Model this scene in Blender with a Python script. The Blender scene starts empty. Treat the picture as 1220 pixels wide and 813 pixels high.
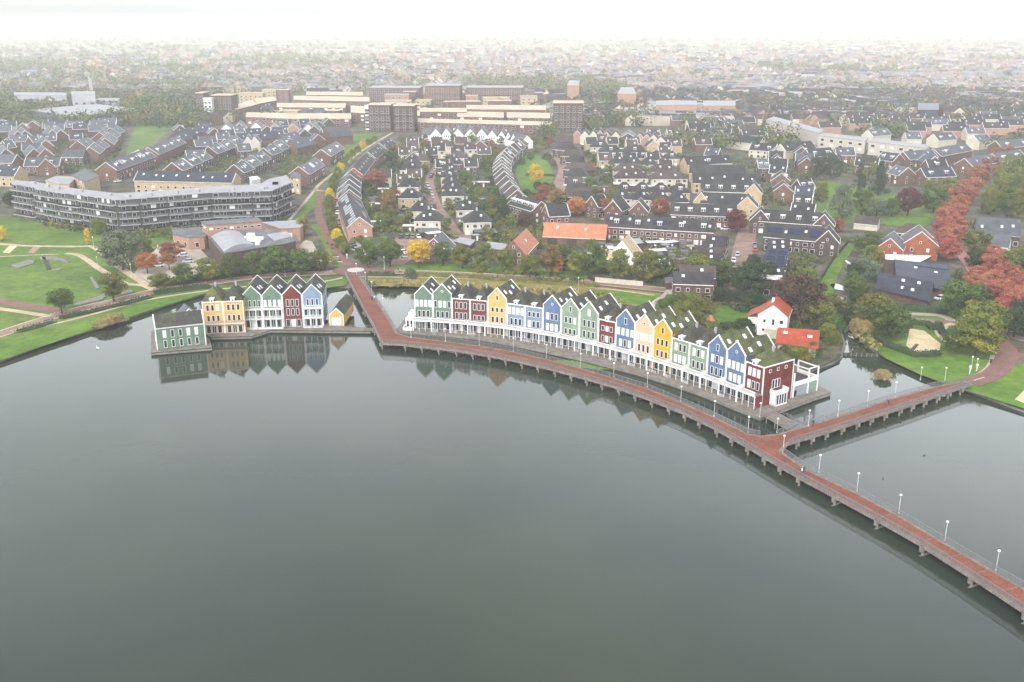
import bpy, math, random
from mathutils import Vector, geometry
PI = math.pi
R = random.Random(7)
sc = bpy.context.scene
COL = sc.collection
# ------------------------------------------------------------------ camera
CH, CF, CYH = 90.0, 1180.0, 22.0
PITCH = math.atan((406.5 - CYH) / CF)
cam_d = bpy.data.cameras.new('camera'); cam = bpy.data.objects.new('camera', cam_d); COL.objects.link(cam)
cam_d.sensor_width = 36.0; cam_d.lens = CF / 1220 * 36.0
cam_d.clip_start = 1.0; cam_d.clip_end = 40000
cam.location = (0, 0, CH); cam.rotation_euler = (PI / 2 - PITCH, 0, 0)
sc.camera = cam
# ------------------------------------------------------------------ world and sun: pale overcast sky
HAZE_D = 0.00022
SUN_EL, SUN_ROT = math.radians(48), math.radians(200)
w = bpy.data.worlds.new("World"); sc.world = w; w.use_nodes = True
nt = w.node_tree; nt.nodes.clear()
wo = nt.nodes.new('ShaderNodeOutputWorld'); bg = nt.nodes.new('ShaderNodeBackground')
sky = nt.nodes.new('ShaderNodeTexSky'); sky.sky_type = 'NISHITA'; sky.sun_disc = False
sky.sun_elevation = SUN_EL; sky.sun_rotation = SUN_ROT; sky.air_density = 1.0; sky.dust_density = 2.0; sky.ozone_density = 1.0
hs = nt.nodes.new('ShaderNodeHueSaturation'); hs.inputs['Saturation'].default_value = 0.24
tc = nt.nodes.new('ShaderNodeTexCoord'); mp = nt.nodes.new('ShaderNodeMapping'); mp.inputs['Scale'].default_value = (1, 1, 2.2)
nz = nt.nodes.new('ShaderNodeTexNoise'); nz.inputs['Scale'].default_value = 1.7; nz.inputs['Detail'].default_value = 5
rp = nt.nodes.new('ShaderNodeValToRGB')
rp.color_ramp.elements[0].position = 0.3; rp.color_ramp.elements[0].color = (0.70, 0.74, 0.78, 1)
rp.color_ramp.elements[1].position = 0.72; rp.color_ramp.elements[1].color = (1.22, 1.19, 1.13, 1)
ml = nt.nodes.new('ShaderNodeMixRGB'); ml.blend_type = 'MULTIPLY'; ml.inputs['Fac'].default_value = 1
nt.links.new(tc.outputs['Generated'], mp.inputs['Vector']); nt.links.new(mp.outputs['Vector'], nz.inputs['Vector'])
nt.links.new(nz.outputs['Fac'], rp.inputs['Fac']); nt.links.new(sky.outputs['Color'], hs.inputs['Color'])
nt.links.new(hs.outputs['Color'], ml.inputs['Color1']); nt.links.new(rp.outputs['Color'], ml.inputs['Color2'])
sx = nt.nodes.new('ShaderNodeSeparateXYZ'); mr0 = nt.nodes.new('ShaderNodeFloatCurve'); cv = mr0.mapping.curves[0]      # brightness of the cloud sheet against height above the horizon
cv.points[0].location = (0.0, .52); cv.points[1].location = (1.0, .20)
for q_ in ((.03, .52), (.07, .41), (.12, .41), (.30, .60), (.45, .56), (.62, .38)): cv.points.new(*q_)
mr0.mapping.update(); mr9 = nt.nodes.new('ShaderNodeMath'); mr9.operation = 'MULTIPLY'; mr9.inputs[1].default_value = 5.0
vs0 = nt.nodes.new('ShaderNodeVectorMath'); vs0.operation = 'SCALE'
nt.links.new(tc.outputs['Generated'], sx.inputs['Vector']); nt.links.new(sx.outputs['Z'], mr0.inputs['Value']); nt.links.new(mr0.outputs['Value'], mr9.inputs[0])
nt.links.new(ml.outputs['Color'], vs0.inputs[0]); nt.links.new(mr9.outputs['Value'], vs0.inputs['Scale'])
# added bright sky patch, out of view ahead right, lightening the lake's reflection
dp0 = nt.nodes.new('ShaderNodeVectorMath'); dp0.operation = 'DOT_PRODUCT'; dp0.inputs[1].default_value = (0.36, 0.83, 0.42)
mr1 = nt.nodes.new('ShaderNodeMapRange'); mr1.interpolation_type = 'SMOOTHSTEP'; mr1.inputs['From Min'].default_value = .90; mr1.inputs['From Max'].default_value = 1.0; mr1.inputs['To Min'].default_value = 1.0; mr1.inputs['To Max'].default_value = 1.45
vs1 = nt.nodes.new('ShaderNodeVectorMath'); vs1.operation = 'SCALE'
nt.links.new(tc.outputs['Generated'], dp0.inputs[0]); nt.links.new(dp0.outputs['Value'], mr1.inputs['Value']); nt.links.new(vs0.outputs['Vector'], vs1.inputs[0]); nt.links.new(mr1.outputs['Result'], vs1.inputs['Scale'])
nt.links.new(vs1.outputs['Vector'], bg.inputs['Color']); nt.links.new(bg.outputs['Background'], wo.inputs['Surface'])
bg.inputs['Strength'].default_value = 0.15
sl = bpy.data.lights.new('sun', 'SUN'); so = bpy.data.objects.new('sun', sl); COL.objects.link(so)
sl.energy = 1.3; sl.angle = math.radians(14); sl.color = (1.0, 0.97, 0.92)
so.rotation_euler = (PI / 2 - SUN_EL, 0, PI - SUN_ROT)
sc.view_settings.view_transform = 'Standard'; sc.view_settings.look = 'None'
sc.view_settings.exposure = 0.46; sc.view_settings.gamma = 1.0
sc.cycles.max_bounces = 8; sc.cycles.diffuse_bounces = 2; sc.cycles.glossy_bounces = 3; sc.cycles.volume_bounces = 6
sc.cycles.transparent_max_bounces = 8; sc.cycles.use_denoising = True
sc.cycles.use_adaptive_sampling = True; sc.cycles.adaptive_threshold = 0.02

# ------------------------------------------------------------------ helpers
cp_, sp_ = math.cos(PITCH), math.sin(PITCH)
def P(x, y, z=1.0):
    """the point at height z that the photograph shows at pixel x, y (1220 x 813)"""
    a, b, c = x - 610.0, CF, -(y - 406.5)
    d = (a, b * cp_ + c * sp_, -b * sp_ + c * cp_)
    k = (CH - z) / -d[2]
    return Vector((d[0] * k, d[1] * k, z))
def PX(v):
    dx, dy, dz = v[0], v[1], v[2] - CH
    fwd = dy * cp_ - dz * sp_; up = dy * sp_ + dz * cp_
    return 610 + CF * dx / fwd, 406.5 - CF * up / fwd

def nodes(name):
    m = bpy.data.materials.new(name); m.use_nodes = True
    t = m.node_tree; return m, t, t.nodes['Principled BSDF']
def mat(name, col, rough=0.8, var=0.18, scale=0.4, col2=None, thr=(0.4, 0.62), rnd=0.0, bump=0.0, metal=0.0, wave=None, spec=0.3, leaf=False):
    m, t, b = nodes(name); N = t.nodes.new; Lk = t.links.new
    b.inputs['Roughness'].default_value = rough; b.inputs['Metallic'].default_value = metal
    b.inputs['Specular IOR Level'].default_value = spec
    tcn = N('ShaderNodeTexCoord'); n1 = N('ShaderNodeTexNoise'); n1.inputs['Scale'].default_value = scale; n1.inputs['Detail'].default_value = 6
    n1.inputs['Roughness'].default_value = 0.65
    Lk(tcn.outputs['Object'], n1.inputs['Vector'])
    r1 = N('ShaderNodeValToRGB'); e = r1.color_ramp.elements
    c2 = col2 or tuple(c * (1 + var) for c in col); c1 = col if col2 else tuple(c * (1 - var) for c in col)
    e[0].position, e[1].position = thr; e[0].color = (*c1, 1); e[1].color = (*c2, 1)
    Lk(n1.outputs['Fac'], r1.inputs['Fac']); out = r1.outputs['Color']
    # finer grain
    n2 = N('ShaderNodeTexNoise'); n2.inputs['Scale'].default_value = scale * 9; n2.inputs['Detail'].default_value = 4
    Lk(tcn.outputs['Object'], n2.inputs['Vector'])
    mr = N('ShaderNodeMapRange'); mr.inputs['From Min'].default_value = 0.3; mr.inputs['From Max'].default_value = 0.7
    mr.inputs['To Min'].default_value = 1 - var * 1.2; mr.inputs['To Max'].default_value = 1 + var * 1.2
    Lk(n2.outputs['Fac'], mr.inputs['Value'])
    fac = mr.outputs['Result']
    if rnd or leaf:
        oi = N('ShaderNodeObjectInfo'); m2 = N('ShaderNodeMapRange')
        m2.inputs['To Min'].default_value = 1 - rnd; m2.inputs['To Max'].default_value = 1 + rnd
        Lk(oi.outputs['Random'], m2.inputs['Value']); mu = N('ShaderNodeMath'); mu.operation = 'MULTIPLY'
        Lk(fac, mu.inputs[0]); Lk(m2.outputs['Result'], mu.inputs[1]); fac = mu.outputs['Value']
    if wave:
        wv = N('ShaderNodeTexWave'); wv.inputs['Scale'].default_value = wave[1]; wv.bands_direction = wave[0]
        Lk(tcn.outputs['Object'], wv.inputs['Vector'])
        m3 = N('ShaderNodeMapRange'); m3.inputs['To Min'].default_value = 1 - wave[2]; m3.inputs['To Max'].default_value = 1 + wave[2] * .4
        Lk(wv.outputs['Fac'], m3.inputs['Value']); mu = N('ShaderNodeMath'); mu.operation = 'MULTIPLY'
        Lk(fac, mu.inputs[0]); Lk(m3.outputs['Result'], mu.inputs[1]); fac = mu.outputs['Value']
    vm = N('ShaderNodeVectorMath'); vm.operation = 'SCALE'; Lk(out, vm.inputs[0]); Lk(fac, vm.inputs['Scale'])
    Lk(vm.outputs['Vector'], b.inputs['Base Color'])
    if leaf:
        hsn = N('ShaderNodeHueSaturation'); m4 = N('ShaderNodeMapRange'); m4.inputs['To Min'].default_value = 0.487; m4.inputs['To Max'].default_value = 0.513
        Lk(oi.outputs['Random'], m4.inputs['Value']); Lk(m4.outputs['Result'], hsn.inputs['Hue']); Lk(vm.outputs['Vector'], hsn.inputs['Color'])
        Lk(hsn.outputs['Color'], b.inputs['Base Color'])
    if bump:
        bp = N('ShaderNodeBump'); bp.inputs['Strength'].default_value = bump; bp.inputs['Distance'].default_value = 0.1
        Lk(n2.outputs['Fac'], bp.inputs['Height']); Lk(bp.outputs['Normal'], b.inputs['Normal'])
    return m

class MB:
    def __init__(s): s.v = []; s.f = []; s.m = []
    def quad(s, a, b, c, d, m=0):
        i = len(s.v); s.v += [tuple(a), tuple(b), tuple(c), tuple(d)]; s.f.append((i, i + 1, i + 2, i + 3)); s.m.append(m)
    def tri(s, a, b, c, m=0):
        i = len(s.v); s.v += [tuple(a), tuple(b), tuple(c)]; s.f.append((i, i + 1, i + 2)); s.m.append(m)
    def box(s, x0, x1, y0, y1, z0, z1, m=0):
        i = len(s.v)
        s.v += [(x0, y0, z0), (x1, y0, z0), (x1, y1, z0), (x0, y1, z0), (x0, y0, z1), (x1, y0, z1), (x1, y1, z1), (x0, y1, z1)]
        for q in ((0, 3, 2, 1), (4, 5, 6, 7), (0, 1, 5, 4), (1, 2, 6, 5), (2, 3, 7, 6), (3, 0, 4, 7)):
            s.f.append(tuple(i + k for k in q)); s.m.append(m)
    def prism(s, prof, y0, y1, m=0):
        """profile in x, z swept along y"""
        n = len(prof); i = len(s.v)
        s.v += [(p[0], y0, p[1]) for p in prof] + [(p[0], y1, p[1]) for p in prof]
        s.f.append(tuple(i + k for k in range(n))); s.m.append(m)
        s.f.append(tuple(i + n + k for k in reversed(range(n)))); s.m.append(m)
        for k in range(n):
            l = (k + 1) % n; s.f.append((i + k, i + n + k, i + n + l, i + l)); s.m.append(m)
    def beam(s, a, b, r, m=0, n=4, r2=None, up=None):
        a, b = Vector(a), Vector(b); d = (b - a)
        if d.length < 1e-6: return
        d.normalize(); u = d.cross(Vector((0, 0, 1)))
        if u.length < 1e-3: u = Vector((1, 0, 0))
        u.normalize(); v = d.cross(u); i = len(s.v); r2 = r if r2 is None else r2
        for q, rr in ((a, r), (b, r2)):
            for k in range(n):
                t = 2 * PI * (k + .5) / n; s.v.append(tuple(q + u * (rr * math.cos(t)) + v * (rr * math.sin(t))))
        for k in range(n):
            l = (k + 1) % n; s.f.append((i + k, i + l, i + n + l, i + n + k)); s.m.append(m)
        s.f.append(tuple(i + k for k in reversed(range(n)))); s.m.append(m)
        s.f.append(tuple(i + n + k for k in range(n))); s.m.append(m)
    def poly(s, pts, m=0):
        """flat polygon, triangulated"""
        i = len(s.v); s.v += [tuple(p) for p in pts]
        vv = [Vector((p[0], p[1], 0)) for p in pts]
        for t in geometry.tessellate_polygon([vv]):
            a, b, c = t
            if (vv[b] - vv[a]).cross(vv[c] - vv[a]).z < 0: a, b, c = a, c, b
            s.f.append((i + a, i + b, i + c)); s.m.append(m)
    def slab(s, pts, z0, z1, m=0, ms=None):
        s.poly([(p[0], p[1], z1) for p in pts], m)
        n = len(pts); i = len(s.v)
        s.v += [(p[0], p[1], z0) for p in pts] + [(p[0], p[1], z1) for p in pts]
        for k in range(n):
            l = (k + 1) % n; s.f.append((i + k, i + l, i + n + l, i + n + k)); s.m.append(m if ms is None else ms)
    def strip(s, pts, wd, z, m=0, off=0.0):
        """ribbon of width wd along a ground polyline"""
        pts = [Vector((p[0], p[1])) for p in pts]; L_ = []
        for k, p in enumerate(pts):
            d = (pts[min(k + 1, len(pts) - 1)] - pts[max(k - 1, 0)]).normalized(); nn = Vector((-d.y, d.x))
            L_.append((p + nn * (wd / 2 + off), p - nn * (wd / 2 - off)))
        for (a, b), (c, d) in zip(L_, L_[1:]):
            s.quad((b.x, b.y, z), (d.x, d.y, z), (c.x, c.y, z), (a.x, a.y, z), m)
    def mesh(s, name, mats):
        me = bpy.data.meshes.new(name); me.from_pydata(s.v, [], s.f)
        for k in (mats if isinstance(mats, (list, tuple)) else [mats]): me.materials.append(k)
        if any(s.m): me.polygons.foreach_set('material_index', s.m)
        me.update(); return me
    def obj(s, name, mats, parent=None, loc=None, rz=None):
        return link(name, s.mesh(name, mats), parent, loc, rz)
def link(name, me, parent=None, loc=None, rz=None, scale=None):
    o = bpy.data.objects.new(name, me); COL.objects.link(o)
    if parent is not None: o.parent = parent
    if loc is not None: o.location = loc
    if rz is not None: o.rotation_euler = (0, 0, rz)
    if scale is not None: o.scale = scale
    return o
THINGS = []
def tag(o, label=None, cat=None, group=None, kind=None):
    if label: o['label'] = label; THINGS.append(o)
    if cat: o['category'] = cat
    if group: o['group'] = group
    if kind: o['kind'] = kind
    return o
def thing(name, label, cat, loc=(0, 0, 0), rz=0.0, group=None):
    o = bpy.data.objects.new(name, None); COL.objects.link(o); o.location = loc; o.rotation_euler = (0, 0, rz)
    o.empty_display_size = 0.5
    return tag(o, label, cat, group)
def struct(o): o['kind'] = 'structure'; return o
def smooth_line(pts, k=4):
    """Catmull-Rom through px or ground points"""
    out = []; n = len(pts)
    for i in range(n - 1):
        p0, p1, p2, p3 = pts[max(i - 1, 0)], pts[i], pts[i + 1], pts[min(i + 2, n - 1)]
        for j in range(k):
            t = j / k
            out.append(tuple(.5 * ((2 * b) + (-a + c) * t + (2 * a - 5 * b + 4 * c - d) * t * t + (-a + 3 * b - 3 * c + d) * t ** 3) for a, b, c, d in zip(p0, p1, p2, p3)))
    out.append(tuple(pts[-1])); return out
def G(pts, z=1.0, k=0):
    q = smooth_line(pts, k) if k else pts
    return [P(x, y, z) for x, y in q]

# ------------------------------------------------------------------ materials
W8 = (0.70, 0.70, 0.68)
M = dict(
 white=mat('white_paint', W8, .55, .09, .6), cream=mat('cream_render', (.50, .455, .365), .8, .08, .3), whitewash=mat('white_render', (.72, .70, .63), .8, .07, .3),
 green=mat('sage_green_boards', (.12, .19, .135), .6, .15, .45, wave=('Z', 1.6, .2)), palegreen=mat('pale_green_boards', (.21, .285, .20), .6, .15, .45, wave=('Z', 1.6, .2)),
 red=mat('barn_red_boards', (.15, .030, .024), .6, .18, .45, wave=('Z', 1.6, .2)), yellow=mat('yellow_boards', (.60, .365, .125), .6, .12, .45, wave=('Z', 1.6, .16)),
 orange=mat('amber_yellow_boards', (.63, .335, .02), .6, .12, .45, wave=('Z', 1.6, .16)), blue=mat('blue_boards', (.105, .16, .275), .6, .15, .45, wave=('Z', 1.6, .2)),
 lightblue=mat('light_blue_boards', (.19, .255, .36), .6, .15, .45, wave=('Z', 1.6, .2)), peach=mat('peach_boards', (.64, .415, .27), .6, .06, .5, wave=('Z', 1.6, .16)),
 roof=mat('dark_tile_roof', (.034, .033, .034), .75, .3, .35, wave=('Y', 1.3, .12), rnd=.15, bump=.3),
 moss=mat('mossy_tile_roof', (.038, .036, .030), .9, .3, .28, col2=(.095, .110, .036), thr=(.36, .58), bump=.4, rnd=.12),
 moss2=mat('thinly_mossed_roof', (.042, .04, .037), .85, .25, .25, col2=(.08, .09, .038), thr=(.45, .68), bump=.4, rnd=.1),
 slate=mat('grey_slate_roof', (.078, .084, .098), .6, .2, .3, wave=('Y', 1.3, .10), rnd=.2), bluetile=mat('blue_black_tile_roof', (.043, .048, .066), .5, .2, .3, wave=('Y', 1.3, .1), rnd=.15),
 browntile=mat('brown_tile_roof', (.062, .050, .045), .8, .25, .3, wave=('Y', 1.3, .12), rnd=.2, bump=.2),
 orangetile=mat('orange_clay_tiles', (.42, .165, .09), .75, .15, .4, wave=('X', 1.5, .12), bump=.3), redtile=mat('red_clay_tiles', (.33, .065, .032), .7, .18, .4, wave=('X', 1.5, .12), bump=.3),
 brick=mat('red_brown_brick', (.135, .078, .060), .9, .2, .8, rnd=.2), redbrick=mat('bright_red_brick', (.27, .085, .045), .9, .18, .8), pinkbrick=mat('pinkish_brick', (.34, .20, .145), .9, .12, .8),
 darkbrick=mat('dark_brown_brick', (.085, .058, .048), .9, .2, .8, rnd=.15), tanbrick=mat('yellow_brick', (.41, .315, .19), .9, .12, .8), beige=mat('beige_metal_roof', (.47, .38, .27), .7, .15, .08),
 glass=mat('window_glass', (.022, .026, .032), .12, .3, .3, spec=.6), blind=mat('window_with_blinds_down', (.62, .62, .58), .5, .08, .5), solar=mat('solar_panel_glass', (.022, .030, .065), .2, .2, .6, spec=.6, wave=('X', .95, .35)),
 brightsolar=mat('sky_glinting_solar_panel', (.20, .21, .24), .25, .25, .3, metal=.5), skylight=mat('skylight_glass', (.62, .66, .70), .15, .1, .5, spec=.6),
 grey=mat('grey_metal', (.30, .31, .32), .5, .1, .5), galv=mat('galvanised_steel', (.16, .165, .17), .45, .1, 1.0), flat=mat('bitumen_flat_roof', (.13, .135, .145), .9, .2, .25), lightflat=mat('pale_grey_membrane_roof', (.30, .30, .315), .8, .1, .2),
 concrete=mat('weathered_concrete', (.19, .18, .16), .9, .22, .7), timber=mat('weathered_timber', (.20, .175, .15), .9, .22, .6, wave=('X', 1.2, .15)), darktimber=mat('dark_timber', (.06, .052, .042), .9, .3, .8),
 deckred=mat('red_bridge_paving', (.155, .052, .032), .9, .24, .3, col2=(.225, .085, .054), thr=(.35, .68)), bark=mat('bark', (.09, .07, .055), .95, .3, 2.0),
 brickroad=mat('brick_paving', (.21, .135, .108), .95, .18, .12, col2=(.29, .20, .16)), redroad=mat('red_cycle_asphalt', (.165, .085, .072), .95, .15, .2, col2=(.215, .12, .10)), asphalt=mat('grey_asphalt', (.17, .165, .16), .95, .15, .2),
 tanpath=mat('pale_gravel_path', (.44, .36, .25), .95, .15, .3), sand=mat('sand', (.56, .46, .29), .95, .12, .2), paving=mat('pale_paving', (.42, .37, .31), .95, .15, .12, col2=(.34, .30, .25)), marking=mat('white_road_marking', (.5, .49, .46), .8, .08, .5),
 leaflitter=mat('leaf_strewn_road', (.30, .16, .13), .95, .2, .15, col2=(.38, .19, .16)),
)
def lawn_mat(name, a, b, scale=.05, th=(.35, .65)):
    return mat(name, a, .95, .22, scale, col2=b, thr=th, bump=.5)
M['lawn'] = lawn_mat('park_lawn', (.060, .118, .015), (.120, .185, .028))
M['brightlawn'] = lawn_mat('fresh_lawn', (.062, .135, .012), (.115, .200, .022))
M['reedgrass'] = lawn_mat('yellowing_bank_grass', (.12, .13, .032), (.28, .215, .06), .12)
M['land'] = mat('town_ground', (.045, .055, .028), .95, .3, .10, col2=(.16, .135, .11), thr=(.40, .70))
M['garden'] = mat('dark_garden_ground', (.045, .055, .028), .95, .3, .15, col2=(.13, .115, .075))
LEAF = dict(
 green=mat('green_leaves', (.040, .075, .014), .75, .25, .25, col2=(.125, .165, .03), leaf=True, rnd=.15),
 olive=mat('olive_leaves', (.085, .105, .018), .75, .25, .25, col2=(.18, .175, .035), leaf=True, rnd=.15),
 yellow=mat('yellow_green_leaves', (.085, .12, .018), .75, .2, .2, col2=(.28, .25, .03), thr=(.42, .66), leaf=True, rnd=.12),
 gold=mat('golden_leaves', (.50, .34, .02), .75, .2, .3, col2=(.70, .50, .035), leaf=True, rnd=.1),
 orange=mat('orange_leaves', (.34, .12, .03), .75, .2, .3, col2=(.45, .19, .05), leaf=True, rnd=.12),
 mixed=mat('turning_leaves', (.10, .12, .03), .75, .2, .16, col2=(.45, .20, .035), thr=(.42, .58), leaf=True, rnd=.12),
 rust=mat('rust_leaves', (.19, .065, .035), .75, .2, .3, col2=(.32, .13, .055), leaf=True, rnd=.1),
 red=mat('red_leaves', (.27, .068, .042), .75, .28, .25, col2=(.42, .16, .09), leaf=True, rnd=.1),
 maroon=mat('maroon_leaves', (.075, .018, .022), .75, .2, .3, col2=(.12, .03, .035), leaf=True, rnd=.08),
 brown=mat('copper_brown_leaves', (.055, .036, .024), .75, .2, .3, col2=(.10, .062, .036), leaf=True, rnd=.08),
 willow=mat('grey_green_leaves', (.085, .11, .06), .75, .2, .3, col2=(.15, .175, .095), leaf=True, rnd=.08),
 dark=mat('dark_green_leaves', (.024, .045, .018), .75, .25, .3, col2=(.048, .072, .028), leaf=True, rnd=.12),
 reed=mat('dry_reed', (.24, .19, .075), .85, .2, .4, col2=(.36, .29, .12), rnd=.1, leaf=True),
)
M['thatch'] = mat('straw_thatch', (.42, .33, .21), .95, .15, .5, bump=.3); M['darkthatch'] = mat('dark_thatch', (.075, .055, .045), .95, .2, .5, bump=.3)
M['greybrick'] = mat('grey_brown_brick', (.075, .066, .062), .9, .2, .8)
M['farfield'] = mat('haze_paled_fields', (.17, .19, .10), .95, .2, .004, col2=(.36, .33, .25), thr=(.35, .65))  # far ground paled in its base colour to stand in for haze
M['farroof'] = mat('haze_paled_grey_roofs', (.20, .20, .21), .85, .2, .02); M['farroofb'] = mat('haze_paled_red_brown_roofs', (.26, .19, .16), .85, .2, .02); M['farwall'] = mat('haze_paled_brick_walls', (.38, .32, .27), .85, .15, .02)  # far-town copies, lightened in colour to imitate the haze fade
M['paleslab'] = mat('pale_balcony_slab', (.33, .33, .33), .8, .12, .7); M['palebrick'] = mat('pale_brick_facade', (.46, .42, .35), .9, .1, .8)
LEAF['far'] = mat('haze_paled_trees', (.13, .15, .085), .85, .2, .02, col2=(.22, .22, .12), leaf=True, rnd=.05)  # distant foliage, haze lightening put into the leaf colour
M['lamppaint'] = mat('pale_lamp_paint', (.5, .5, .49), .5, .05, 1)
# ================================================================== LAND AND WATER
SHORE_PX = [(-260, 520), (-120, 464), (0, 432), (60, 409), (115, 393), (150, 382), (182, 371), (215, 360), (240, 353), (300, 348), (391, 345), (446, 342), (493, 343), (560, 347),
            (620, 352), (680, 357), (735, 364), (752, 369)]
SHORE_B = [(800, 432), (850, 462), (905, 484), (930, 459), (944, 452), (958, 447), (975, 440), (992, 434), (1003, 427), (1007, 414), (1004, 400), (1000, 388)]
SHORE_C = [(1011, 388), (1018, 399), (1028, 409), (1040, 419), (1055, 427), (1075, 437), (1098, 447), (1125, 457), (1152, 467), (1185, 479), (1220, 492), (1300, 520), (1420, 560)]
shore = [P(x, y, 0) for x, y in SHORE_PX] + [P(x, y, 0) for x, y in SHORE_B] + [P(x, y, 0) for x, y in SHORE_C]
# canal continues narrower to the north
LZ = 1.0
def offset_line(pts, d):
    out = []
    for k, p in enumerate(pts):
        a = pts[max(k - 1, 0)]; b = pts[min(k + 1, len(pts) - 1)]; t = Vector((b[0] - a[0], b[1] - a[1])).normalized()
        out.append(Vector((p[0] - t.y * d, p[1] + t.x * d, 0)))
    return out
top = offset_line(shore, 1.1)
FAR = 14000
mb = MB()
outer = [(FAR, shore[-1].y - 60), (FAR, FAR), (-FAR, FAR), (-FAR, shore[0].y - 120)]
ring = [(p.x, p.y, LZ) for p in top] + [(x, y, LZ) for x, y in outer]
mb.poly(ring)
for k in range(len(shore) - 1):
    a, b, c, d = shore[k], shore[k + 1], top[k + 1], top[k]
    e, f = offset_line(shore, -1.2)[k:k + 2] if False else (a, b)
    mb.quad((a.x, a.y, -.6), (b.x, b.y, -.6), (c.x, c.y, LZ), (d.x, d.y, LZ))
struct(mb.obj('ground', M['land']))
def edging(pts, name='shore_edging', m='concrete', wd=.55, z1=.5):
    q0 = offset_line(pts, -.05); q1 = offset_line(pts, wd); b = MB()
    for k in range(len(pts) - 1):
        b.quad((q0[k].x, q0[k].y, z1), (q0[k + 1].x, q0[k + 1].y, z1), (q1[k + 1].x, q1[k + 1].y, z1), (q1[k].x, q1[k].y, z1))
        b.quad((q0[k].x, q0[k].y, -.6), (q0[k + 1].x, q0[k + 1].y, -.6), (q0[k + 1].x, q0[k + 1].y, z1), (q0[k].x, q0[k].y, z1))
    return struct(b.obj(name, M[m]))
n1 = len(SHORE_PX); n2 = n1 + len(SHORE_B)
edging(shore[:10], 'shore_edging'); edging(shore[n1 + 3:n2], 'shore_edging'); edging(shore[n2:], 'shore_edging')
# water
wm, t, b = nodes('still_lake_water'); N = t.nodes.new; Lk = t.links.new
b.inputs['Base Color'].default_value = (.020, .028, .022, 1); b.inputs['Roughness'].default_value = .035; b.inputs['IOR'].default_value = 1.33
tcn = N('ShaderNodeTexCoord'); q = N('ShaderNodeTexNoise'); q.inputs['Scale'].default_value = .9; q.inputs['Detail'].default_value = 3
m_ = N('ShaderNodeMapping'); m_.inputs['Scale'].default_value = (.6, 1.6, 1); Lk(tcn.outputs['Object'], m_.inputs['Vector']); Lk(m_.outputs['Vector'], q.inputs['Vector'])
bp = N('ShaderNodeBump'); bp.inputs['Strength'].default_value = .10; bp.inputs['Distance'].default_value = .05
Lk(q.outputs['Fac'], bp.inputs['Height']); Lk(bp.outputs['Normal'], b.inputs['Normal'])
qr = N('ShaderNodeTexNoise'); qr.inputs['Scale'].default_value = .018; qr.inputs['Detail'].default_value = 4; mq = N('ShaderNodeMapping'); mq.inputs['Scale'].default_value = (.5, 1.4, 1); Lk(tcn.outputs['Object'], mq.inputs['Vector']); Lk(mq.outputs['Vector'], qr.inputs['Vector'])
mrr = N('ShaderNodeMapRange'); mrr.inputs['From Min'].default_value = .45; mrr.inputs['From Max'].default_value = .7; mrr.inputs['To Min'].default_value = .02; mrr.inputs['To Max'].default_value = .09; Lk(qr.outputs['Fac'], mrr.inputs['Value']); Lk(mrr.outputs['Result'], b.inputs['Roughness'])
q2 = N('ShaderNodeTexNoise'); q2.inputs['Scale'].default_value = .012; q2.inputs['Detail'].default_value = 3
rr = N('ShaderNodeValToRGB'); rr.color_ramp.elements[0].color = (.024, .035, .028, 1); rr.color_ramp.elements[1].color = (.042, .053, .034, 1)
rr.color_ramp.elements[0].position = .35; rr.color_ramp.elements[1].position = .7
Lk(tcn.outputs['Object'], q2.inputs['Vector']); Lk(q2.outputs['Fac'], rr.inputs['Fac']); Lk(rr.outputs['Color'], b.inputs['Base Color'])
M['water'] = wm
mb = MB(); mb.quad((-FAR, -600, 0), (FAR, -600, 0), (FAR, 700, 0), (-FAR, 700, 0)); struct(mb.obj('lake_water', wm))

def sheet(name, pts, m, z, k=0, kind='structure'):
    mb = MB(); mb.poly([(p.x, p.y, z) for p in G(pts, z, k)]); o = mb.obj(name, M[m]); o['kind'] = kind; return o
def road(name, pts, wd, m, z, k=3, off=0.0):
    mb = MB(); mb.strip(G(pts, z, k), wd, z, off=off); return struct(mb.obj(name, M[m]))
def pond(name, c, rx, ry):
    cc = P(*c); mb = MB(); mb.poly([(cc.x + rx * math.cos(t) * R.uniform(.85, 1.1), cc.y + ry * math.sin(t) * R.uniform(.85, 1.1), 1.05) for t in [2 * PI * i / 16 for i in range(16)]])
    return struct(mb.obj(name, wm))
# lawns and banks
sheet('park_lawn', [(-300, 330), (-60, 262), (12, 258), (40, 264), (75, 272), (130, 280), (205, 281), (238, 270), (236, 290), (186, 293), (160, 326), (187, 343), (215, 348), (300, 336), (420, 328), (412, 340), (391, 343), (300, 346), (240, 351), (182, 369), (115, 391), (0, 430), (-300, 520)], 'lawn', 1.03)
sheet('bank_lawn', [(436, 331), (560, 330), (700, 340), (790, 350), (770, 366), (735, 362), (680, 355), (620, 350), (560, 345.5), (493, 341.5), (446, 341)], 'reedgrass', 1.03)
sheet('bank_lawn', [(700, 345), (790, 351), (772, 364), (740, 361), (700, 353)], 'brightlawn', 1.06)
sheet('bank_lawn', [(-300, 490), (0, 413), (72, 392), (172, 361), (240, 351.5), (238, 352), (182, 368), (115, 390), (0, 428), (-300, 515)], 'brightlawn', 1.06)
sheet('garden_ground', [(752, 369), (800, 350), (870, 356), (980, 372), (1000, 392), (1004, 412), (1001, 426), (974, 438), (930, 455), (905, 478), (850, 440), (800, 405)], 'garden', 1.03)
sheet('garden_lawn', [(850, 368), (866, 364), (893, 367), (893, 380), (880, 392), (862, 396), (848, 388)], 'brightlawn', 1.07)
sheet('meadow', [(1011, 386), (1018, 372), (1100, 386), (1165, 402), (1190, 415), (1186, 440), (1160, 453), (1150, 466), (1098, 447), (1055, 427), (1025, 404)], 'lawn', 1.03)
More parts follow.
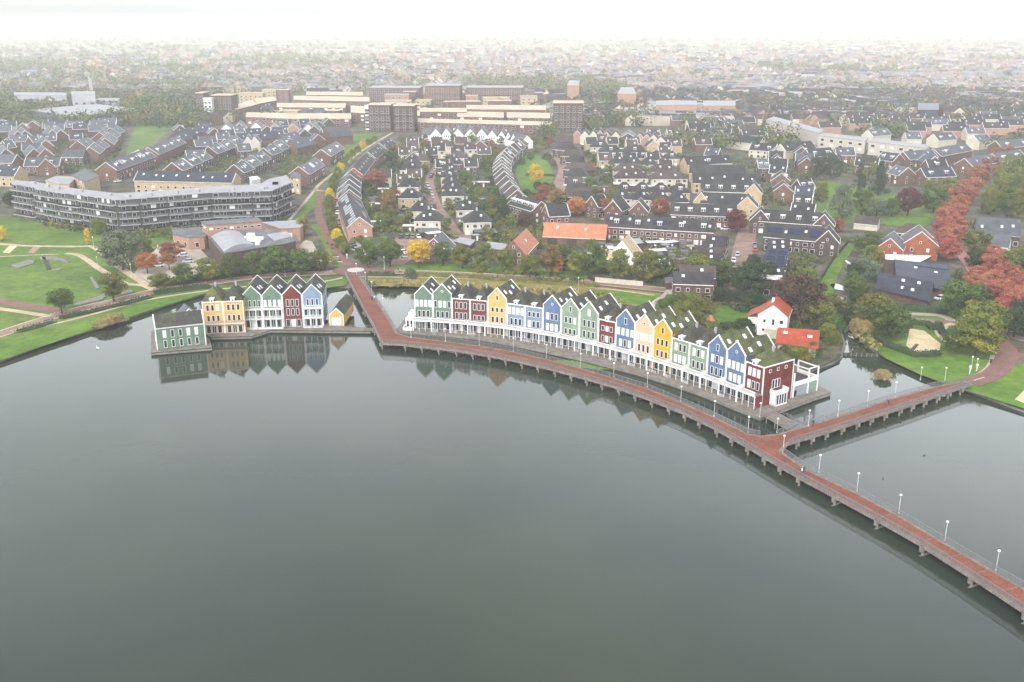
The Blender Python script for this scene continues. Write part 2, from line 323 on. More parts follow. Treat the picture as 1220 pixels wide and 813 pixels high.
sheet('bank_lawn', [(1056, 424), (1080, 418), (1115, 426), (1170, 424), (1170, 440), (1150, 453), (1120, 452), (1098, 443)], 'brightlawn', 1.06)
sheet('bank_lawn', [(1146, 464), (1163, 455), (1200, 438), (1232, 430), (1300, 440), (1330, 520), (1220, 487)], 'brightlawn', 1.05)
sheet('ditch_lawn', [(1009.7, 290), (1018, 294.6), (1006, 312), (997, 331), (989, 362), (972, 360), (976, 336), (993, 311)], 'brightlawn', 1.05)
sheet('town_lawn', [(388, 226), (377, 245), (357, 262), (350, 266), (367, 235), (376, 226)], 'brightlawn', 1.05)
sheet('town_lawn', [(370, 268), (383, 266), (400, 300), (410, 318), (400, 318), (385, 290)], 'brightlawn', 1.05)
sheet('town_lawn', [(386, 220), (400, 196), (418, 160), (456, 158), (440, 172), (420, 192), (396, 222)], 'lawn', 1.05)
sheet('town_lawn', [(614, 206), (620, 188), (636, 180), (655, 195), (660, 208), (655, 226), (640, 236), (622, 228)], 'brightlawn', 1.05)
sheet('meadow', [(150, 185), (160, 150), (190, 130), (235, 128), (240, 145), (200, 155), (185, 172)], 'lawn', 1.05)
sheet('garden_lawn', [(1050, 262), (1105, 258), (1110, 266), (1095, 272), (1056, 268)], 'brightlawn', 1.05)
sheet('park_lawn', [(970, 262), (975, 215), (1040, 225), (1090, 235), (1120, 240), (1112, 262), (1040, 268)], 'lawn', 1.03)
sheet('verge', [(440, 316), (560, 314), (700, 325), (700, 333), (560, 325), (442, 323)], 'brightlawn', 1.05)
sheet('verge', [(1000, 358), (1150, 372), (1200, 390), (1196, 400), (1120, 384), (1000, 366)], 'lawn', 1.05)
# roads and paths
road('dyke_road', [(-120, 440), (0, 398), (74, 374), (135, 359), (184, 347), (235, 340), (295, 331), (350, 327), (418, 324), (480, 324), (560, 327), (640, 332), (700, 336), (760, 342), (840, 350), (880, 357), (940, 364), (1000, 371), (1060, 378), (1100, 382), (1137, 385), (1180, 394), (1240, 410)], 4.2, 'brickroad', 1.10)
for d in (-2.5, 2.5): road('road_edge', [(-120, 440), (0, 398), (74, 374), (135, 359), (184, 347), (235, 340), (295, 331), (350, 327), (418, 324), (480, 324), (560, 327), (640, 332), (700, 336), (760, 342), (840, 350)], .8, 'tanpath', 1.09, off=d)
road('cycle_path', [(-60, 347), (0, 359), (40, 366), (74, 372)], 5.0, 'redroad', 1.12)
road('footpath', [(-40, 363), (0, 368), (59, 377)], 2.6, 'tanpath', 1.12)
road('footpath', [(16, 395), (69, 385), (120, 372), (172, 358), (236, 348), (300, 341), (380, 336), (408, 331)], 1.5, 'tanpath', 1.12)
road('footpath', [(438, 330), (560, 332), (700, 342), (780, 352)], 1.2, 'tanpath', 1.12)
road('footpath', [(16, 395), (30, 390)], 3.0, 'tanpath', 1.13)
road('footpath', [(-40, 292), (0, 291), (30, 293), (88, 294), (110, 294), (124, 303), (140, 317), (157, 328), (184, 346)], 3.0, 'tanpath', 1.12)
road('footpath', [(-40, 309), (0, 306), (40, 304), (70, 303)], 1.2, 'tanpath', 1.12)
road('footpath', [(78, 302), (96, 305), (118, 320), (135, 330), (150, 338), (170, 340), (182, 345)], 2.6, 'tanpath', 1.13)
road('cycle_path', [(424, 322), (410, 312), (400, 300), (389, 280), (380.5, 259), (379, 245), (384, 228)], 3.6, 'redroad', 1.12)
road('footpath', [(386, 228), (376, 225), (390, 212), (408, 199), (431, 180), (468, 158)], 2.0, 'tanpath', 1.11)
road('footpath', [(376, 225), (364, 240), (345, 262)], 1.6, 'paving', 1.11)
road('street', [(426, 322), (430, 322), (470, 322)], 6, 'redroad', 1.115, k=0)
road('street', [(556, 300), (556, 283), (543, 279), (533, 264), (522, 250), (516.6, 239), (510.6, 220), (512, 212), (517, 206), (525, 193), (533, 178)], 6.0, 'brickroad', 1.10)
sheet('parking_yard', [(470, 283), (498, 284), (560, 286), (562, 300), (520, 300), (492, 308), (480, 316), (462, 316), (474, 300)], 'brickroad', 1.07)
sheet('parking_yard', [(415, 288), (425, 286), (436, 300), (446, 312), (432, 314)], 'paving', 1.07)
road('street', [(420, 290), (408, 262), (404, 235), (410, 215), (425, 195), (450, 178)], 3.2, 'paving', 1.07)
road('street', [(640, 330), (620, 320), (640, 312)], 6, 'brickroad', 1.08)
road('street', [(661, 182), (672, 200), (668, 215), (664, 232), (658, 242)], 7, 'brickroad', 1.10)
road('street', [(640, 250), (660, 252), (700, 254), (722, 262)], 4, 'paving', 1.08)
road('street', [(860, 274), (891, 273), (920, 276)], 7, 'brickroad', 1.09)
road('street', [(891, 275), (885, 298), (879, 328), (868, 348)], 8, 'brickroad', 1.10)
road('street', [(1196, 395), (1191, 375), (1181, 350), (1171, 330), (1158, 312), (1144, 294), (1133, 275), (1137, 255), (1150, 232), (1168, 208), (1190, 186), (1215, 172)], 8, 'leaflitter', 1.08)
road('street', [(1137, 384), (1120, 376), (1080, 374), (1040, 372)], 3, 'paving', 1.09)
road('bridge_approach', [(1155, 456), (1181, 447), (1195, 434), (1200, 420), (1194, 410), (1180, 400)], 5.6, 'redroad', 1.14)
road('bridge_approach', [(1195, 424), (1220, 424), (1260, 430)], 5, 'redroad', 1.13)
road('footpath', [(1152, 454), (1172, 447), (1184, 436), (1188, 424)], 3.4, 'paving', 1.12)
road('footpath', [(1137, 386), (1120, 392), (1124, 402), (1136, 410)], 3.0, 'tanpath', 1.11)
road('footpath', [(1093, 410), (1086, 421), (1104, 426), (1122, 424)], 1.0, 'garden', 1.11)
road('landing_path', [(800, 346), (795, 352), (786, 358), (777, 366), (770, 372)], 3.6, 'paving', 1.12)
sheet('school_yard', [(160, 326), (182, 293), (205, 288), (238, 296), (262, 322), (187, 342)], 'paving', 1.07)
sheet('school_yard', [(348, 300), (364, 286), (372, 288), (385, 312), (372, 318)], 'paving', 1.07)
sheet('sand_court', [(1084, 391.6), (1101, 394), (1121, 410), (1119, 419), (1094, 422), (1079.5, 412)], 'sand', 1.09)
sheet('sand_court', [(1209, 476), (1222, 463), (1260, 470), (1260, 490), (1222, 481)], 'sand', 1.09)
sheet('sand_plot', [(3, 301), (11, 293), (21, 293), (11, 302)], 'sand', 1.09); sheet('sand_plot', [(33, 301), (42, 292), (50, 293), (40, 302)], 'pinkbrick', 1.09)
# roundabout
c = P(424, 322.5); mb = MB(); mb.poly([(c.x + 8.5 * math.cos(i * PI / 12), c.y + 8.5 * math.sin(i * PI / 12), 1.15) for i in range(24)]); struct(mb.obj('roundabout_road', M['redroad']))
mb = MB(); mb.slab([(c.x + 3.2 * math.cos(i * PI / 12), c.y + 3.2 * math.sin(i * PI / 12)) for i in range(24)], 1.1, 1.32); struct(mb.obj('roundabout_kerb', M['marking']))
mb = MB(); mb.strip(G([(416, 329.5), (434, 329.5)], 1.2), 1.2, 1.17)
for q in ([(396, 306), (404, 306)], [(397, 309), (406, 309)], [(399, 312), (408, 312)]): mb.strip(G(q, 1.17), 1.4, 1.17)
for i in range(4): mb.strip(G([(60 + i * 4, 374.6 - i * .8), (62 + i * 4, 374.2 - i * .8)]), .6, 1.17)
mb.strip(G([(1160, 453.5), (1173, 449.5)], 1.18), .35, 1.18); struct(mb.obj('road_markings', M['marking']))
pond('pond_water', (998, 342), 2.2, 5); pond('pond_water', (1012, 314), .8, 7); pond('pond_water', (1001, 355), 2, 2)
# skate bowls and paved ledges in the park
def ledge(px, label, m='concrete', h=.35):
    pts = G(px); c0 = pts[0]; mb = MB(); mb.slab([(p.x - c0.x, p.y - c0.y) for p in pts], -.1, h)
    return tag(mb.obj('skate_ledge', M[m], loc=(c0.x, c0.y, 1.0)), label, 'skate ledge', 'concrete ledges in the park')
ledge([(13, 317), (34, 310.5), (41, 311), (40, 315), (22, 320)], 'white concrete skate ledge, a broad wedge in the park lawn')
ledge([(48, 307), (60, 306.5), (75, 309), (82, 313), (80, 314.5), (70, 311), (48, 309.5)], 'curved white concrete ledge at the right of the skate bowl')
ledge([(50, 307), (54, 307), (61, 321), (56, 322)], 'brown narrow trench edge across the skate bowl in the lawn', 'darktimber')
ledge([(63, 322), (74, 320), (74, 321.5), (62, 324)], 'short white concrete kerb below the skate bowl trench')
ledge([(107, 331), (110, 331), (119, 344), (114, 345)], 'grey stair-like concrete ledge beside the big lawn hollow')
ledge([(88, 365), (92, 361), (118, 354), (125, 350), (127, 353), (122, 358), (96, 364)], 'long pale paved platform bordering the dyke road')
ledge([(141, 350), (158, 346), (159, 349), (142, 352.5)], 'pale concrete bench block by the dyke road bend')

# ================================================================== BRIDGE
near = [(410.8, 328), (420, 346), (430.5, 366), (445, 392), (452.6, 408), (456, 411), (478, 412), (501.8, 414.4), (541, 418.7), (580.7, 425), (619, 432.5), (658.5, 442), (695.8, 452.2), (735, 463.5), (771.8, 477), (811, 492.6), (849, 511), (888, 533), (928, 557), (948.5, 569), (994, 594), (1043, 620.6), (1093, 649.2), (1153, 687.5), (1216, 729), (1330, 806)]
farR = [(1330, 762), (1220, 700), (1186, 681), (1123, 644.5), (1070, 613), (1020.6, 586.5), (963, 560), (931.5, 538)]
brN = [(939, 531), (978.7, 519), (1031, 502), (1083.6, 485), (1136, 467), (1159, 459.5)]
brF = [(1151, 453.5), (1110, 461), (1057, 476), (1005, 493.5), (952, 509.5), (926, 517)]
farM = [(906, 519), (891, 516.5), (850.7, 496), (811, 478.7), (771, 462.3), (731, 450.2), (691.5, 438.3), (653, 428.4), (610.5, 418.6), (570, 411.8), (529.5, 406.3), (489, 401.5), (474, 397), (458.7, 371.5), (443, 349), (427, 327)]
DZ = 1.9
nearG = G(near, DZ - .4); farRG = G(farR, DZ); brNG = G(brN, DZ - .4); brFG = G(brF, DZ); farMG = G(farM, DZ)
bridge = thing('footbridge', 'long red-paved timber footbridge curving across the lake with grey railings', 'bridge', (0, 0, 0))
out = nearG + farRG + brNG + brFG + farMG
mb = MB(); mb.slab([(p.x, p.y) for p in out], DZ - .48, DZ); mb.poly([(p.x, p.y, DZ - .48) for p in out], 1)  # underside face coloured dark to paint in the shade below the deck
mb.obj('deck', [M['timber'], M['darktimber']], bridge)
def sgn(pts): return sum(a[0] * b[1] - b[0] * a[1] for a, b in zip(pts, pts[1:] + pts[:1]))
def inset(pts, d):
    n = len(pts); s = 1 if sgn([(p[0], p[1]) for p in pts]) > 0 else -1; o = []
    for k in range(n):
        p0, p1, p2 = Vector(pts[k - 1][:2]), Vector(pts[k][:2]), Vector(pts[(k + 1) % n][:2])
        t1, t2 = (p1 - p0).normalized(), (p2 - p1).normalized(); n1_ = Vector((-t1.y, t1.x)) * s; n2_ = Vector((-t2.y, t2.x)) * s
        m = (n1_ + n2_); m = m / max(m.length_squared / 2, .35); o.append(p1 + m * d)
    return o
mb = MB(); mb.poly([(p.x, p.y, DZ + .006) for p in inset(out, .75)]); mb.obj('paving', M['deckred'], bridge)
# pale joint strips across the far right deck
def along(pts, step, start=0.0):
    d = start; o = []; acc = 0
    for a, b in zip(pts, pts[1:]):
        a2, b2 = Vector(a[:2]), Vector(b[:2]); L = (b2 - a2).length
        while d <= acc + L:
            q = a2.lerp(b2, (d - acc) / L); t = (b2 - a2).normalized(); o.append((q, t)); d += step
        acc += L
    return o
def railing(pts, label=None):
    mb = MB(); pts = [Vector((p[0], p[1])) for p in pts]
    for a, b in zip(pts, pts[1:]):
        for h, r in ((1.12, .065), (.92, .03), (.74, .03), (.56, .03), (.38, .03), (.2, .03)): mb.beam((a.x, a.y, DZ + h), (b.x, b.y, DZ + h), r)
    for q, t in along(pts, 1.35, .1): mb.beam((q.x, q.y, DZ - .15), (q.x, q.y, DZ + 1.12), .04)
    return mb.obj('railing', M['galv'], bridge)
def ins(pts, d): return offset_line(pts, d)
railing(ins(nearG, .12)); railing(ins(farRG, .12)); railing(ins(brNG, .12)); railing(ins(brFG, .12)); railing(ins(farMG[:13], .12)); railing(ins(farMG[12:], .12))
def pier(q, t, wd, big=False):
    """cross beam under the deck that sticks out past the fascia, on two piles"""
    nn = Vector((-t.y, t.x)); pr = MB(); a = q - nn * .5; b = q + nn * (wd + .3)
    pr.beam((a.x, a.y, 1.16), (b.x, b.y, 1.16), .32)
    c_ = q - nn * .4; pr.box(c_.x - .22, c_.x + .22, c_.y - .22, c_.y + .22, .85, 1.75)
    if big:
        c_ = q - nn * .45; pr.beam((c_.x, c_.y, -.1), ((q + nn * 2.6).x, (q + nn * 2.6).y, .35), .2)
    o = pr.obj('pier', M['concrete'], bridge)
    for s in (.15, 1.9, wd - .5):
        c_ = q + nn * s; pp = MB(); pp.beam((c_.x, c_.y, -1.5), (c_.x, c_.y, .98), .24, n=8); pp.obj('pile', M['timber'] if s < 1 else M['darktimber'], o)  # piles further under the deck get a darker colour for the shade there
    return o
def nearest(pts, p):
    best = None
    for a, b in zip(pts, pts[1:]):
        a2, b2, p2 = Vector(a[:2]), Vector(b[:2]), Vector(p[:2]); k = max(0, min(1, (p2 - a2).dot(b2 - a2) / (b2 - a2).length_squared)); q_ = a2.lerp(b2, k)
        if best is None or (q_ - p2).length < best[0]: best = ((q_ - p2).length, q_, (b2 - a2).normalized())
    return best[1], best[2]
for x, y in [(423, 352), (434, 373), (445, 394), (456, 410), (482, 413.5), (502, 415.5), (521.7, 418), (541.4, 421), (561, 424), (580.4, 427.5), (600, 431), (618.8, 435), (638.8, 439.3), (658, 444.6), (677.2, 450), (695.5, 455), (714.7, 460), (734, 466), (753.6, 473), (771.9, 481), (791.3, 489.5), (810, 497), (829, 505), (848, 515.6), (867.3, 525.5), (887.2, 536), (908, 547.7), (928.5, 558.7), (949, 572)]:
    q, t = nearest(nearG, P(x, y, 1.4)); pier(q, t, 5.2)
for x, y in [(994, 597.6), (1042, 626), (1094, 658), (1153, 695), (1216, 738), (1275, 775)]:
    q, t = nearest(nearG, P(x, y - 3, 1.4)); pier(q, t, 5.2, True)
for x, y in [(945, 529), (964, 524), (980, 518.6), (1001, 513), (1019.3, 507.4), (1035.9, 502.2), (1053, 497), (1069.7, 491), (1085.7, 486.7), (1101.4, 482), (1117, 476.7), (1132.6, 473), (1147, 468)]:
    q, t = nearest(brNG, P(x, y - 3, 1.4)); pier(q, t, 4.6)

for x, y in [(1043, 620.6), (1093, 649.2), (1123, 668), (1153, 687.5), (1185, 708.5), (1216, 729), (928, 557), (735, 463.5), (580.7, 425)]:
    q, t = nearest(nearG, P(x, y, DZ - .4)); nn = Vector((-t.y, t.x)); a, b = q + nn * .8, q + nn * 4.9; mb = MB(); mb.quad((a.x, a.y, DZ + .012), (b.x, b.y, DZ + .012), ((b + t * .16).x, (b + t * .16).y, DZ + .012), ((a + t * .16).x, (a + t * .16).y, DZ + .012)); mb.obj('expansion_joint', M['timber'], bridge)
# lamps
def lamp_mesh():
    mb = MB(); mb.beam((0, 0, 0), (0, 0, 3.7), .075, n=6, r2=.05); mb.box(-.12, .12, -.12, .12, 0, .3); pole = mb.mesh('lamp_pole', M['lamppaint'])
    mb = MB()
    for i in range(4):
        z0, z1 = 3.66 + i * .1, 3.76 + i * .1; r = (.12, .24, .27, .2, .06); mb.beam((0, 0, z0), (0, 0, z1), r[i], n=10, r2=r[i + 1])
    return pole, mb.mesh('lamp_head', M['white'])
LP = lamp_mesh()
def lamp(x, y, z, label, s=1.0, cat='street lamp', group='globe lamps along the footbridge'):
    p = P(x, y, z); t = thing('street_lamp', label, cat, p, 0, group); link('pole', LP[0], t, scale=(1, 1, s)); link('lamp_head', LP[1], t, loc=(0, 0, 3.7 * (s - 1))); return t
ORD = ['first', 'second', 'third', 'fourth', 'fifth', 'sixth', 'seventh', 'eighth', 'ninth', 'tenth', 'eleventh', 'twelfth', 'thirteenth', 'fourteenth', 'fifteenth', 'sixteenth', 'seventeenth', 'eighteenth', 'nineteenth', 'twentieth']
def ordn(i):
    if i < 20: return ORD[i]
    k = i + 1; suf = 'th' if 10 < k % 100 < 14 else {1: 'st', 2: 'nd', 3: 'rd'}.get(k % 10, 'th'); return '%d%s' % (k, suf)
for i, (x, y) in enumerate([(489.7, 402.5), (530.6, 407), (571, 411.8), (611.6, 418.4), (651, 427), (691.5, 437.9), (731, 449.5), (771, 461.8), (811, 478.5), (850.7, 496.3), (891, 515.8), (932.8, 539), (975.5, 563), (1020.8, 585.5), (1070.5, 612), (1125.5, 644.8), (1186.3, 680.5)]):
    lamp(x, y, DZ, '%s globe lamp along the main footbridge railing, counting from the left' % ordn(i))
for i, (x, y) in enumerate([(435.5, 337.5), (443, 349), (456.5, 369)]): lamp(x, y, DZ, '%s globe lamp on the short bridge leg by the roundabout' % ('far middle near'.split()[i]))
for i, (x, y) in enumerate([(963, 508), (998, 496), (1033, 484), (1066, 473.2)]): lamp(x, y, DZ, '%s globe lamp on the side branch of the bridge, from the left' % ordn(i))
for x, y, l in [(1125.5, 453.5, 'tall lamp on the grass bank behind the branch bridge end'), (1096.5, 453, 'low lamp by the water edge below the grass bank'), (1157, 440, 'lamp standing in the grass beside the bridge approach path'), (1163, 442.5, 'small post lamp beside the approach path bend'),
                (925.5, 516, 'lamp at the end of the wooden landing walkway'), (905, 497, 'lamp at the red corner house end of the quay')]: lamp(x, y, 1.0, l, .9, group='lamps on the shore')
for x, y, l in [(425, 322 + 8, 'lamp by the roundabout in front of the hedge'), (117, 322, 'lamp on the park path beside the big willow'), (157, 331, 'lamp at the school yard corner of the park path'), (112, 297, 'lamp at the bend of the upper park path'),
                (604, 312, 'tall white mast in front of the grey flat extension'), (689, 348, 'small grey lamp on the dyke road near the landing path'), (458, 322, 'slim lamp on the dyke road right of the roundabout'), (340, 330, 'slim lamp on the dyke road behind the coloured houses')]: lamp(x, y, 1.0, l, 1.3, group='lamps along roads and paths')

# ================================================================== WATERFRONT HOUSES
def window_mesh(name, wd, ht, pane=None, frame=None, div=1, bars=1):
    """window facing -y: thing mesh is the frame, with dark glass; built around x = 0, z from 0"""
    f = MB(); t_ = .11
    f.box(-wd / 2, wd / 2, -.07, .02, 0, t_); f.box(-wd / 2, wd / 2, -.07, .02, ht - t_, ht)
    f.box(-wd / 2, -wd / 2 + t_, -.07, .02, t_, ht - t_); f.box(wd / 2 - t_, wd / 2, -.07, .02, t_, ht - t_)
    for k in range(1, div): x = -wd / 2 + wd * k / div; f.box(x - .05, x + .05, -.07, .02, t_, ht - t_)
    g = MB(); g.box(-wd / 2 + t_, wd / 2 - t_, -.04, .015, t_, ht - t_)
    return f.mesh('window_frame', frame or M['white']), g.mesh('window_pane', pane or M['glass'])
WIN = {}
def add_window(parent, x, y, z, wd, ht, kind='glass', div=1, rz=0.0, name='window'):
    key = (round(wd, 2), round(ht, 2), kind, div)
    if key not in WIN: WIN[key] = window_mesh('w', wd, ht, M[kind], None, div)
    f, g = WIN[key]; o = link(name, g, parent, (x, y, z), rz); link('frame', f, o); return o
def slopes(mb, w2, y0, y1, E, H_, th=.22, ov=.12):
    """two roof slabs over a ridge along y"""
    k = H_ - E; nx, nz = k, w2; l = math.hypot(nx, nz); nx, nz = nx / l * th, nz / l * th; o = ov * w2
    zx = E - ov * k
    for s in (-1, 1):
        mb.prism([(s * (w2 + o), zx), (0, H_), (0, H_ + nz * 1.25), (s * (w2 + o) + s * nx, zx + nz)], y0, y1)
PLAT = 1.0
def skylight(parent, side, w2, E, H_, t_, y, wd=.9, ln=1.2):
    """skylight on a gable slope: side +-1, t_ = fraction from eave to ridge"""
    mb = MB(); a = Vector((-side * w2, H_ - E)).normalized(); n_ = Vector((side * (H_ - E), w2)).normalized() * .27
    c0 = Vector((side * w2 * (1 - t_), E + (H_ - E) * t_)) + n_ * 1.0
    p0, p1 = c0 - a * ln / 2, c0 + a * ln / 2; q0, q1 = p0 + n_ * .35, p1 + n_ * .35
    mb.prism([(p0.x, p0.y), (p1.x, p1.y), (q1.x, q1.y), (q0.x, q0.y)], y - wd / 2, y + wd / 2)
    return mb.obj('skylight', M['skylight'], parent)
def town_front(t, w_, E, pattern, seed):
    """window rows of a waterfront facade. pattern: list of (z, height, width, [kinds]) from first floor up"""
    for z, ht, wd, kinds in pattern:
        n = len(kinds); gap = w_ * .235
        for i, k in enumerate(kinds):
            if k: add_window(t, (i - (n - 1) / 2) * gap, -.03, z, wd, ht, k)
def house(label, loc, rz, w_, dep, col, roofm, kind, pattern, group, E=None, round_win=None, attic=None, gallery=None, skies=((1, .5, 2), (1, .45, 6)), HH=None, ground=True, cat='house'):
    gab = kind == 'gable'; E = E or (11.0 if gab else 10.0); w2 = w_ / 2 - .02; H_ = HH or (E + w2 * 1.02 if gab else E + 3.0)
    t = thing('waterfront_house', label, cat, loc, rz, group); mb = MB()
    if gab:
        mb.prism([(-w2, 0), (w2, 0), (w2, E), (0, H_), (-w2, E)], 0, dep)
    else:
        mb.box(-w2, w2, 0, dep, 0, E)
    mb.obj('wall', M[col], t); mb = MB()
    if gab:
        slopes(mb, w2, .12, dep + .2, E, H_, ov=.03)
    else:
        r0, r1 = dep * .36, dep * .66; z0 = E + .02; a = [(-w2 - .05, -.12, z0), (w2 + .05, -.12, z0), (w2 + .05, dep, z0), (-w2 - .05, dep, z0)]; A, B = (0, r0, H_), (0, r1, H_)
        mb.tri(a[0], a[1], A); mb.quad(a[1], a[2], B, A); mb.tri(a[2], a[3], B); mb.quad(a[3], a[0], A, B)
    mb.obj('roof', M[roofm], t)
    # white corner boards and gable verge
    mb = MB(); c = .24
    for s in (-1, 1): mb.box(min(s * w2, s * (w2 - c)), max(s * w2, s * (w2 - c)), -.1, .0, 0, E)
    if gab:
        k = (H_ - E) / w2; q = .34
        for s in (-1, 1):
            mb.prism([(s * w2, E + .05), (0, H_ + .1), (0, H_ + .1 + q), (s * (w2 + .02), E + .05 + q)], -.22, .14)
    else:
        mb.box(-w2, w2, -.2, -.0, E - .12, E + .16)
    mb.obj('trim', M['white'], t)
    if gab:
        mb = MB(); mb.prism([(-w2, E + .05), (0, H_ + .1), (w2, E + .05), (w2, E + .39), (0, H_ + .44), (-w2, E + .39)], dep, dep + .3); mb.obj('rear_verge', M['white'], t)
    town_front(t, w_, E, pattern, 0)
    if attic: add_window(t, 0, -.03, attic[0], attic[1], attic[2], attic[3])
    if round_win:
        for nm, r, yy, mm in (('round_window', .22, -.08, 'glass'),):
            mb = MB(); mb.beam((0, -.02, 0), (0, yy, 0), r, n=12); ro = mb.obj(nm, M[mm], t, (0, 0, round_win)); mb = MB(); mb.beam((0, -.01, 0), (0, -.06, 0), r + .16, n=12); mb.obj('frame', M['white'], ro)
    if not gab:      # small white dormer box at the eave
        mb = MB(); mb.box(-.55, .55, -.35, 1.1, E - .15, E + 1.0); mb.box(-.75, .75, -.5, 1.2, E + 1.0, E + 1.12); d_ = mb.obj('dormer', M['white'], t); add_window(d_, 0, -.37, E + .1, .7, .7, 'glass', name='dormer_window')
        mb = MB(); mb.box(.25, .75, dep * .5, dep * .5 + .5, H_ - .6, H_ + .9); mb.obj('chimney', M['grey'], t)
    else:
        for s, tt, y in skies: skylight(t, s, w2, E, H_, tt, y, 1.0, 1.3)
    if ground:      # ground floor glass doors
        for i, k in enumerate(('glass', 'blind' if R.random() < .3 else 'glass', 'glass')): add_window(t, (i - 1) * w_ * .27, -.03, .08, w_ * .22, 2.35, k, 2 if i == 1 else 1, name='door' if i == 1 else 'window')
    if gallery: gallery(t, w_)
    return t, H_
def front_gallery(t, w_, gd=2.5, h=3.3, E=None, plant=False):
    """white terrace on posts in front of the first floor"""
    g = MB(); g.box(-w_ / 2, w_ / 2, -gd, -.12, h - .22, h); gl = g.obj('balcony', M['concrete'], t)
    g = MB(); g.box(-w_ / 2, w_ / 2, -gd - .05, -gd + .0, h - .3, h + .06); g.obj('edge_beam', M['white'], gl)
    r = MB(); r.box(-w_ / 2, w_ / 2, -gd - .06, -gd + .06, h + .82, h + 1.0); r.box(-w_ / 2, w_ / 2, -gd - .03, -gd + .03, h + .18, h + .26)
    for i in range(22): x = -w_ / 2 + w_ * (i + .5) / 22; r.box(x - .05, x + .05, -gd - .03, -gd + .03, h, h + .85)
    r.box(-w_ / 2 - .06, -w_ / 2 + .06, -gd, -.2, h, h + 1.0); r.obj('railing', M['white'], gl)
    for x in (-w_ / 2 + .1, -w_ / 6, w_ / 6, w_ / 2 - .1)[:4]:
        p_ = MB(); rr_ = .13 if abs(x) > w_ * .3 else .06; p_.box(x - rr_, x + rr_, -gd + .0, -gd + 2 * rr_, -.05, h - .2); p_.obj('post', M['white'], gl)
    if R.random() < .6:
        low = MB(); x0 = -w_ / 2 + R.uniform(0, 1); x1 = x0 + R.uniform(1.5, 2.6)
        for z in (.35, .7): low.beam((x0, -gd - .35, z), (x1, -gd - .35, z), .04)
        for k in range(5): xx = x0 + (x1 - x0) * k / 4; low.beam((xx, -gd - .35, 0), (xx, -gd - .35, .72), .04)
        low.obj('terrace_fence', M['white'], t)
# facade curve of the main row
raw = [(x_, y_, z_ + (.75 if z_ < 10.8 else .65)) for x_, y_, z_ in [(493.3, 352.5, 11.1), (515.3, 348.5, 11.5), (538.3, 349, 11.6), (560, 357, 10.3), (581, 359, 10.3), (604, 355.7, 11.5), (625.4, 366, 10.3), (647, 368.5, 10.5), (669, 366, 11.5), (690.8, 370.6, 11.5), (713.5, 374.6, 11.5), (734.3, 385, 11.2), (757, 383.6, 11.5), (779, 389.5, 11.5), (801, 395.5, 11.5), (822, 411.7, 10.3), (844.3, 408.7, 11.5), (866.8, 416.6, 11.5), (889, 425.7, 11.5), (910.8, 439.6, 10.3)]]
def polyfit(xs, ys, deg):
    n = deg + 1; A = [[sum(x ** (i + j) for x in xs) for j in range(n)] + [sum(y * x ** i for x, y in zip(xs, ys))] for i in range(n)]
    for i in range(n):
        pv = max(range(i, n), key=lambda r_: abs(A[r_][i])); A[i], A[pv] = A[pv], A[i]
        for r_ in range(n):
            if r_ != i: f_ = A[r_][i] / A[i][i]; A[r_] = [a - f_ * b_ for a, b_ in zip(A[r_], A[i])]
    return [A[i][n] / A[i][i] for i in range(n)]
fp = [P(*q) for q in raw]; cf = polyfit([p.x / 50 for p in fp], [p.y for p in fp], 3)
fy = lambda x: sum(c_ * (x / 50) ** i for i, c_ in enumerate(cf))
corner = []
for i, q in enumerate(raw):       # slide each corner along its pixel column onto the curve
    z = q[2]; x = P(*q).x
    for _ in range(8):
        yy = fy(x); dz = CH - z; x = (q[0] - 610) / CF * (yy * cp_ + dz * sp_)
    corner.append(Vector((x, fy(x))))
G3 = lambda a='glass', b='glass', c='glass': [a, b, c]
g_, b_, w_k = 'glass', 'blind', 'blind'
def pat(f1, f2, h1=2.1, h2=2.1, wd=.95): return [(3.75, h1, wd, f1), (6.95, h2, wd, f2)]
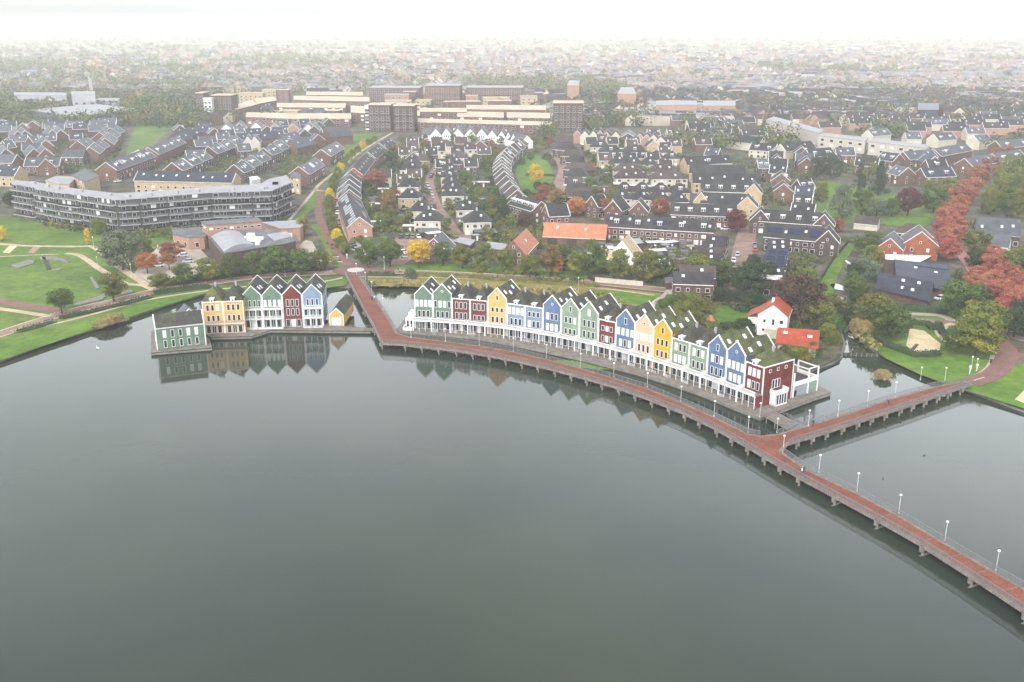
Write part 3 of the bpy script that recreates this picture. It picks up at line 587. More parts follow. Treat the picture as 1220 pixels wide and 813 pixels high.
MAIN = [
 ('green', 'moss2', 'gable', pat([g_] * 3, [b_] * 4), {'E': 10.4, 'attic': None}, 'sage green gabled house at the left end of the long waterfront row'),
 ('green', 'moss2', 'gable', pat([g_] * 3, [g_, b_, b_, g_]), {'round_win': 12.0}, 'taller sage green gabled house with round attic window beside the left end'),
 ('red', 'moss2', 'hip', pat([g_] * 3, [g_] * 3), {}, 'red flat-fronted house joined to the tall sage green gable'),
 ('red', 'moss2', 'hip', pat([g_] * 3, [g_] * 3, 1.7), {}, 'red flat-fronted house joined to the pale yellow gable'),
 ('yellow', 'moss2', 'gable', pat([g_] * 3, [g_] * 3, 1.9, 1.5), {'attic': (10.6, .8, 1.5, g_)}, 'pale yellow gabled house between red and light blue houses'),
 ('lightblue', 'moss2', 'hip', pat([g_] * 3, [b_] * 4), {}, 'light blue low house with closed white shutters beside the pale yellow gable'),
 ('lightblue', 'moss2', 'hip', pat([b_, g_, g_], [g_] * 3, 2.1, 1.6), {}, 'light blue low house with square upper windows beside the blue gable'),
 ('blue', 'moss2', 'gable', pat([b_] * 3, [b_, g_, g_]), {'round_win': 11.7}, 'blue gabled house with round window between light blue and pale green houses'),
 ('palegreen', 'moss2', 'gable', pat([g_] * 3, [g_, g_, b_], 1.7, 1.9), {'attic': (10.3, .8, 1.7, g_)}, 'pale green gabled house next to the blue gable with a terrace shrub'),
 ('palegreen', 'moss2', 'gable', pat([g_] * 3, [g_] * 3), {'attic': (10.2, .9, 1.9, b_)}, 'pale green gabled house next to the small dark red house'),
 ('red', 'moss2', 'hip', pat([g_, b_, g_], [g_, b_, g_], 1.9, 1.5), {}, 'narrow dark red low house squeezed between pale green and blue gables'),
 ('blue', 'moss2', 'gable', pat([b_, g_, b_], [b_] * 4), {'attic': (10.2, .9, 1.8, g_)}, 'blue gabled house between the dark red and peach houses'),
 ('peach', 'moss', 'gable', pat([g_] * 3, [b_] * 4), {'round_win': 11.8}, 'peach gabled house with mossy roof in the middle of the row'),
 ('orange', 'moss', 'gable', pat([g_] * 3, [g_] * 3, 1.9, 1.9), {'attic': (10.3, .9, 1.7, g_)}, 'amber yellow gabled house with mossy roof beside the peach house'),
 ('palegreen', 'moss2', 'hip', pat([b_] * 3, [b_, g_, g_]), {}, 'pale green low house joined to the amber yellow gable'),
 ('palegreen', 'moss2', 'hip', pat([g_] * 3, [b_, g_, b_]), {}, 'pale green low house joined to the blue gable pair'),
 ('blue', 'moss', 'gable', pat([g_] * 3, [b_, g_, b_]), {'attic': (10.2, .8, 1.8, g_)}, 'blue gabled house with tall attic window beside pale green low house'),
 ('blue', 'moss', 'gable', pat([b_] * 3, [b_] * 4), {'round_win': 11.6}, 'blue gabled house with round window next to the red corner house'),
 ('red', 'moss', 'hip', pat([b_, g_, g_], [b_] * 3), {'corner': True}, 'red corner house at the right end of the row with white bay'),
]
ends = []
for i, (col, roofm, kind, pt, ex, lab) in enumerate(MAIN):
    a, b_c = corner[i], corner[i + 1]; c_ = (a + b_c) / 2; d_ = b_c - a; rz = math.atan2(d_.y, d_.x)
    ex = dict(ex); cornerh = ex.pop('corner', False); dep = 10.6
    sk = ((1, .35, 2.4), (1, .55, 6.2)) if i % 3 != 1 else ((1, .5, 2), (1, .3, 4.6), (1, .55, 8))
    t, Ht = house(lab, (c_.x, c_.y, PLAT), rz, d_.length, dep, col, roofm, kind, pt, 'coloured houses in the long waterfront row', gallery=front_gallery, skies=sk, **ex)
    ends.append((t, rz, d_.length))
    if cornerh:
        w2 = d_.length / 2; E = 10.0; side = -PI / 2
        def sidewin(y, z, wd, ht, k='glass', dv=1, nm='window'): return add_window(t, w2 + .03, y, z, wd, ht, k, dv, rz=PI / 2, name=nm)
        for y in (2.2, 5.0, 7.8): sidewin(y, 8.3, .85, .85)
        for y in (3.6, 4.6, 5.6): sidewin(y, 4.0, .95, 2.3, 'glass')
        mb = MB(); mb.box(w2 + .02, w2 + 1.9, 2.6, 7.2, 3.0, 3.2); mb.box(w2 + 1.8, w2 + 1.92, 2.6, 7.2, 3.2, 4.15); mb.box(w2 + .05, w2 + 1.8, 2.6, 2.72, 3.2, 4.15); mb.box(w2 + .05, w2 + 1.8, 7.08, 7.2, 3.2, 4.15)
        mb.box(w2 + .05, w2 + 1.85, 2.75, 7.05, 0, .3); mb.box(w2 + .05, w2 + 1.85, 2.75, 2.9, 0, 3); mb.box(w2 + .05, w2 + 1.8, 6.9, 7.05, 0, 3)
        bay = mb.obj('bay', M['white'], t)
        for y in (3.4, 4.3, 5.2, 6.1): add_window(bay, w2 + 1.82, y + .1, .3, .85, 2.6, 'glass', rz=PI / 2)
        mb = MB(); mb.box(w2 - .2, w2 + .09, -.1, .12, 0, E); mb.box(w2 - .1, w2 + .09, dep - .12, dep + .12, 0, E + .1); mb.box(w2 - .05, w2 + .16, -.2, dep + .15, E - .1, E + .18); mb.obj('corner_trim', M['white'], t)
        mb = MB(); mb.box(w2 + .02, w2 + .1, -2.5, -.0, 0, 3.0); mb.obj('side_screen', M['red'], t)
        # annex with roof terrace and carport frame behind the corner house
        an = thing('carport', 'white framed carport with pale green side wall and roof terrace behind corner house', 'carport', (c_.x, c_.y, PLAT), rz)
        mb = MB(); mb.box(w2 - 6.2, w2 + .2, dep + .25, dep + 9.5, 2.75, 3.05); mb.obj('roof_terrace', M['darktimber'], an)
        mb = MB(); X = w2 + .1
        mb.box(X + .0, X + .25, dep + .3, dep + 9.6, 2.9, 4.0)
        for y in (dep + .35, dep + 5.8, dep + 9.3): mb.box(X - .05, X + .27, y, y + .3, 0, 6.4)
        mb.box(X - 6.2, X, dep + 9.35, dep + 9.6, 6.1, 6.35); mb.box(X - .02, X + .22, dep + 5.8, dep + 9.6, 6.36, 6.6); mb.box(X - 6.2, X, dep + 5.9, dep + 6.1, 6.1, 6.35); mb.box(X - 6.3, X - 6.0, dep + 9.3, dep + 9.6, 0, 6.3)
        mb.box(X - 6.2, X, dep + 9.4, dep + 9.62, 2.9, 4.0); mb.obj('frame', M['white'], an)
        mb = MB(); mb.box(X - .02, X + .12, dep + 6.1, dep + 9.3, 0, 2.75); mb.obj('side_wall', M['palegreen'], an)
        mb = MB(); mb.box(X - 6.1, X - .3, dep + .3, dep + .5, 0, 2.7); mb.box(X - 6.2, X - 6.0, dep + .6, dep + 9.3, 0, 2.7); mb.obj('rear_wall', M['darktimber'], an)
        RZ19, C19 = rz, c_
def frame_pt(c_, rz, x, y): return Vector((c_.x + x * math.cos(rz) - y * math.sin(rz), c_.y + x * math.sin(rz) + y * math.cos(rz)))
# rear mass and left end stair of the row: white landing stair at the first house
t0 = thing('entrance_stair', 'white stepped entrance porch at the left end of the long row', 'stair', (corner[0].x, corner[0].y, PLAT), ends[0][1])
mb = MB(); mb.box(-3.0, -.3, .4, 3.4, 0, 3.0); mb.box(-2.2, -.3, 1.0, 4.4, 3.0, 4.6); mb.obj('porch_wall', M['white'], t0)
for x in (-2.3, -1.2): add_window(t0, x, .37, .3, .8, 2.1)
mb = MB(); mb.box(-3.2, -2.9, -2.2, 3.4, 0, 1.0); mb.box(-3.2, -.3, -2.4, -2.2, 0, .8); mb.obj('fence', M['white'], t0)
# quay of the main row
fr = [(472, 393.5), (476, 394.5), (520, 397.3), (568, 402.8), (610, 410), (653, 419), (699, 429), (758.7, 444.3), (800, 457), (837.4, 470), (870, 483.5), (906, 498)]
right_end = [(927, 489.5), (958, 478), (989.5, 467), (975, 459.5)]
frG = G(fr, PLAT); reG = G(right_end, PLAT)
back = [frame_pt(C19, RZ19, 3.4, 20.5)] + [c_ + Vector((.35, .94)) * 1.5 for c_ in reversed(corner)]
mb = MB(); ql = [(p.x, p.y) for p in frG + reG] + [(p.x, p.y) for p in back] + [(P(487, 374).x, P(487, 374).y)]
mb.slab(ql, -.2, PLAT + .0, 0, 1)
quay = tag(mb.obj('quay', [M['timber'], M['darktimber']]), 'weathered wooden quay deck running in front of the long coloured row', 'quay')
mb = MB(); o1 = offset_line(frG + reG[:3], -.15); o0 = offset_line(frG + reG[:3], -.02)
for k in range(len(o1) - 1): mb.slab([(o1[k].x, o1[k].y), (o1[k + 1].x, o1[k + 1].y), (o0[k + 1].x, o0[k + 1].y), (o0[k].x, o0[k].y)], .35, PLAT + .1)
mb.obj('edge_beam', M['concrete'], quay)
def pile_row(pts, step, parent, r=.14, z0=-1.2, z1=.9, m='concrete', off=-.35, name='pile'):
    for q, t_ in along(pts, step, .5):
        p_ = MB(); n_ = Vector((-t_.y, t_.x)) * off; p_.beam((0, 0, z0), (0, 0, z1), r, n=6); p_.obj(name, M[m], parent, (q.x + n_.x, q.y + n_.y, 0))
pile_row([(p.x, p.y) for p in frG], 5.8, quay, off=.2, z1=.3)
# fences of low white posts along the quay front are in each house; landing walkway to the bridge
wk = thing('walkway', 'grey plank walkway with side rails linking the quay corner to the bridge', 'walkway', (0, 0, 0))
A, B = P(899, 489, 1.2), P(939, 512, 1.9); C_, D_ = P(917, 486, 1.2), P(951, 505, 1.9); mb = MB()
n_ = 12
for k in range(n_):
    a = A.lerp(B, k / n_); b = A.lerp(B, (k + 1) / n_); c_ = C_.lerp(D_, (k + 1) / n_); d = C_.lerp(D_, k / n_)
    mb.quad(a, b, c_, d); mb.quad(a - Vector((0, 0, .3)), d - Vector((0, 0, .3)), c_ - Vector((0, 0, .3)), b - Vector((0, 0, .3)))
mb.quad(A, A - Vector((0, 0, .3)), B - Vector((0, 0, .3)), B); mb.quad(C_, D_, D_ - Vector((0, 0, .3)), C_ - Vector((0, 0, .3)))
mb.obj('planking', M['timber'], wk)
for a, b in ((A, B), (C_, D_)):
    mb = MB()
    for h in (.45, .75, 1.05): mb.beam(a + Vector((0, 0, h)), b + Vector((0, 0, h)), .035)
    for k in range(9): q = a.lerp(b, k / 8); mb.beam(q, q + Vector((0, 0, 1.05)), .04)
    mb.obj('railing', M['galv'], wk)
for k in range(4):
    q = A.lerp(B, (k + .5) / 4); mb = MB(); mb.beam((q.x, q.y, -1), (q.x, q.y, q.z - .3), .15, n=6); mb.obj('pile', M['concrete'], wk)
# lower jetty board in front of the right end
mb = MB(); q = G([(928, 490), (950, 482), (969, 475), (988, 469.5), (989, 471), (970, 477), (951, 484), (930, 492)], .5); mb.slab([(p.x, p.y) for p in q], .3, .5)
tag(mb.obj('mooring_board', M['concrete']), 'narrow tan mooring board hugging the right end of the quay', 'mooring board')

# ------------------------------------------------------------------ left block
LG = 'coloured houses in the left waterfront block'
def xy(*q): p = P(*q); return Vector((p.x, p.y))
rzA = math.atan2((xy(245.5, 410.7, 1) - xy(187.7, 417.4, 1)).y, (xy(245.5, 410.7, 1) - xy(187.7, 417.4, 1)).x)
A0, A1 = xy(187.7, 417.4, 1), xy(245.5, 410.7, 1); cA = (A0 + A1) / 2; wA = (A1 - A0).length
t = thing('waterfront_house', 'long low sage green two-storey house at the far left on its own platform', 'house', (cA.x, cA.y, 1), rzA, LG)
mb = MB(); mb.prism([(0, 0), (7.5, 0), (7.5, 6.3), (3.75, 9.2), (0, 6.3)], -wA / 2, wA / 2)
vs = mb.v; mb.v = [(y, x, z) for x, y, z in vs]; mb.f = [tuple(reversed(f_)) for f_ in mb.f]; mb.obj('wall', M['green'], t)
mb = MB(); slopes(mb, 3.75, -wA / 2 + .1, wA / 2 - .1, 6.3, 9.2, ov=.04); mb.v = [(y, x + 3.75, z) for x, y, z in mb.v]; mb.f = [tuple(reversed(f_)) for f_ in mb.f]; mb.obj('roof', M['moss2'], t)
mb = MB()
for s in (-1, 1):
    mb.box(s * wA / 2 - .14, s * wA / 2 + .14, -.12, .1, 0, 6.35)
    for a, b in (((-.1, 6.4), (3.75, 9.45)), ((7.6, 6.4), (3.75, 9.45))): mb.beam((s * wA / 2, a[0], a[1]), (s * wA / 2, b[0], b[1]), .2)
mb.box(-wA / 2, wA / 2, -.25, -.02, 6.15, 6.45); mb.obj('trim', M['white'], t)
for i in range(5):
    x = (i - 2) * 2.15; add_window(t, x, -.03, .45, .95, 2.2, g_, name='window'); add_window(t, x, -.03, 3.35, .95, 2.2, 'blind' if i in (0, 3, 4) else g_)
for x in (-2.8, 2.8):
    mb = MB(); mb.box(x - .7, x + .7, 0, .15, -.6, .6); o = mb.obj('skylight', M['skylight'], t, (0, 1.7, 7.85)); o.rotation_euler = (math.radians(-53), 0, 0); 
for i in range(3): add_window(t, -wA / 2 - .03, 1.6 + i * 2.1, 1, .8, 1.8, rz=-PI / 2)
b0, b1 = xy(243.8, 398, 1), xy(292.8, 396, 1); rzB = math.atan2((b1 - b0).y, (b1 - b0).x); wB = (b1 - b0).length / 2
def small_balcony(t, w_):
    g = MB(); g.box(-w_ / 2, w_ / 2, -.9, -.1, 2.95, 3.12); gl = g.obj('balcony', M['white'], t)
    r = MB(); r.box(-w_ / 2, w_ / 2, -.94, -.86, 3.9, 4.0)
    for i in range(9): x = -w_ / 2 + .1 + (w_ - .2) * i / 8; r.box(x - .04, x + .04, -.93, -.87, 3.12, 3.9)
    r.obj('railing', M['galv'], gl)
for i, lab in enumerate(['yellow flat-fronted house with pointed mossy roof joined to the long green house', 'yellow flat-fronted house joined to the first green balcony house']):
    c_ = b0.lerp(b1, .25 + .5 * i)
    house(lab, (c_.x, c_.y, 1), rzB, wB, 11, 'yellow', 'moss' if i == 0 else 'moss2', 'hip', pat([g_] * 3, [g_, g_, b_] if i == 0 else [g_] * 3, 1.9, 1.9), LG, E=9.7, gallery=small_balcony, HH=13.4)
def loggia(t, w_):
    for z in (2.95, 5.95, 0.0):
        g = MB(); g.box(-w_ / 2 + .1, w_ / 2 - .1, -1.6, -.1, z - .02 if z else -.05, z + .16); gl = g.obj('balcony', M['white'], t)
        if z:
            r = MB(); r.box(-w_ / 2 + .1, w_ / 2 - .1, -1.64, -1.54, z + .95, z + 1.05); r.box(-w_ / 2 + .1, w_ / 2 - .1, -1.62, -1.58, z + .25, z + .3)
            for i in range(12): x = -w_ / 2 + .2 + (w_ - .4) * i / 11; r.box(x - .03, x + .03, -1.62, -1.57, z + .1, z + .95)
            r.obj('railing', M['white'], gl)
    for x in (-w_ / 2 + .14, -w_ * .12, w_ * .18, w_ / 2 - .14):
        p_ = MB(); p_.box(x - .11, x + .11, -1.66, -1.46, 0, 6.9 if abs(x) > w_ * .3 else 5.95); p_.obj('post', M['white'], t)
c0, c1 = xy(290.8, 391, 1), xy(385.8, 388.5, 1); wC = (c1 - c0).length / 4; rzC = math.atan2((c1 - c0).y, (c1 - c0).x)
for i, (col, lab, gl, pt) in enumerate([
    ('green', 'sage green gabled house with white balconies next to the yellow pair', loggia, [(3.2, 2.3, 1.0, [g_] * 4), (6.5, 2.1, .8, [g_] * 4)]),
    ('green', 'sage green gabled house with white balconies next to the red gable', loggia, [(3.2, 2.3, 1.0, [g_] * 4), (6.5, 2.1, .8, [b_] * 4)]),
    ('red', 'narrow red gabled house between green and blue balcony houses', None, [(3.6, 2.2, .95, [g_] * 3), (6.4, 2.3, .95, [g_] * 3)]),
    ('lightblue', 'light blue gabled house with white balconies at the right of the left block', loggia, [(3.2, 2.3, 1.0, [g_] * 4), (6.6, 2.1, .8, [g_] * 3)])]):
    c_ = c0.lerp(c1, .125 + .25 * i)
    t, Ht = house(lab, (c_.x, c_.y, 1), rzC, wC, 13, col, 'moss2', 'gable', pt, LG, E=9.8, gallery=gl, skies=((1, .5, 3.5), (1, .4, 6)))
    if i == 3:
        for z in (1, 4, 7):
            for y in (3, 6.5, 10): add_window(t, wC / 2, y, z, .8, 1.6, rz=PI / 2)
        mb = MB()
        for y in (-.1, 12.9): mb.box(wC / 2 - .15, wC / 2 + .08, y, y + .25, 0, 9.8)
        mb.obj('corner_trim', M['white'], t)
s0, s1 = xy(393.3, 388.3, 1), xy(409.6, 388.3, 1); rzS = math.atan2((s1 - s0).y, (s1 - s0).x)
def boathouse(label, c_, rz, w_, dep, E, H_, col, roofm, doors=True):
    t = thing('boathouse', label, 'shed', (c_.x, c_.y, 1), rz); w2 = w_ / 2
    mb = MB(); mb.prism([(-w2, 0), (w2, 0), (w2, E), (0, H_), (-w2, E)], 0, dep); mb.obj('wall', M[col], t)
    mb = MB(); slopes(mb, w2, .1, dep + .15, E, H_, ov=.06); mb.obj('roof', M[roofm], t)
    mb = MB()
    for s in (-1, 1): mb.prism([(s * w2 * 1.05, E), (0, H_ + .05), (0, H_ + .4), (s * w2 * 1.05, E + .35)], -.15, .12); mb.box(s * w2 - .1, s * w2 + .1, -.1, .0, 0, E)
    mb.obj('trim', M['white'], t)
    if doors:
        for s in (-1, 1): mb = MB(); mb.box(s * .72 - .66, s * .72 + .66, -.08, .02, .05, 2.6); mb.box(s * .72 - .55, s * .72 + .55, -.11, -.08, .15, 2.5); mb.obj('door', M['white'], t)
    return t
boathouse('small yellow boathouse with white double doors beside the bridge', (s0 + s1) / 2, rzS - .03, (s1 - s0).length, 17, 3.2, 5.3, 'yellow', 'moss2')
cB_ = xy(226, 378, 3.5); boathouse('small blue gabled shed peeping out behind the long green house', cB_, rzA + .1, 4.6, 7, 2.6, 4.9, 'blue', 'slate', False)
# platforms of the left block
mb = MB(); q = G([(180, 420.5), (252.5, 414.2), (250, 404), (243, 399), (243, 372), (180, 395)], .9); mb.slab([(p.x, p.y) for p in q], -.2, .9, 0, 1)
plA = tag(mb.obj('platform', [M['timber'], M['darktimber']]), 'floating timber platform under the long green house', 'platform')
mb = MB(); q = G([(180, 421), (252.6, 414.8)], .9)
mb.beam((q[0].x, q[0].y - .2, .55), (q[1].x, q[1].y - .2, .55), .28); mb.obj('edge_beam', M['concrete'], plA)
mb = MB(); q = G([(252, 402), (300, 400.5), (322, 393.5), (441.7, 394.5), (450, 391.5), (412, 389), (300, 375), (244, 372), (244, 398)], .95); mb.slab([(p.x, p.y) for p in q], -.2, .95, 0, 1)
plB = tag(mb.obj('quay', [M['timber'], M['darktimber']]), 'dark timber quay in front of the left coloured block', 'quay')
mb = MB(); q = G([(252, 402.4), (300, 401), (322, 394), (441.7, 395)], .95)
for a, b in zip(q, q[1:]): mb.beam((a.x, a.y - .15, .6), (b.x, b.y - .15, .6), .25)
mb.obj('edge_beam', M['concrete'], plB)
mb = MB(); q = G([(322, 391), (380, 391.3), (441.7, 391.5)], .95)
for a, b in zip(q, q[1:]):
    for h in (1.4, 1.9): mb.beam((a.x, a.y, h), (b.x, b.y, h), .05)
for q_, t_ in along(q, 1.6): mb.beam((q_.x, q_.y, .9), (q_.x, q_.y, 1.9), .05)
mb.obj('railing', M['galv'], plB)
# weir, reed island
t = thing('weir', 'low dark weir wall across the mouth of the narrow canal', 'weir', (0, 0, 0)); q = G([(1004, 423.5), (1047, 425)], 0); mb = MB(); mb.slab([(q[0].x, q[0].y - .3), (q[1].x, q[1].y - .3), (q[1].x, q[1].y + .3), (q[0].x, q[0].y + .3)], -.5, .7); mb.obj('wall', M['darktimber'], t)
for k in range(7): mb = MB(); p_ = q[0].lerp(q[1], (k + .5) / 7); mb.beam((p_.x, p_.y - .5, -1), (p_.x, p_.y - .5, 1.0), .13, n=6); mb.obj('pile', M['concrete'], t)
# small white boats
def boat(x, y, rz, label, L=5.0, w_=1.5, cov=None):
    p = P(x, y, 0); t = thing('rowing_boat', label, 'boat', (p.x, p.y, 0), rz, 'small boats moored by the quay'); mb = MB(); sec = []
    for k in range(9):
        u = k / 8; hw = w_ / 2 * (math.sin(PI * min(u * .62 + .38, 1)) ** .7 if u > .2 else .82 + .18 * u / .2); hw = max(hw if k < 8 else .03, .03); x_ = (u - .5) * L; sh = .42 + .16 * u * u
        sec.append([(x_, -hw, sh), (x_, -hw * .7, -.12), (x_, hw * .7, -.12), (x_, hw, sh), (x_, hw * .8, sh), (x_, hw * .6, .05), (x_, -hw * .6, .05), (x_, -hw * .8, sh)])
    for a, b in zip(sec, sec[1:]):
        for i in range(8): j = (i + 1) % 8; mb.quad(a[i], b[i], b[j], a[j])
    for s_ in (sec[0], sec[-1]): mb.quad(s_[0], s_[1], s_[2], s_[3])
    mb.obj('hull', M['white'], t)
    for x_ in (-L * .25, L * .1): mb = MB(); mb.box(x_ - .15, x_ + .15, -w_ * .36, w_ * .36, .25, .31); mb.obj('seat', M['timber'], t)
boat(713, 434, -.35, 'small white boat moored left of the lily patch by the quay'); boat(797.5, 458, -.6, 'small white boat moored below the pale green low houses', 5.5)
mb = MB(); p = P(698, 434.5, 0); mb.poly([(p.x + 9 * math.cos(i * PI / 10) * R.uniform(.85, 1.1), p.y + 3.2 * math.sin(i * PI / 10) * R.uniform(.8, 1.1) - .25 * 9 * math.cos(i * PI / 10), .012) for i in range(20)])
tag(mb.obj('duckweed', mat('duckweed', (.10, .20, .04), .9, .3, .8)), None, None, None, 'stuff')

# water birds
def bird(x, y, rz, label, white=True, sc_=1.0):
    p = P(x, y, 0); t = thing('swan' if white else 'duck', label, 'bird', (p.x, p.y, 0), rz, 'birds on the lake'); m = M['white'] if white else M['darktimber']; mb = MB(); n_ = 8
    prof = [(-.62, .02, .18), (-.45, .16, .2), (-.15, .26, .22), (.15, .25, .2), (.38, .14, .16), (.48, .05, .2)]; prof = [(a * sc_, b_ * sc_, c_ * sc_) for a, b_, c_ in prof]
    for a, b_ in zip(prof, prof[1:]): mb.beam((a[0], 0, a[2] - .06), (b_[0], 0, b_[2] - .06), a[1], n=n_, r2=b_[1])
    for a, b_ in zip([(.36, .2, .09), (.48, .42, .07), (.46, .68, .06), (.52, .78, .07)], [(.48, .42, .07), (.46, .68, .06), (.52, .78, .07), (.68, .74, .03)]):
        k = 1 if white else .45; mb.beam((a[0] * sc_, 0, a[1] * sc_ * k), (b_[0] * sc_, 0, b_[1] * sc_ * k), a[2] * sc_, n=6, r2=b_[2] * sc_)
    mb.obj('body', m, t); w_ = MB(); w_.beam((-.4 * sc_, .16 * sc_, .22 * sc_), (.2 * sc_, .18 * sc_, .24 * sc_), .09 * sc_, n=6, r2=.13 * sc_); w_.obj('wing', m, t); w_ = MB(); w_.beam((-.4 * sc_, -.16 * sc_, .22 * sc_), (.2 * sc_, -.18 * sc_, .24 * sc_), .09 * sc_, n=6, r2=.13 * sc_); w_.obj('wing', m, t)
bird(116.5, 415.5, 2.5, 'white swan on the water off the left shore'); bird(1101, 543, .4, 'dark duck on the open water right of the main bridge', False, .55); bird(1052, 571, 1.2, 'dark duck close behind the main bridge railing', False, .5); bird(940, 452 + 20, 2.0, 'dark duck beside the right quay end', False, .5)
# ================================================================== TREES
def leaf_quads(mb, c, r, n, s, rg, flat=.75):
    for _ in range(n):
        while True:
            d = Vector((rg.uniform(-1, 1), rg.uniform(-1, 1), rg.uniform(-1, 1)))
            if .05 < d.length < 1: break
        d = d.normalized() * (d.length ** .5)
        p = c + Vector((d.x * r, d.y * r, d.z * r * flat))
        nrm = (d + Vector((rg.gauss(0, .5), rg.gauss(0, .5), rg.gauss(0, .5) + .45))).normalized()
        u = nrm.cross(Vector((rg.uniform(-1, 1), rg.uniform(-1, 1), .2))).normalized(); v = nrm.cross(u); k = s * rg.uniform(.6, 1.35)
        mb.quad(p - u * k, p - v * k * .7, p + u * k, p + v * k * .7)
def crown_mesh(seed, shape, s=.042, nl=48, nc=34):
    """unit crown: radius about 1, height about 2, z from 0"""
    rg = random.Random(seed); mb = MB()
    for i in range(nc):
        t = rg.random(); z = t
        if shape == 'round': env = math.sqrt(max(0, 1 - (2 * (z ** .9) - 1) ** 2)) * .85 + .1; H_ = 1.9
        elif shape == 'cone': env = (1 - z) * .85 + .08; H_ = 2.6
        elif shape == 'column': env = .62 * math.sqrt(max(0, 1 - (2 * z - 1) ** 4)); H_ = 3.0
        elif shape == 'oval': env = math.sqrt(max(0, 1 - (2 * z ** .7 - 1) ** 2)) * .8 + .1; H_ = 2.4
        elif shape == 'bush': env = math.sqrt(max(0, 1 - z * z)) * .9; H_ = 1.2
        elif shape == 'weep': env = math.sqrt(max(0, 1 - (1.5 * z - .45) ** 2)) * .85; H_ = 2.1
        a = rg.uniform(0, 2 * PI); rr = env * math.sqrt(rg.uniform(.15, 1)); cr = rg.uniform(.2, .36) * (1 if shape != 'cone' else .5 + (1 - z) * .6)
        leaf_quads(mb, Vector((rr * math.cos(a), rr * math.sin(a), z * (H_ - .3) + .2)), cr, nl, s, rg, .7 if shape != 'weep' else 1.3)
    if shape in ('column', 'cone'): 
        for k in range(8): leaf_quads(mb, Vector((rg.uniform(-.1, .1), rg.uniform(-.1, .1), H_ * (k + .5) / 8)), .3 * (1 - .08 * k if shape == 'cone' else 1), nl, s, rg)
    return mb.mesh('crown_' + shape, LEAF['green']), H_
CROWNS = {}
def crowns(shape, fine):
    key = (shape, fine)
    if key not in CROWNS:
        CROWNS[key] = [crown_mesh(hash_(shape) + k * 17, shape, *((.050, 105, 62) if fine else (.085, 36, 32))) for k in range(5 if shape in ('round', 'oval') else 3)]
    return CROWNS[key]
def hash_(s): return sum(ord(c) * (i + 3) for i, c in enumerate(s))
def trunk_mesh(seed):
    rg = random.Random(seed); mb = MB(); mb.beam((0, 0, -.02), (.01, 0, .30), .035, n=7, r2=.026); mb.beam((.01, 0, .30), (0, .01, .75), .026, n=6, r2=.010)
    for i in range(5):
        a = i * 2 * PI / 5 + rg.uniform(-.4, .4); z = rg.uniform(.24, .42); mb.beam((.005, 0, z), (.22 * math.cos(a), .22 * math.sin(a), z + rg.uniform(.18, .3)), .014, n=5, r2=.004)
    return mb.mesh('trunk', M['bark'])
TRUNKS = [trunk_mesh(k) for k in range(3)]
OCC = []          # occupied circles on the ground, so that scattered greenery stays clear of buildings and roads
def tree(x, y, h, r, leaf, label=None, shape='round', group=None, base=.18, name='tree', cat='tree', fine=None, at=None):
    p = at or P(x, y, 1.0); d = (p.x ** 2 + p.y ** 2) ** .5
    fine = d < 560 if fine is None else fine
    cs = crowns(shape, fine); me, hh = cs[R.randrange(len(cs))]; r = r * .94
    t = thing(name, label or 'x', cat, (p.x, p.y, 1.0), R.uniform(0, 6.28), group); b0_ = h * base
    if base > .03: link('trunk', TRUNKS[R.randrange(3)], t, (0, 0, 0), 0, (h, h, h * 1.0))
    c = link('crown', me, t, (0, 0, b0_), R.uniform(0, 6.28), (r, r, (h - b0_) / (hh + .1)))
    if c.material_slots: c.material_slots[0].link = 'OBJECT'; c.material_slots[0].material = LEAF[leaf]
    OCC.append((p.x, p.y, r * .5)); return t
CW = {'green': 'green', 'olive': 'olive green', 'yellow': 'yellow-green', 'gold': 'golden yellow', 'orange': 'orange', 'mixed': 'green and orange', 'rust': 'rust red', 'red': 'red', 'maroon': 'deep maroon', 'brown': 'copper brown', 'willow': 'grey-green', 'dark': 'dark green', 'reed': 'straw-coloured'}
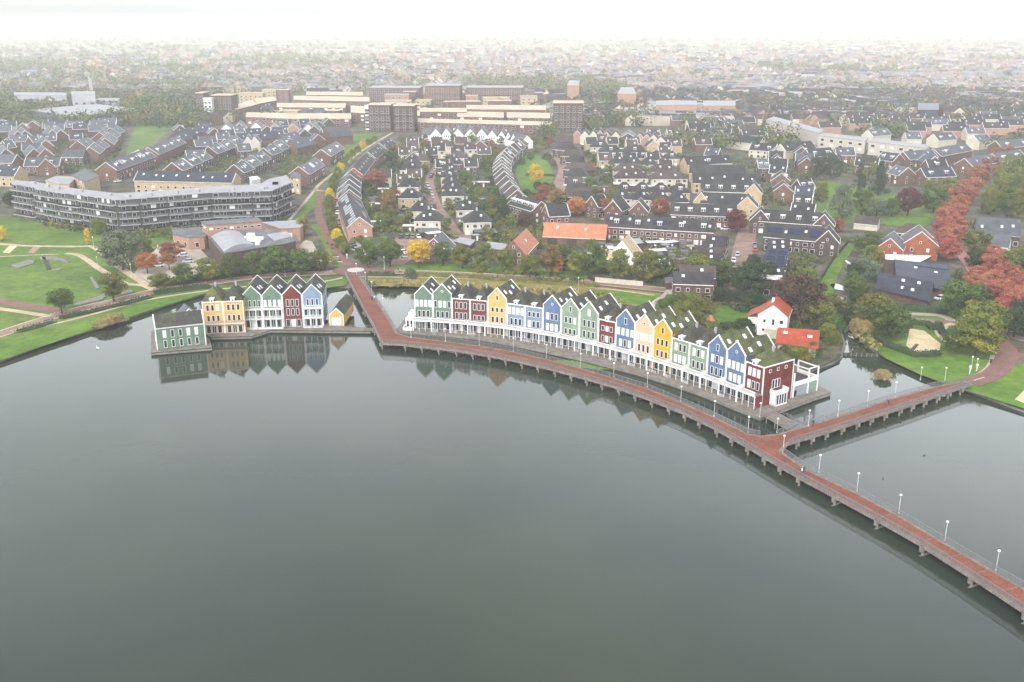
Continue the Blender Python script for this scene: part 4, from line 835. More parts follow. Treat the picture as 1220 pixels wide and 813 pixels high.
# landmark trees: px of the trunk foot, height m, crown radius m
TL = [
 (74, 374, 9.3, 4.3, 'green', 'round', 'lone round dark tree beside the dyke road in the park', .25),
 (136, 360, 11, 4.8, 'olive', 'round', 'yellowish green tree in front of the concrete ledge by the dyke road', .2),
 (147, 322, 17, 8.2, 'willow', 'round', 'huge grey-green willow between the park and the school yard', .08),
 (172, 312, 12, 4.6, 'yellow', 'round', 'bright green tree leaning out behind the huge willow', .1),
 (206, 313, 9.5, 5.0, 'rust', 'round', 'brown-orange tree in the school yard near the brick school corner', .3),
 (176, 326, 8, 4.6, 'orange', 'round', 'wide low orange tree between the willow and the school yard', .25),
 (202, 322, 6.5, 3.3, 'rust', 'round', 'small pinkish red tree in the middle of the school yard', .3),
 (191, 347, 6.5, 4.2, 'olive', 'round', 'short loose green tree at the corner where the park path meets the road', .15),
 (219, 341, 8.5, 4.0, 'green', 'round', 'round green tree between school yard and dyke road hedge', .15),
 (248, 336, 9.5, 5.0, 'yellow', 'round', 'yellow-green tree at the right edge of the school yard', .15),
 (276, 333, 10.5, 4.4, 'green', 'oval', 'green tree before the brown curved wall of the school', .12),
 (302, 330, 10.5, 4.3, 'green', 'oval', 'green tree in front of the school roof centre', .12),
 (330, 330, 13.5, 6.0, 'green', 'round', 'largest dark green tree in front of the school', .1),
 (359, 328, 11, 4.8, 'green', 'round', 'green tree to the right of the largest school tree', .1),
 (381, 324, 9, 3.8, 'olive', 'round', 'olive tree nearest the roundabout on the school side', .12),
 (362, 282, 9, 3.2, 'mixed', 'oval', 'orange-topped tree at the tip of the green wedge lawn', .15),
 (438, 319, 11, 5.2, 'green', 'round', 'dark green tree just right of the roundabout', .15),
 (465, 318, 11.5, 5.2, 'green', 'round', 'dark green tree in front of the parked cars', .15),
 (499, 319, 12, 4.9, 'gold', 'round', 'yellow-orange tree on the lawn left of the grey-roofed cottage', .2),
 (528, 317, 10.5, 4.2, 'green', 'oval', 'slim green tree in front of the grey-roofed cottage', .15),
 (551, 320, 10.5, 4.6, 'olive', 'round', 'olive tree right of the grey-roofed cottage', .12),
 (577, 320, 11, 4.4, 'olive', 'oval', 'green tree left of the tall white mast', .12),
 (603, 324, 9, 3.9, 'yellow', 'round', 'yellow tree in front of the orange-roofed cottage gable', .15),
 (631, 331, 9.5, 4.3, 'yellow', 'round', 'yellow tree at the driveway right of the orange-roofed cottage', .2),
 (656, 329, 13, 5.0, 'mixed', 'oval', 'tree with orange crown top in front of the long orange barn', .12),
 (672, 322, 11, 5.0, 'green', 'round', 'green tree close against the long orange barn wall', .12),
 (687, 329, 10.5, 3.9, 'yellow', 'round', 'yellow-green rounded tree before the barn', .12),
 (706, 329, 15, 5.4, 'green', 'round', 'tall dark green tree at the right end of the orange barn', .1),
 (738, 338, 14, 4.6, 'yellow', 'oval', 'sparse yellow tree in front of the thatched house', .2),
 (768, 338, 14, 5.2, 'olive', 'round', 'tall olive tree between thatched house and terrace gardens', .12),
 (786, 332, 9, 4.0, 'green', 'round', 'green tree behind the brick garden shed by the dyke road', .12),
 (831, 342, 13, 5.4, 'olive', 'round', 'olive tree before the end of the stepped brick terrace', .12),
 (860, 342, 11, 5.4, 'green', 'round', 'bright green tree at the foot of the brick street', .12),
 (890, 352, 13, 6.4, 'dark', 'round', 'dark bushy tree left of the copper beech row', .06),
 (912, 350, 13, 6.8, 'dark', 'round', 'dark bushy tree touching the copper beech', .06),
 (952, 386, 17.5, 8.2, 'brown', 'round', 'great copper brown beech behind the white house', .08),
 (937, 372, 13, 5.4, 'brown', 'round', 'smaller copper brown beech leaning over the white house', .08),
 (975, 392, 9, 5, 'olive', 'round', 'green tree behind the red-roofed barn', .08),
 (990, 380, 8, 5, 'olive', 'round', 'olive tree at the foot of the ditch lawn', .08),
 (1061, 404, 12.0, 6.2, 'green', 'round', 'round green tree left of the sand court', .12),
 (1042, 392, 12.5, 6.8, 'olive', 'round', 'olive tree behind the round tree at the sand court', .1),
 (1163, 424, 13.5, 7.2, 'yellow', 'round', 'broad yellow-topped tree by the bridge approach', .08),
 (1138, 420, 8, 4.2, 'green', 'round', 'small green tree leaning beside the broad yellow tree', .1),
 (1168, 404, 13, 7.2, 'yellow', 'round', 'yellowing tree behind the broad yellow-topped tree', .1),
 (1143, 380, 14, 7.0, 'green', 'round', 'large green tree right of the black-roofed farmhouse', .1),
 (1162, 372, 10, 5.0, 'dark', 'round', 'dark tree between the black farmhouse and the red avenue', .1),
 (1208, 402, 10, 5.6, 'dark', 'round', 'dark green tree at the right edge above the path', .1),
 (1218, 388, 9, 5.0, 'dark', 'round', 'dark tree cut by the right picture edge', .1),
 (1036, 308, 12, 6.6, 'green', 'round', 'rounded bright green tree beside the red brick houses', .08),
 (1037, 322, 10.5, 4.6, 'yellow', 'round', 'weeping yellow-green tree beside the black farmhouse', .08),
 (1030, 336, 10, 5.6, 'willow', 'weep', 'silvery willow beside the black farmhouse ditch', .05),
 (1015, 352, 9, 3.6, 'green', 'round', 'green shrubby tree on the ditch bank', .05),
 (1022, 362, 9, 4.0, 'green', 'oval', 'narrow green tree on the lower ditch bank', .05),
 (1018, 338, 8, 3.6, 'dark', 'round', 'dark tree above the little pond', .05),
 (1164, 300, 9, 5.6, 'olive', 'round', 'olive tree left of the grey slate house', .08),
 (1160, 318, 7, 3.8, 'dark', 'round', 'dark shrub tree below the grey slate house', .05),
 (1212, 335, 14, 7, 'olive', 'round', 'big olive tree at the right edge below the slate house', .05),
 (1003, 262, 17, 6.0, 'willow', 'oval', 'tall grey-green willow behind the dark brick terraces', .08),
 (1026, 256, 13, 5.4, 'green', 'round', 'green tree right of the tall grey willow', .1),
 (1046, 233, 19, 5.8, 'dark', 'cone', 'tall dark fir in the small park', .05),
 (1023, 228, 16, 5.0, 'dark', 'cone', 'dark fir left of the tallest fir', .05),
 (1034, 216, 12, 6, 'yellow', 'round', 'light green tree behind the firs', .1),
 (1081, 258, 14, 6.4, 'maroon', 'round', 'deep maroon round tree in the small park', .15),
 (1112, 254, 13, 7.0, 'green', 'round', 'broad green tree left of the red avenue', .1),
 (1127, 240, 12, 6.6, 'yellow', 'round', 'yellowish green tree behind the broad green park tree', .1),
 (1107, 234, 9, 5.0, 'olive', 'round', 'olive tree on the park lawn edge', .1),
 (1044, 258, 9, 6.0, 'willow', 'bush', 'low pale shrub under the white pergola', .05),
 (1062, 258, 9, 5.0, 'green', 'round', 'green tree between pale shrub and maroon tree', .1),
 (972, 212, 13, 5.6, 'dark', 'round', 'dark tree left of the park entrance', .06), (993, 214, 15, 6.2, 'dark', 'round', 'tall dark tree right of the park entrance', .06), (982, 208, 14, 5.6, 'dark', 'oval', 'dark tree between the two park entrance trees', .06),
 (979, 242, 11, 3.6, 'yellow', 'oval', 'narrow yellow tree on the lawn strip', .1),
 (998, 278, 7, 3.2, 'rust', 'round', 'brown tree at the end of the dark brick terraces', .1),
 (448, 225, 11, 6.0, 'rust', 'round', 'red-orange tree behind the curved terrace', .08),
 (464, 256, 12, 4.4, 'mixed', 'oval', 'yellow and orange tree in the back gardens', .08),
 (453, 268, 6, 4, 'yellow', 'round', 'yellow shrub tree near the brick gable end', .05),
 (638, 220, 12, 4.8, 'gold', 'oval', 'bright golden tree on the oval lawn', .06),
 (665, 246, 9.5, 5.8, 'mixed', 'round', 'green tree with orange edge at the foot of the oval green', .1),
 (648, 238, 8, 4.2, 'rust', 'round', 'brownish tree beside the oval green street', .1),
 (687, 258, 9.5, 5.4, 'orange', 'round', 'orange tree left of the three brick gables', .1),
 (718, 259, 9.5, 4.6, 'rust', 'round', 'rust tree between two brick gable houses', .1),
 (786, 260, 10, 5.4, 'rust', 'round', 'crimson tree in front of the dark dormer terrace', .1),
 (876, 277, 10.5, 5.2, 'maroon', 'round', 'maroon tree at the corner of the brick street', .1),
 (626, 272, 8, 4.0, 'brown', 'round', 'brown-green tree behind the orange-roofed cottage', .06),
 (654, 176, 9, 4.2, 'rust', 'round', 'dull red tree at the north end of the oval green', .1),
 (962, 335, 5, 4.6, 'yellow', 'bush', 'yellow bush at the end of the solar terrace gardens', .03),
 (897, 320, 5.5, 3.0, 'dark', 'round', 'dark round tree in front of the solar terrace', .1),
 (429, 291, 4, 2.0, 'yellow', 'round', 'small yellow tree at the parking corner near the roundabout', .1),
 (105, 292, 7, 1.8, 'gold', 'column', 'slim yellow poplar in the park lawn', .08), (112, 303, 0, 0, 0, 0, 0, 0),
 (3, 288, 7, 2.6, 'gold', 'oval', 'yellow tree at the left picture edge of the park', .08),
 (118, 280, 7.5, 4.0, 'yellow', 'round', 'light green tree at the foot of the long apartment block', .08),
 (13, 246, 8, 4.0, 'dark', 'round', 'dark tree at the left end of the apartment block', .08),
 (740, 192, 0, 0, 0, 0, 0, 0),
]
for x, y, h, r, lf, sh, lab, bs in TL:
    if h: q_ = .92 if y > 300 and h > 9 else 1.0; tree(x, y, h * q_, r, lf, lab, sh, base=bs)
# rows of trees and bushes whose labels are completed at the end
for x, y, h, r in [(1192, 384, 8, 4.6), (1207, 376, 8.5, 5.2), (1190, 362, 8.5, 5.2), (1208, 358, 8.5, 5.4), (1182, 346, 8, 5.0), (1198, 338, 8, 4.8), (1160, 350, 7, 4.4), (1170, 356, 7, 4.2), (1178, 324, 7, 4.2), (1164, 340, 7, 4.4), (1184, 313, 7, 4.2), (1192, 322, 8, 4.6), (1214, 346, 8, 4.8), (1216, 368, 8, 5)]:
    tree(x, y, h, r, 'red', 'red-leaved tree of the lower avenue', group='red trees lining the avenue', base=.12)
for i, (x, y) in enumerate([(1129, 312), (1126, 304), (1123, 296), (1136, 290), (1122, 282), (1138, 277), (1125, 268), (1141, 264), (1129, 255), (1145, 252), (1137, 243), (1154, 241), (1146, 233), (1161, 231), (1155, 223), (1169, 221), (1164, 214), (1177, 213), (1173, 206), (1184, 204), (1181, 198), (1192, 196), (1189, 191), (1200, 188)]):
    tree(x, y, 9.0, 4.7, 'red' if i < 14 else 'rust', 'red-leaved tree of the upper avenue', group='red trees lining the avenue', base=.12)
for i, (x, y) in enumerate([(1178, 256), (1188, 248), (1200, 258), (1212, 262), (1195, 238), (1207, 244), (1218, 250), (1190, 228), (1202, 226), (1214, 230), (1200, 214), (1212, 214), (1222, 222), (1226, 240)]):
    tree(x, y, 15, 5.4, ['olive', 'yellow', 'green'][i % 3], 'tree in the tight grove at the right edge', 'oval', 'trees of the right edge grove', base=.04)
for i, (x, y) in enumerate([(394, 262), (393, 252), (392, 244), (393, 236), (395, 229), (396, 222), (399, 215), (402, 209), (406, 203), (410, 198), (415, 192), (420, 187), (426, 182), (432, 177), (439, 173), (446, 169), (395, 270), (398, 279), (402, 287), (407, 296), (412, 303)]):
    tree(x, y, 5.5, 2.8, ['yellow', 'olive', 'yellow', 'gold', 'olive'][i % 5], 'autumn shrub lining the cycle path', 'bush', 'shrubs along the curved cycle path', base=.02, name='shrub', cat='shrub')
for x, y, h, r, lf in [(846, 388, 3.2, 2.6, 'yellow'), (838, 372, 5, 4.2, 'olive'), (826, 366, 5, 4, 'olive'), (815, 376, 5, 4.5, 'olive'), (828, 388, 5, 4.2, 'olive'), (812, 362, 4, 3.6, 'olive'), (800, 368, 5, 4, 'green'), (790, 372, 4.5, 3.2, 'green'), (840, 358, 4, 4, 'dark'), (860, 358, 4.5, 4, 'dark'), (878, 358, 4, 4, 'dark'), (895, 362, 5, 4, 'dark'), (845, 402, 4.5, 4.2, 'olive'), (868, 402, 5, 4.6, 'dark'), (885, 398, 5, 4.0, 'dark'), (852, 410, 5, 4.5, 'green'), (872, 412, 5, 4.5, 'olive'), (830, 402, 5, 4.2, 'brown'),
                         (945, 430, 4.2, 3.0, 'yellow'), (934, 428, 4, 2.8, 'green'), (955, 428, 3.8, 2.6, 'yellow'), (968, 424, 4.2, 2.6, 'green'), (985, 404, 5, 3.6, 'yellow'), (994, 396, 6, 3.6, 'green'), (992, 410, 4, 2.8, 'olive'), (978, 400, 4.5, 3.2, 'dark'), (1000, 384, 5, 3.6, 'dark'), (948, 395, 3.5, 2.4, 'green'), (905, 385, 3.5, 2.5, 'dark'),
                         (1130, 352, 4, 3.6, 'dark'), (1062, 372, 3, 3, 'dark'), (1008, 374, 4, 3.6, 'dark'), (1120, 300, 4.5, 3.6, 'dark'), (1078, 318, 4, 3, 'olive'), (1066, 322, 4, 3, 'dark')]:
    tree(x, y, h, r, lf, '%s garden bush' % CW[lf], 'bush', 'bushes around the waterside gardens', base=.02, name='bush', cat='bush')
t = tree(1052, 447, 2.6, 2.7, 'reed', 'round tuft of straw-coloured reed growing on a tiny island in the side pond', 'bush', base=0, name='reed_clump', cat='reeds'); t.location.z = 0
for x, y, h, r, l in [(1028, 398, 4.5, 3.6, 'tall straw-coloured reeds on the bank by the narrow canal'), (1022, 394, 4.2, 3.0, 'upper straw-coloured reeds at the head of the canal'), (124, 388, 2.6, 4.2, 'orange-brown reeds at the left shore, left half of the patch'), (137, 384, 2.8, 4.4, 'orange-brown reeds at the left shore, right half of the patch')]:
    tree(x, y, h, r, 'reed', l, 'bush', base=0, name='reed_clump', cat='reeds')
tree(489, 332, 4, 2.6, 'willow', 'grey-green round bush alone on the reedy bank', 'bush', base=.02, name='bush', cat='bush')
# hedges
def hedge(pts, wd, h, label, leaf='dark', z=1.0):
    g = G(pts, z); c0 = g[0]; mb = MB(); q = [(p.x - c0.x, p.y - c0.y) for p in g]; a = offset_line([Vector(k) for k in q], wd / 2); b = offset_line([Vector(k) for k in q], -wd / 2)
    for k in range(len(q) - 1): mb.slab([(b[k].x, b[k].y), (b[k + 1].x, b[k + 1].y), (a[k + 1].x, a[k + 1].y), (a[k].x, a[k].y)], 0, h * .86)
    rg = random.Random(int(pts[0][0]))
    for q_, t_ in along(q, 1.1): leaf_quads(mb, Vector((q_.x, q_.y, h * .62)), max(wd * .62, h * .55), 46, .24, rg, .8)
    o = mb.obj('hedge', LEAF[leaf], loc=(c0.x, c0.y, z)); return tag(o, label, 'hedge')
for i, (x, y, h, r, lf) in enumerate([(641, 226, 4.5, 3, 'dark'), (628, 236, 5, 3, 'green'), (650, 224, 3, 3.4, 'dark'), (657, 226, 3.5, 3, 'green'), (632, 190, 5, 3.4, 'green'), (640, 184, 5, 3.6, 'olive'), (652, 190, 5, 3.8, 'green'), (658, 197, 4, 3, 'olive'), (622, 196, 4.5, 3, 'green'), (646, 178, 6, 4, 'yellow'), (637, 172, 7, 4, 'olive'), (650, 168, 7, 4, 'olive'), (626, 240, 3.5, 3, 'olive'), (640, 243, 5, 4, 'rust')]):
    tree(x, y, h, r, lf, '%s bush around the oval lawn' % CW[lf], 'bush', 'bushes around the oval lawn', base=.02, name='bush', cat='bush')
hedge([(627, 209.5), (645, 209.8), (660, 210)], 2.0, 1.2, 'clipped hedge crossing the oval lawn'); hedge([(624, 231), (640, 233), (655, 230)], 2.0, 1.2, 'clipped hedge at the lower edge of the oval lawn')
hedge([(187, 341), (215, 337.5), (260, 331), (300, 326), (345, 323), (388, 321)], 3.0, 2.0, 'long dark hedge between the school trees and the dyke road')
hedge([(184, 351), (215, 346.5), (250, 342.5)], 3.0, 1.0, 'low dark hedge strip between dyke road and footpath at the path junction')
hedge([(438, 328.5), (470, 328.8)], 2.2, 1.2, 'short clipped hedge right of the roundabout')
hedge([(483, 328.5), (560, 331.5), (640, 337.2), (700, 341.5), (712, 342.5)], 2.4, 1.1, 'long brownish hedge on the water side of the dyke road', 'olive')
hedge([(72, 380), (100, 374), (150, 363), (178, 355.5)], 2.6, .7, 'low dark hedge along the dyke road below the park')
hedge([(22, 396), (45, 390), (62, 385)], 2.6, .6, 'short low hedge at the left end of the footpath')
hedge([(1046, 405), (1060, 414), (1090, 425), (1118, 423)], 2.2, 1.3, 'hedge curving round the sand court')
hedge([(1082, 386), (1105, 388), (1112, 394)], 2.2, 1.3, 'dark hedge on the far side of the sand court')
hedge([(1076, 369), (1130, 373)], 3, 2.0, 'dark hedge in front of the black farmhouse')
hedge([(1118, 388), (1122, 398), (1130, 405)], 2.0, 1.2, 'short hedge on the left of the winding path')
hedge([(470, 283), (500, 281.5)], 2.0, 1.8, 'trimmed hedge above the parked cars', 'green')
hedge([(420, 288), (462, 286)], 2.0, 1.4, 'green hedge below the brick gable end', 'green')
hedge([(862, 353), (905, 359), (940, 366)], 3.0, 2.0, 'dark hedge before the garden lawn of the white house')
# shrubs on flower stairs of the terrace
for i, (x, y, z, h) in enumerate([(668, 392, 4.1, 2.2), (731, 405, 4.1, 1.3), (602, 384, 4.1, 1.0), (516, 391, 1.0, 3.2), (531, 392, 1.0, 2.8)]):
    t = tree(0, 0, h, h * .5, ['yellow', 'yellow', 'green', 'dark', 'dark'][i], ['bright green potted shrub on the terrace of the pale green house', 'yellow potted plant on the terrace of the dark red house', 'small potted plant on the terrace at the pale yellow house', 'dark round bush under the gallery of the tall green house', 'second dark bush under the gallery of the tall green house'][i], 'round', 'terrace plants', 0, 'potted_plant', 'plant', True, at=P(x, y, z)); t.location.z = z
# ================================================================== TOWN BUILDINGS
FP = []       # footprints: centre, half length, half width, angle
GW = {}
def blocked(x, y, m=0.5):
    for cx, cy, hl, hw, a in FP:
        dx, dy = x - cx, y - cy
        if abs(dx) + abs(dy) > hl + hw + 8 and dx * dx + dy * dy > (hl + hw + 2) ** 2: continue
        u = dx * math.cos(a) + dy * math.sin(a); v = -dx * math.sin(a) + dy * math.cos(a)
        if abs(u) < hl + m and abs(v) < hw + m: return True
    return False
def flatwin(parent, x, y, z, wd, ht, rz=0.0, kind='glass', name='window'):
    """one window as a single mesh, white frame round a dark pane"""
    key = (wd, ht, kind)
    if key not in GW:
        mb = MB(); mb.box(-wd / 2, wd / 2, -.06, .02, 0, ht, 0); mb.box(-wd / 2 + .12, wd / 2 - .12, -.09, -.05, .12, ht - .12, 1); GW[key] = mb.mesh('window', [M['white'], M[kind]])
    return link(name, GW[key], parent, (x, y, z), rz)
def building(label, a, b, span, eave, ridge, wall='brick', roof='roof', cat='house', group=None, name='house', chim=0, dorm=0, sky=0, solar=0, hip=False, trim=False, win=True, rearwin=False, band=None, z0=1.0, solid=False, dormkind='white', base=None, rows=2, apex=None, rot=None, L=None, solarmat='solar'):
    """gabled or hipped building whose ridge runs between pixels a and b (left to right)"""
    zr = z0 + ridge
    if apex is not None:
        c = P(apex[0], apex[1], zr); rz = rot; L_ = L; c = Vector((c.x, c.y))
    else:
        A, B = P(a[0], a[1], zr), P(b[0], b[1], zr); A2, B2 = Vector((A.x, A.y)), Vector((B.x, B.y)); c = (A2 + B2) / 2; d = B2 - A2; rz = math.atan2(d.y, d.x); L_ = d.length
        if hip: L_ += span * .8
    t = thing(name, label, cat, (c.x, c.y, z0), rz, group); hl, hw = L_ / 2, span / 2; FP.append((c.x, c.y, hl, hw, rz))
    D = c.length; near_ = D < 480; mid = D < 700
    mb = MB()
    if hip: mb.box(-hl, hl, -hw, hw, 0, eave)
    else:
        mb.prism([(-hw, 0), (hw, 0), (hw, eave), (0, ridge - .05), (-hw, eave)], -hl, hl); mb.v = [(y, x, z) for x, y, z in mb.v]; mb.f = [tuple(reversed(f)) for f in mb.f]
    mb.obj('wall', M[wall], t); mb = MB()
    if hip:
        e = eave - .1; o = .45; i_ = hl - min(hw, hl) * .8 if hl > hw * .8 else 0; i_ = max(i_, .05)
        q = [(-hl - o, -hw - o, e), (hl + o, -hw - o, e), (hl + o, hw + o, e), (-hl - o, hw + o, e)]; A_, B_ = (-i_, 0, ridge), (i_, 0, ridge)
        mb.quad(q[0], q[1], B_, A_); mb.tri(q[1], q[2], B_); mb.quad(q[2], q[3], A_, B_); mb.tri(q[3], q[0], A_); mb.quad(q[3], q[2], q[1], q[0])
    else:
        slopes(mb, hw, -hl - .12, hl + .12, eave, ridge, th=.2, ov=.07); mb.v = [(y, x, z) for x, y, z in mb.v]; mb.f = [tuple(reversed(f)) for f in mb.f]
    mb.obj('roof', M[roof], t)
    k = (ridge - eave) / hw
    if trim and not hip:
        for s in (-1, 1):
            mb = MB()
            for s2 in (-1, 1): mb.beam((s * (hl + .1), s2 * hw * 1.06, eave - .05), (s * (hl + .1), 0, ridge + .12), .17)
            mb.obj('verge', M['white'], t)
    if trim or mid:
        mb = MB(); mb.box(-hl, hl, -hw - .5, -hw - .3, eave - .35, eave - .1); mb.obj('gutter', M['white'], t)
    def roofz(y): return ridge - abs(y) * k
    if hip: hwr = hw + .45
    for i in range(chim):
        x = -hl + L_ * (i + .5) / chim; mb = MB(); mb.box(x - .4, x + .4, -.35, .35, ridge - .8, ridge + 1.0); mb.box(x - .3, x + .3, -.25, .25, ridge + 1.0, ridge + 1.25); mb.obj('chimney', M['brick' if i % 3 else 'grey'], t)
    for i in range(dorm):
        x = -hl + L_ * (i + .5) / dorm; wd_ = 1.9 if dormkind != 'wide' else min(L_ / dorm * .8, 4.5); y0 = -hw * .72; zz = roofz(y0) + .05; yb = -(ridge - (zz + 1.6)) / k if k else 0
        mb = MB(); mb.box(x - wd_ / 2, x + wd_ / 2, y0, max(yb, y0 + .6), zz - .3, zz + 1.5); mb.box(x - wd_ / 2 - .15, x + wd_ / 2 + .15, y0 - .2, max(yb, y0 + .6) + .15, zz + 1.5, zz + 1.68)
        do = mb.obj('dormer', M['white'], t)
        mb = MB(); n_ = 2 if dormkind != 'wide' else 3
        for j in range(n_): xx = x - wd_ / 2 + wd_ * (j + .5) / n_; mb.box(xx - wd_ / n_ * .34, xx + wd_ / n_ * .34, y0 - .05, y0 + .02, zz + .3, zz + 1.25)
        mb.obj('dormer_window', M['glass'], do)
    al = math.atan2(ridge - eave, hw)
    def onroof(nm, x, y, wx, wl, m, lift=.3):
        mb = MB(); mb.box(-wx / 2, wx / 2, -wl / 2, wl / 2, 0, .1); o = mb.obj(nm, M[m], t, (x, y, roofz(y) + lift)); o.rotation_euler = (al if y < 0 else -al, 0, 0); return o
    lf_ = .28 / max(math.cos(al), .3)
    for i in range(sky):
        x = -hl + L_ * (i + .5 + R.uniform(-.25, .25)) / sky; onroof('skylight', x * (.6 if hip else 1), -hw * R.uniform(.35, .6), .95, 1.25, 'skylight', lf_ if not hip else .12)
    for i in range(solar):
        x = -hl + L_ * (i + .5) / solar; wx = min(L_ / solar * R.uniform(.55, .85), 6)
        onroof('solar_panel', x * (.6 if hip else 1), -hw * .5, wx if not hip else min(wx, 3), hw * R.uniform(.45, .7), solarmat, (lf_ if not hip else .12) + .03)
    if win and mid and not solid:
        # long side facing the camera
        nwin = max(1, int(L_ / (2.7 if near_ else 4))); nwin = min(nwin, 22); side = -1
        for s in (side,):
            for r_ in range(rows):
                z = .5 + r_ * 2.75
                if z + 1.5 > eave: continue
                for i in range(nwin):
                    x = -hl + L_ * (i + .5) / nwin + R.uniform(-.2, .2)
                    flatwin(t, x, -hw - .02, z, [1.5, 1.9, 1.1][R.randrange(3)] if r_ else 1.9, 1.4 if r_ else 1.9, 0, 'glass' if R.random() < .8 else 'blind', 'window')
        # gable ends
        if not hip:
            for s in (-1, 1):
                if (s == 1 and math.sin(rz) > -.2 and c.x > 0 and math.cos(rz) > .97): pass
                for r_, zz in enumerate((.6, 3.2)):
                    for y in ((-hw * .45, hw * .45) if near_ else (0,)): flatwin(t, s * (hl + .02), y, zz, 1.1, 1.4, s * PI / 2, 'glass' if R.random() < .7 else 'blind')
                if near_: flatwin(t, s * (hl + .02), 0, 6.3, .8, 1.0, s * PI / 2)
    return t
# ---- the near belt of houses behind the dyke road
B_ = building
B_('long brick terrace with pinkish gable end and rows of glinting solar panels', (428, 259), (415.8, 229.5), 10.4, 5.6, 9.9, 'pinkbrick', 'roof', 'terrace', name='terraced_building', chim=0, solar=0, trim=True)
FT = THINGS[-1]
# many separate panels on the west slope of that terrace
def slope_panels(t, L_, span, eave, ridge, side, ncol, nrow, m, prob=1.0, wl=1.5):
    hw = span / 2; al = math.atan2(ridge - eave, hw); k = (ridge - eave) / hw
    for i in range(ncol):
        for j in range(nrow):
            if R.random() > prob: continue
            x = -L_ / 2 + L_ * (i + .5) / ncol; y = side * hw * (.22 + .62 * (j + .5) / nrow); mb = MB(); mb.box(-L_ / ncol * .36, L_ / ncol * .36, -wl / 2, wl / 2, 0, .1)
            o = mb.obj('solar_panel', M[m], t, (x, y, ridge - abs(y) * k + .36)); o.rotation_euler = (al if y < 0 else -al, 0, 0)
Lf = (P(428, 259, 10.9) - P(415.8, 229.5, 10.9)).length
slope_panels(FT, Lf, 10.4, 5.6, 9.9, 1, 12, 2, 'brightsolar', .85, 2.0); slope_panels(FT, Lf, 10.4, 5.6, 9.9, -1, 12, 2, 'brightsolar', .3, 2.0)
for i, (x, y) in enumerate([(416.5, 221), (415.8, 214.5), (416.5, 208.5), (418, 203.3)]):
    B_('stepped terrace house with pale solar panels, %s behind the pinkish gable' % ordn(i), (x - .4, y + 5.2), (x, y), 10.4, 6.2, 10.6, 'brick', 'roof', 'house', 'stepped houses of the curved terrace', solar=0, trim=True)
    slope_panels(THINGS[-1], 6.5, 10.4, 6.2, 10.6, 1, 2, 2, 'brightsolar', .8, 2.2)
B_('dark-roofed curved terrace section with brick gable above the red-orange tree', (421, 200.5), (436.5, 182.5), 10, 5.8, 9.8, 'redbrick', 'roof', 'terrace', 'terrace sections of the curved street', 'terraced_building', sky=6, trim=True)
B_('middle dark-roofed section of the curved terrace', (438, 181.3), (450, 171.5), 10, 5.8, 9.8, 'brick', 'roof', 'terrace', 'terrace sections of the curved street', 'terraced_building', sky=4, trim=True)
B_('farthest dark-roofed section of the curved terrace', (451.5, 170.3), (464, 164.5), 10, 5.8, 9.8, 'brick', 'roof', 'terrace', 'terrace sections of the curved street', 'terraced_building', sky=3, trim=True)
# cream hipped semi-detached houses
for i, (x, y, wd, sp, wl, sk, lab) in enumerate([
    (500.5, 238.5, 9, 11, 'cream', 1, 'cream hipped house behind the parked cars, rear one of its pair'), (510.8, 249, 11.5, 12, 'cream', 2, 'cream hipped house nearest the parked cars with two skylights'),
    (556, 237, 9.5, 11, 'cream', 2, 'cream hipped house right of the brick lane, rear one of its pair'), (568, 250.5, 11.5, 12, 'cream', 1, 'cream hipped house right of the brick lane, front one of its pair'),
    (488.5, 224, 10.5, 10, 'tanbrick', 1, 'hipped house with yellow brick wall left of the brick lane'), (487.3, 211.5, 11, 10, 'cream', 0, 'cream hipped house behind the yellow brick one'), (490, 192.5, 12, 11, 'cream', 1, 'cream hipped house with dark pyramid roof beside the rear lane'),
    (491, 187, 10, 10, 'cream', 0, 'hipped house half hidden behind the dark pyramid roof'), (503.5, 182.5, 8, 8, 'tanbrick', 0, 'small hipped tan house left of the rear lane'),
    (535.5, 201, 9.5, 9, 'cream', 1, 'cream hipped house at the head of the packed column'), (537.5, 208, 9.5, 8, 'cream', 1, 'cream hipped house, second from the head of the packed column'), (538, 214.5, 10, 8, 'cream', 1, 'cream hipped house, third from the head of the packed column'), (539.5, 221.5, 11, 10, 'cream', 2, 'cream hipped house at the front of the packed column'),
    (535.5, 193.5, 9, 9, 'brick', 1, 'brown hipped house behind the packed column'), (541, 186, 10, 9, 'browntile' and 'brick', 1, 'brown hipped house with white dormer in the middle street'), (546, 179.5, 11, 9, 'cream', 0, 'hipped house closing the middle street'),
    (559.5, 169.5, 12, 9, 'cream', 1, 'wide hipped house in front of the fifth white gable'), (529, 166.3, 12, 9, 'cream', 1, 'wide hipped house in front of the third white gable')]):
    r_ = .12 if x > 545 else (-.05 if x < 520 else .05)
    B_(lab, None, None, sp, 5.6, 9.8, wl, 'roof' if y > 185 else 'browntile', group='hipped houses of the central neighbourhood', hip=True, sky=sk, chim=1, apex=(x, y), rot=r_, L=wd)
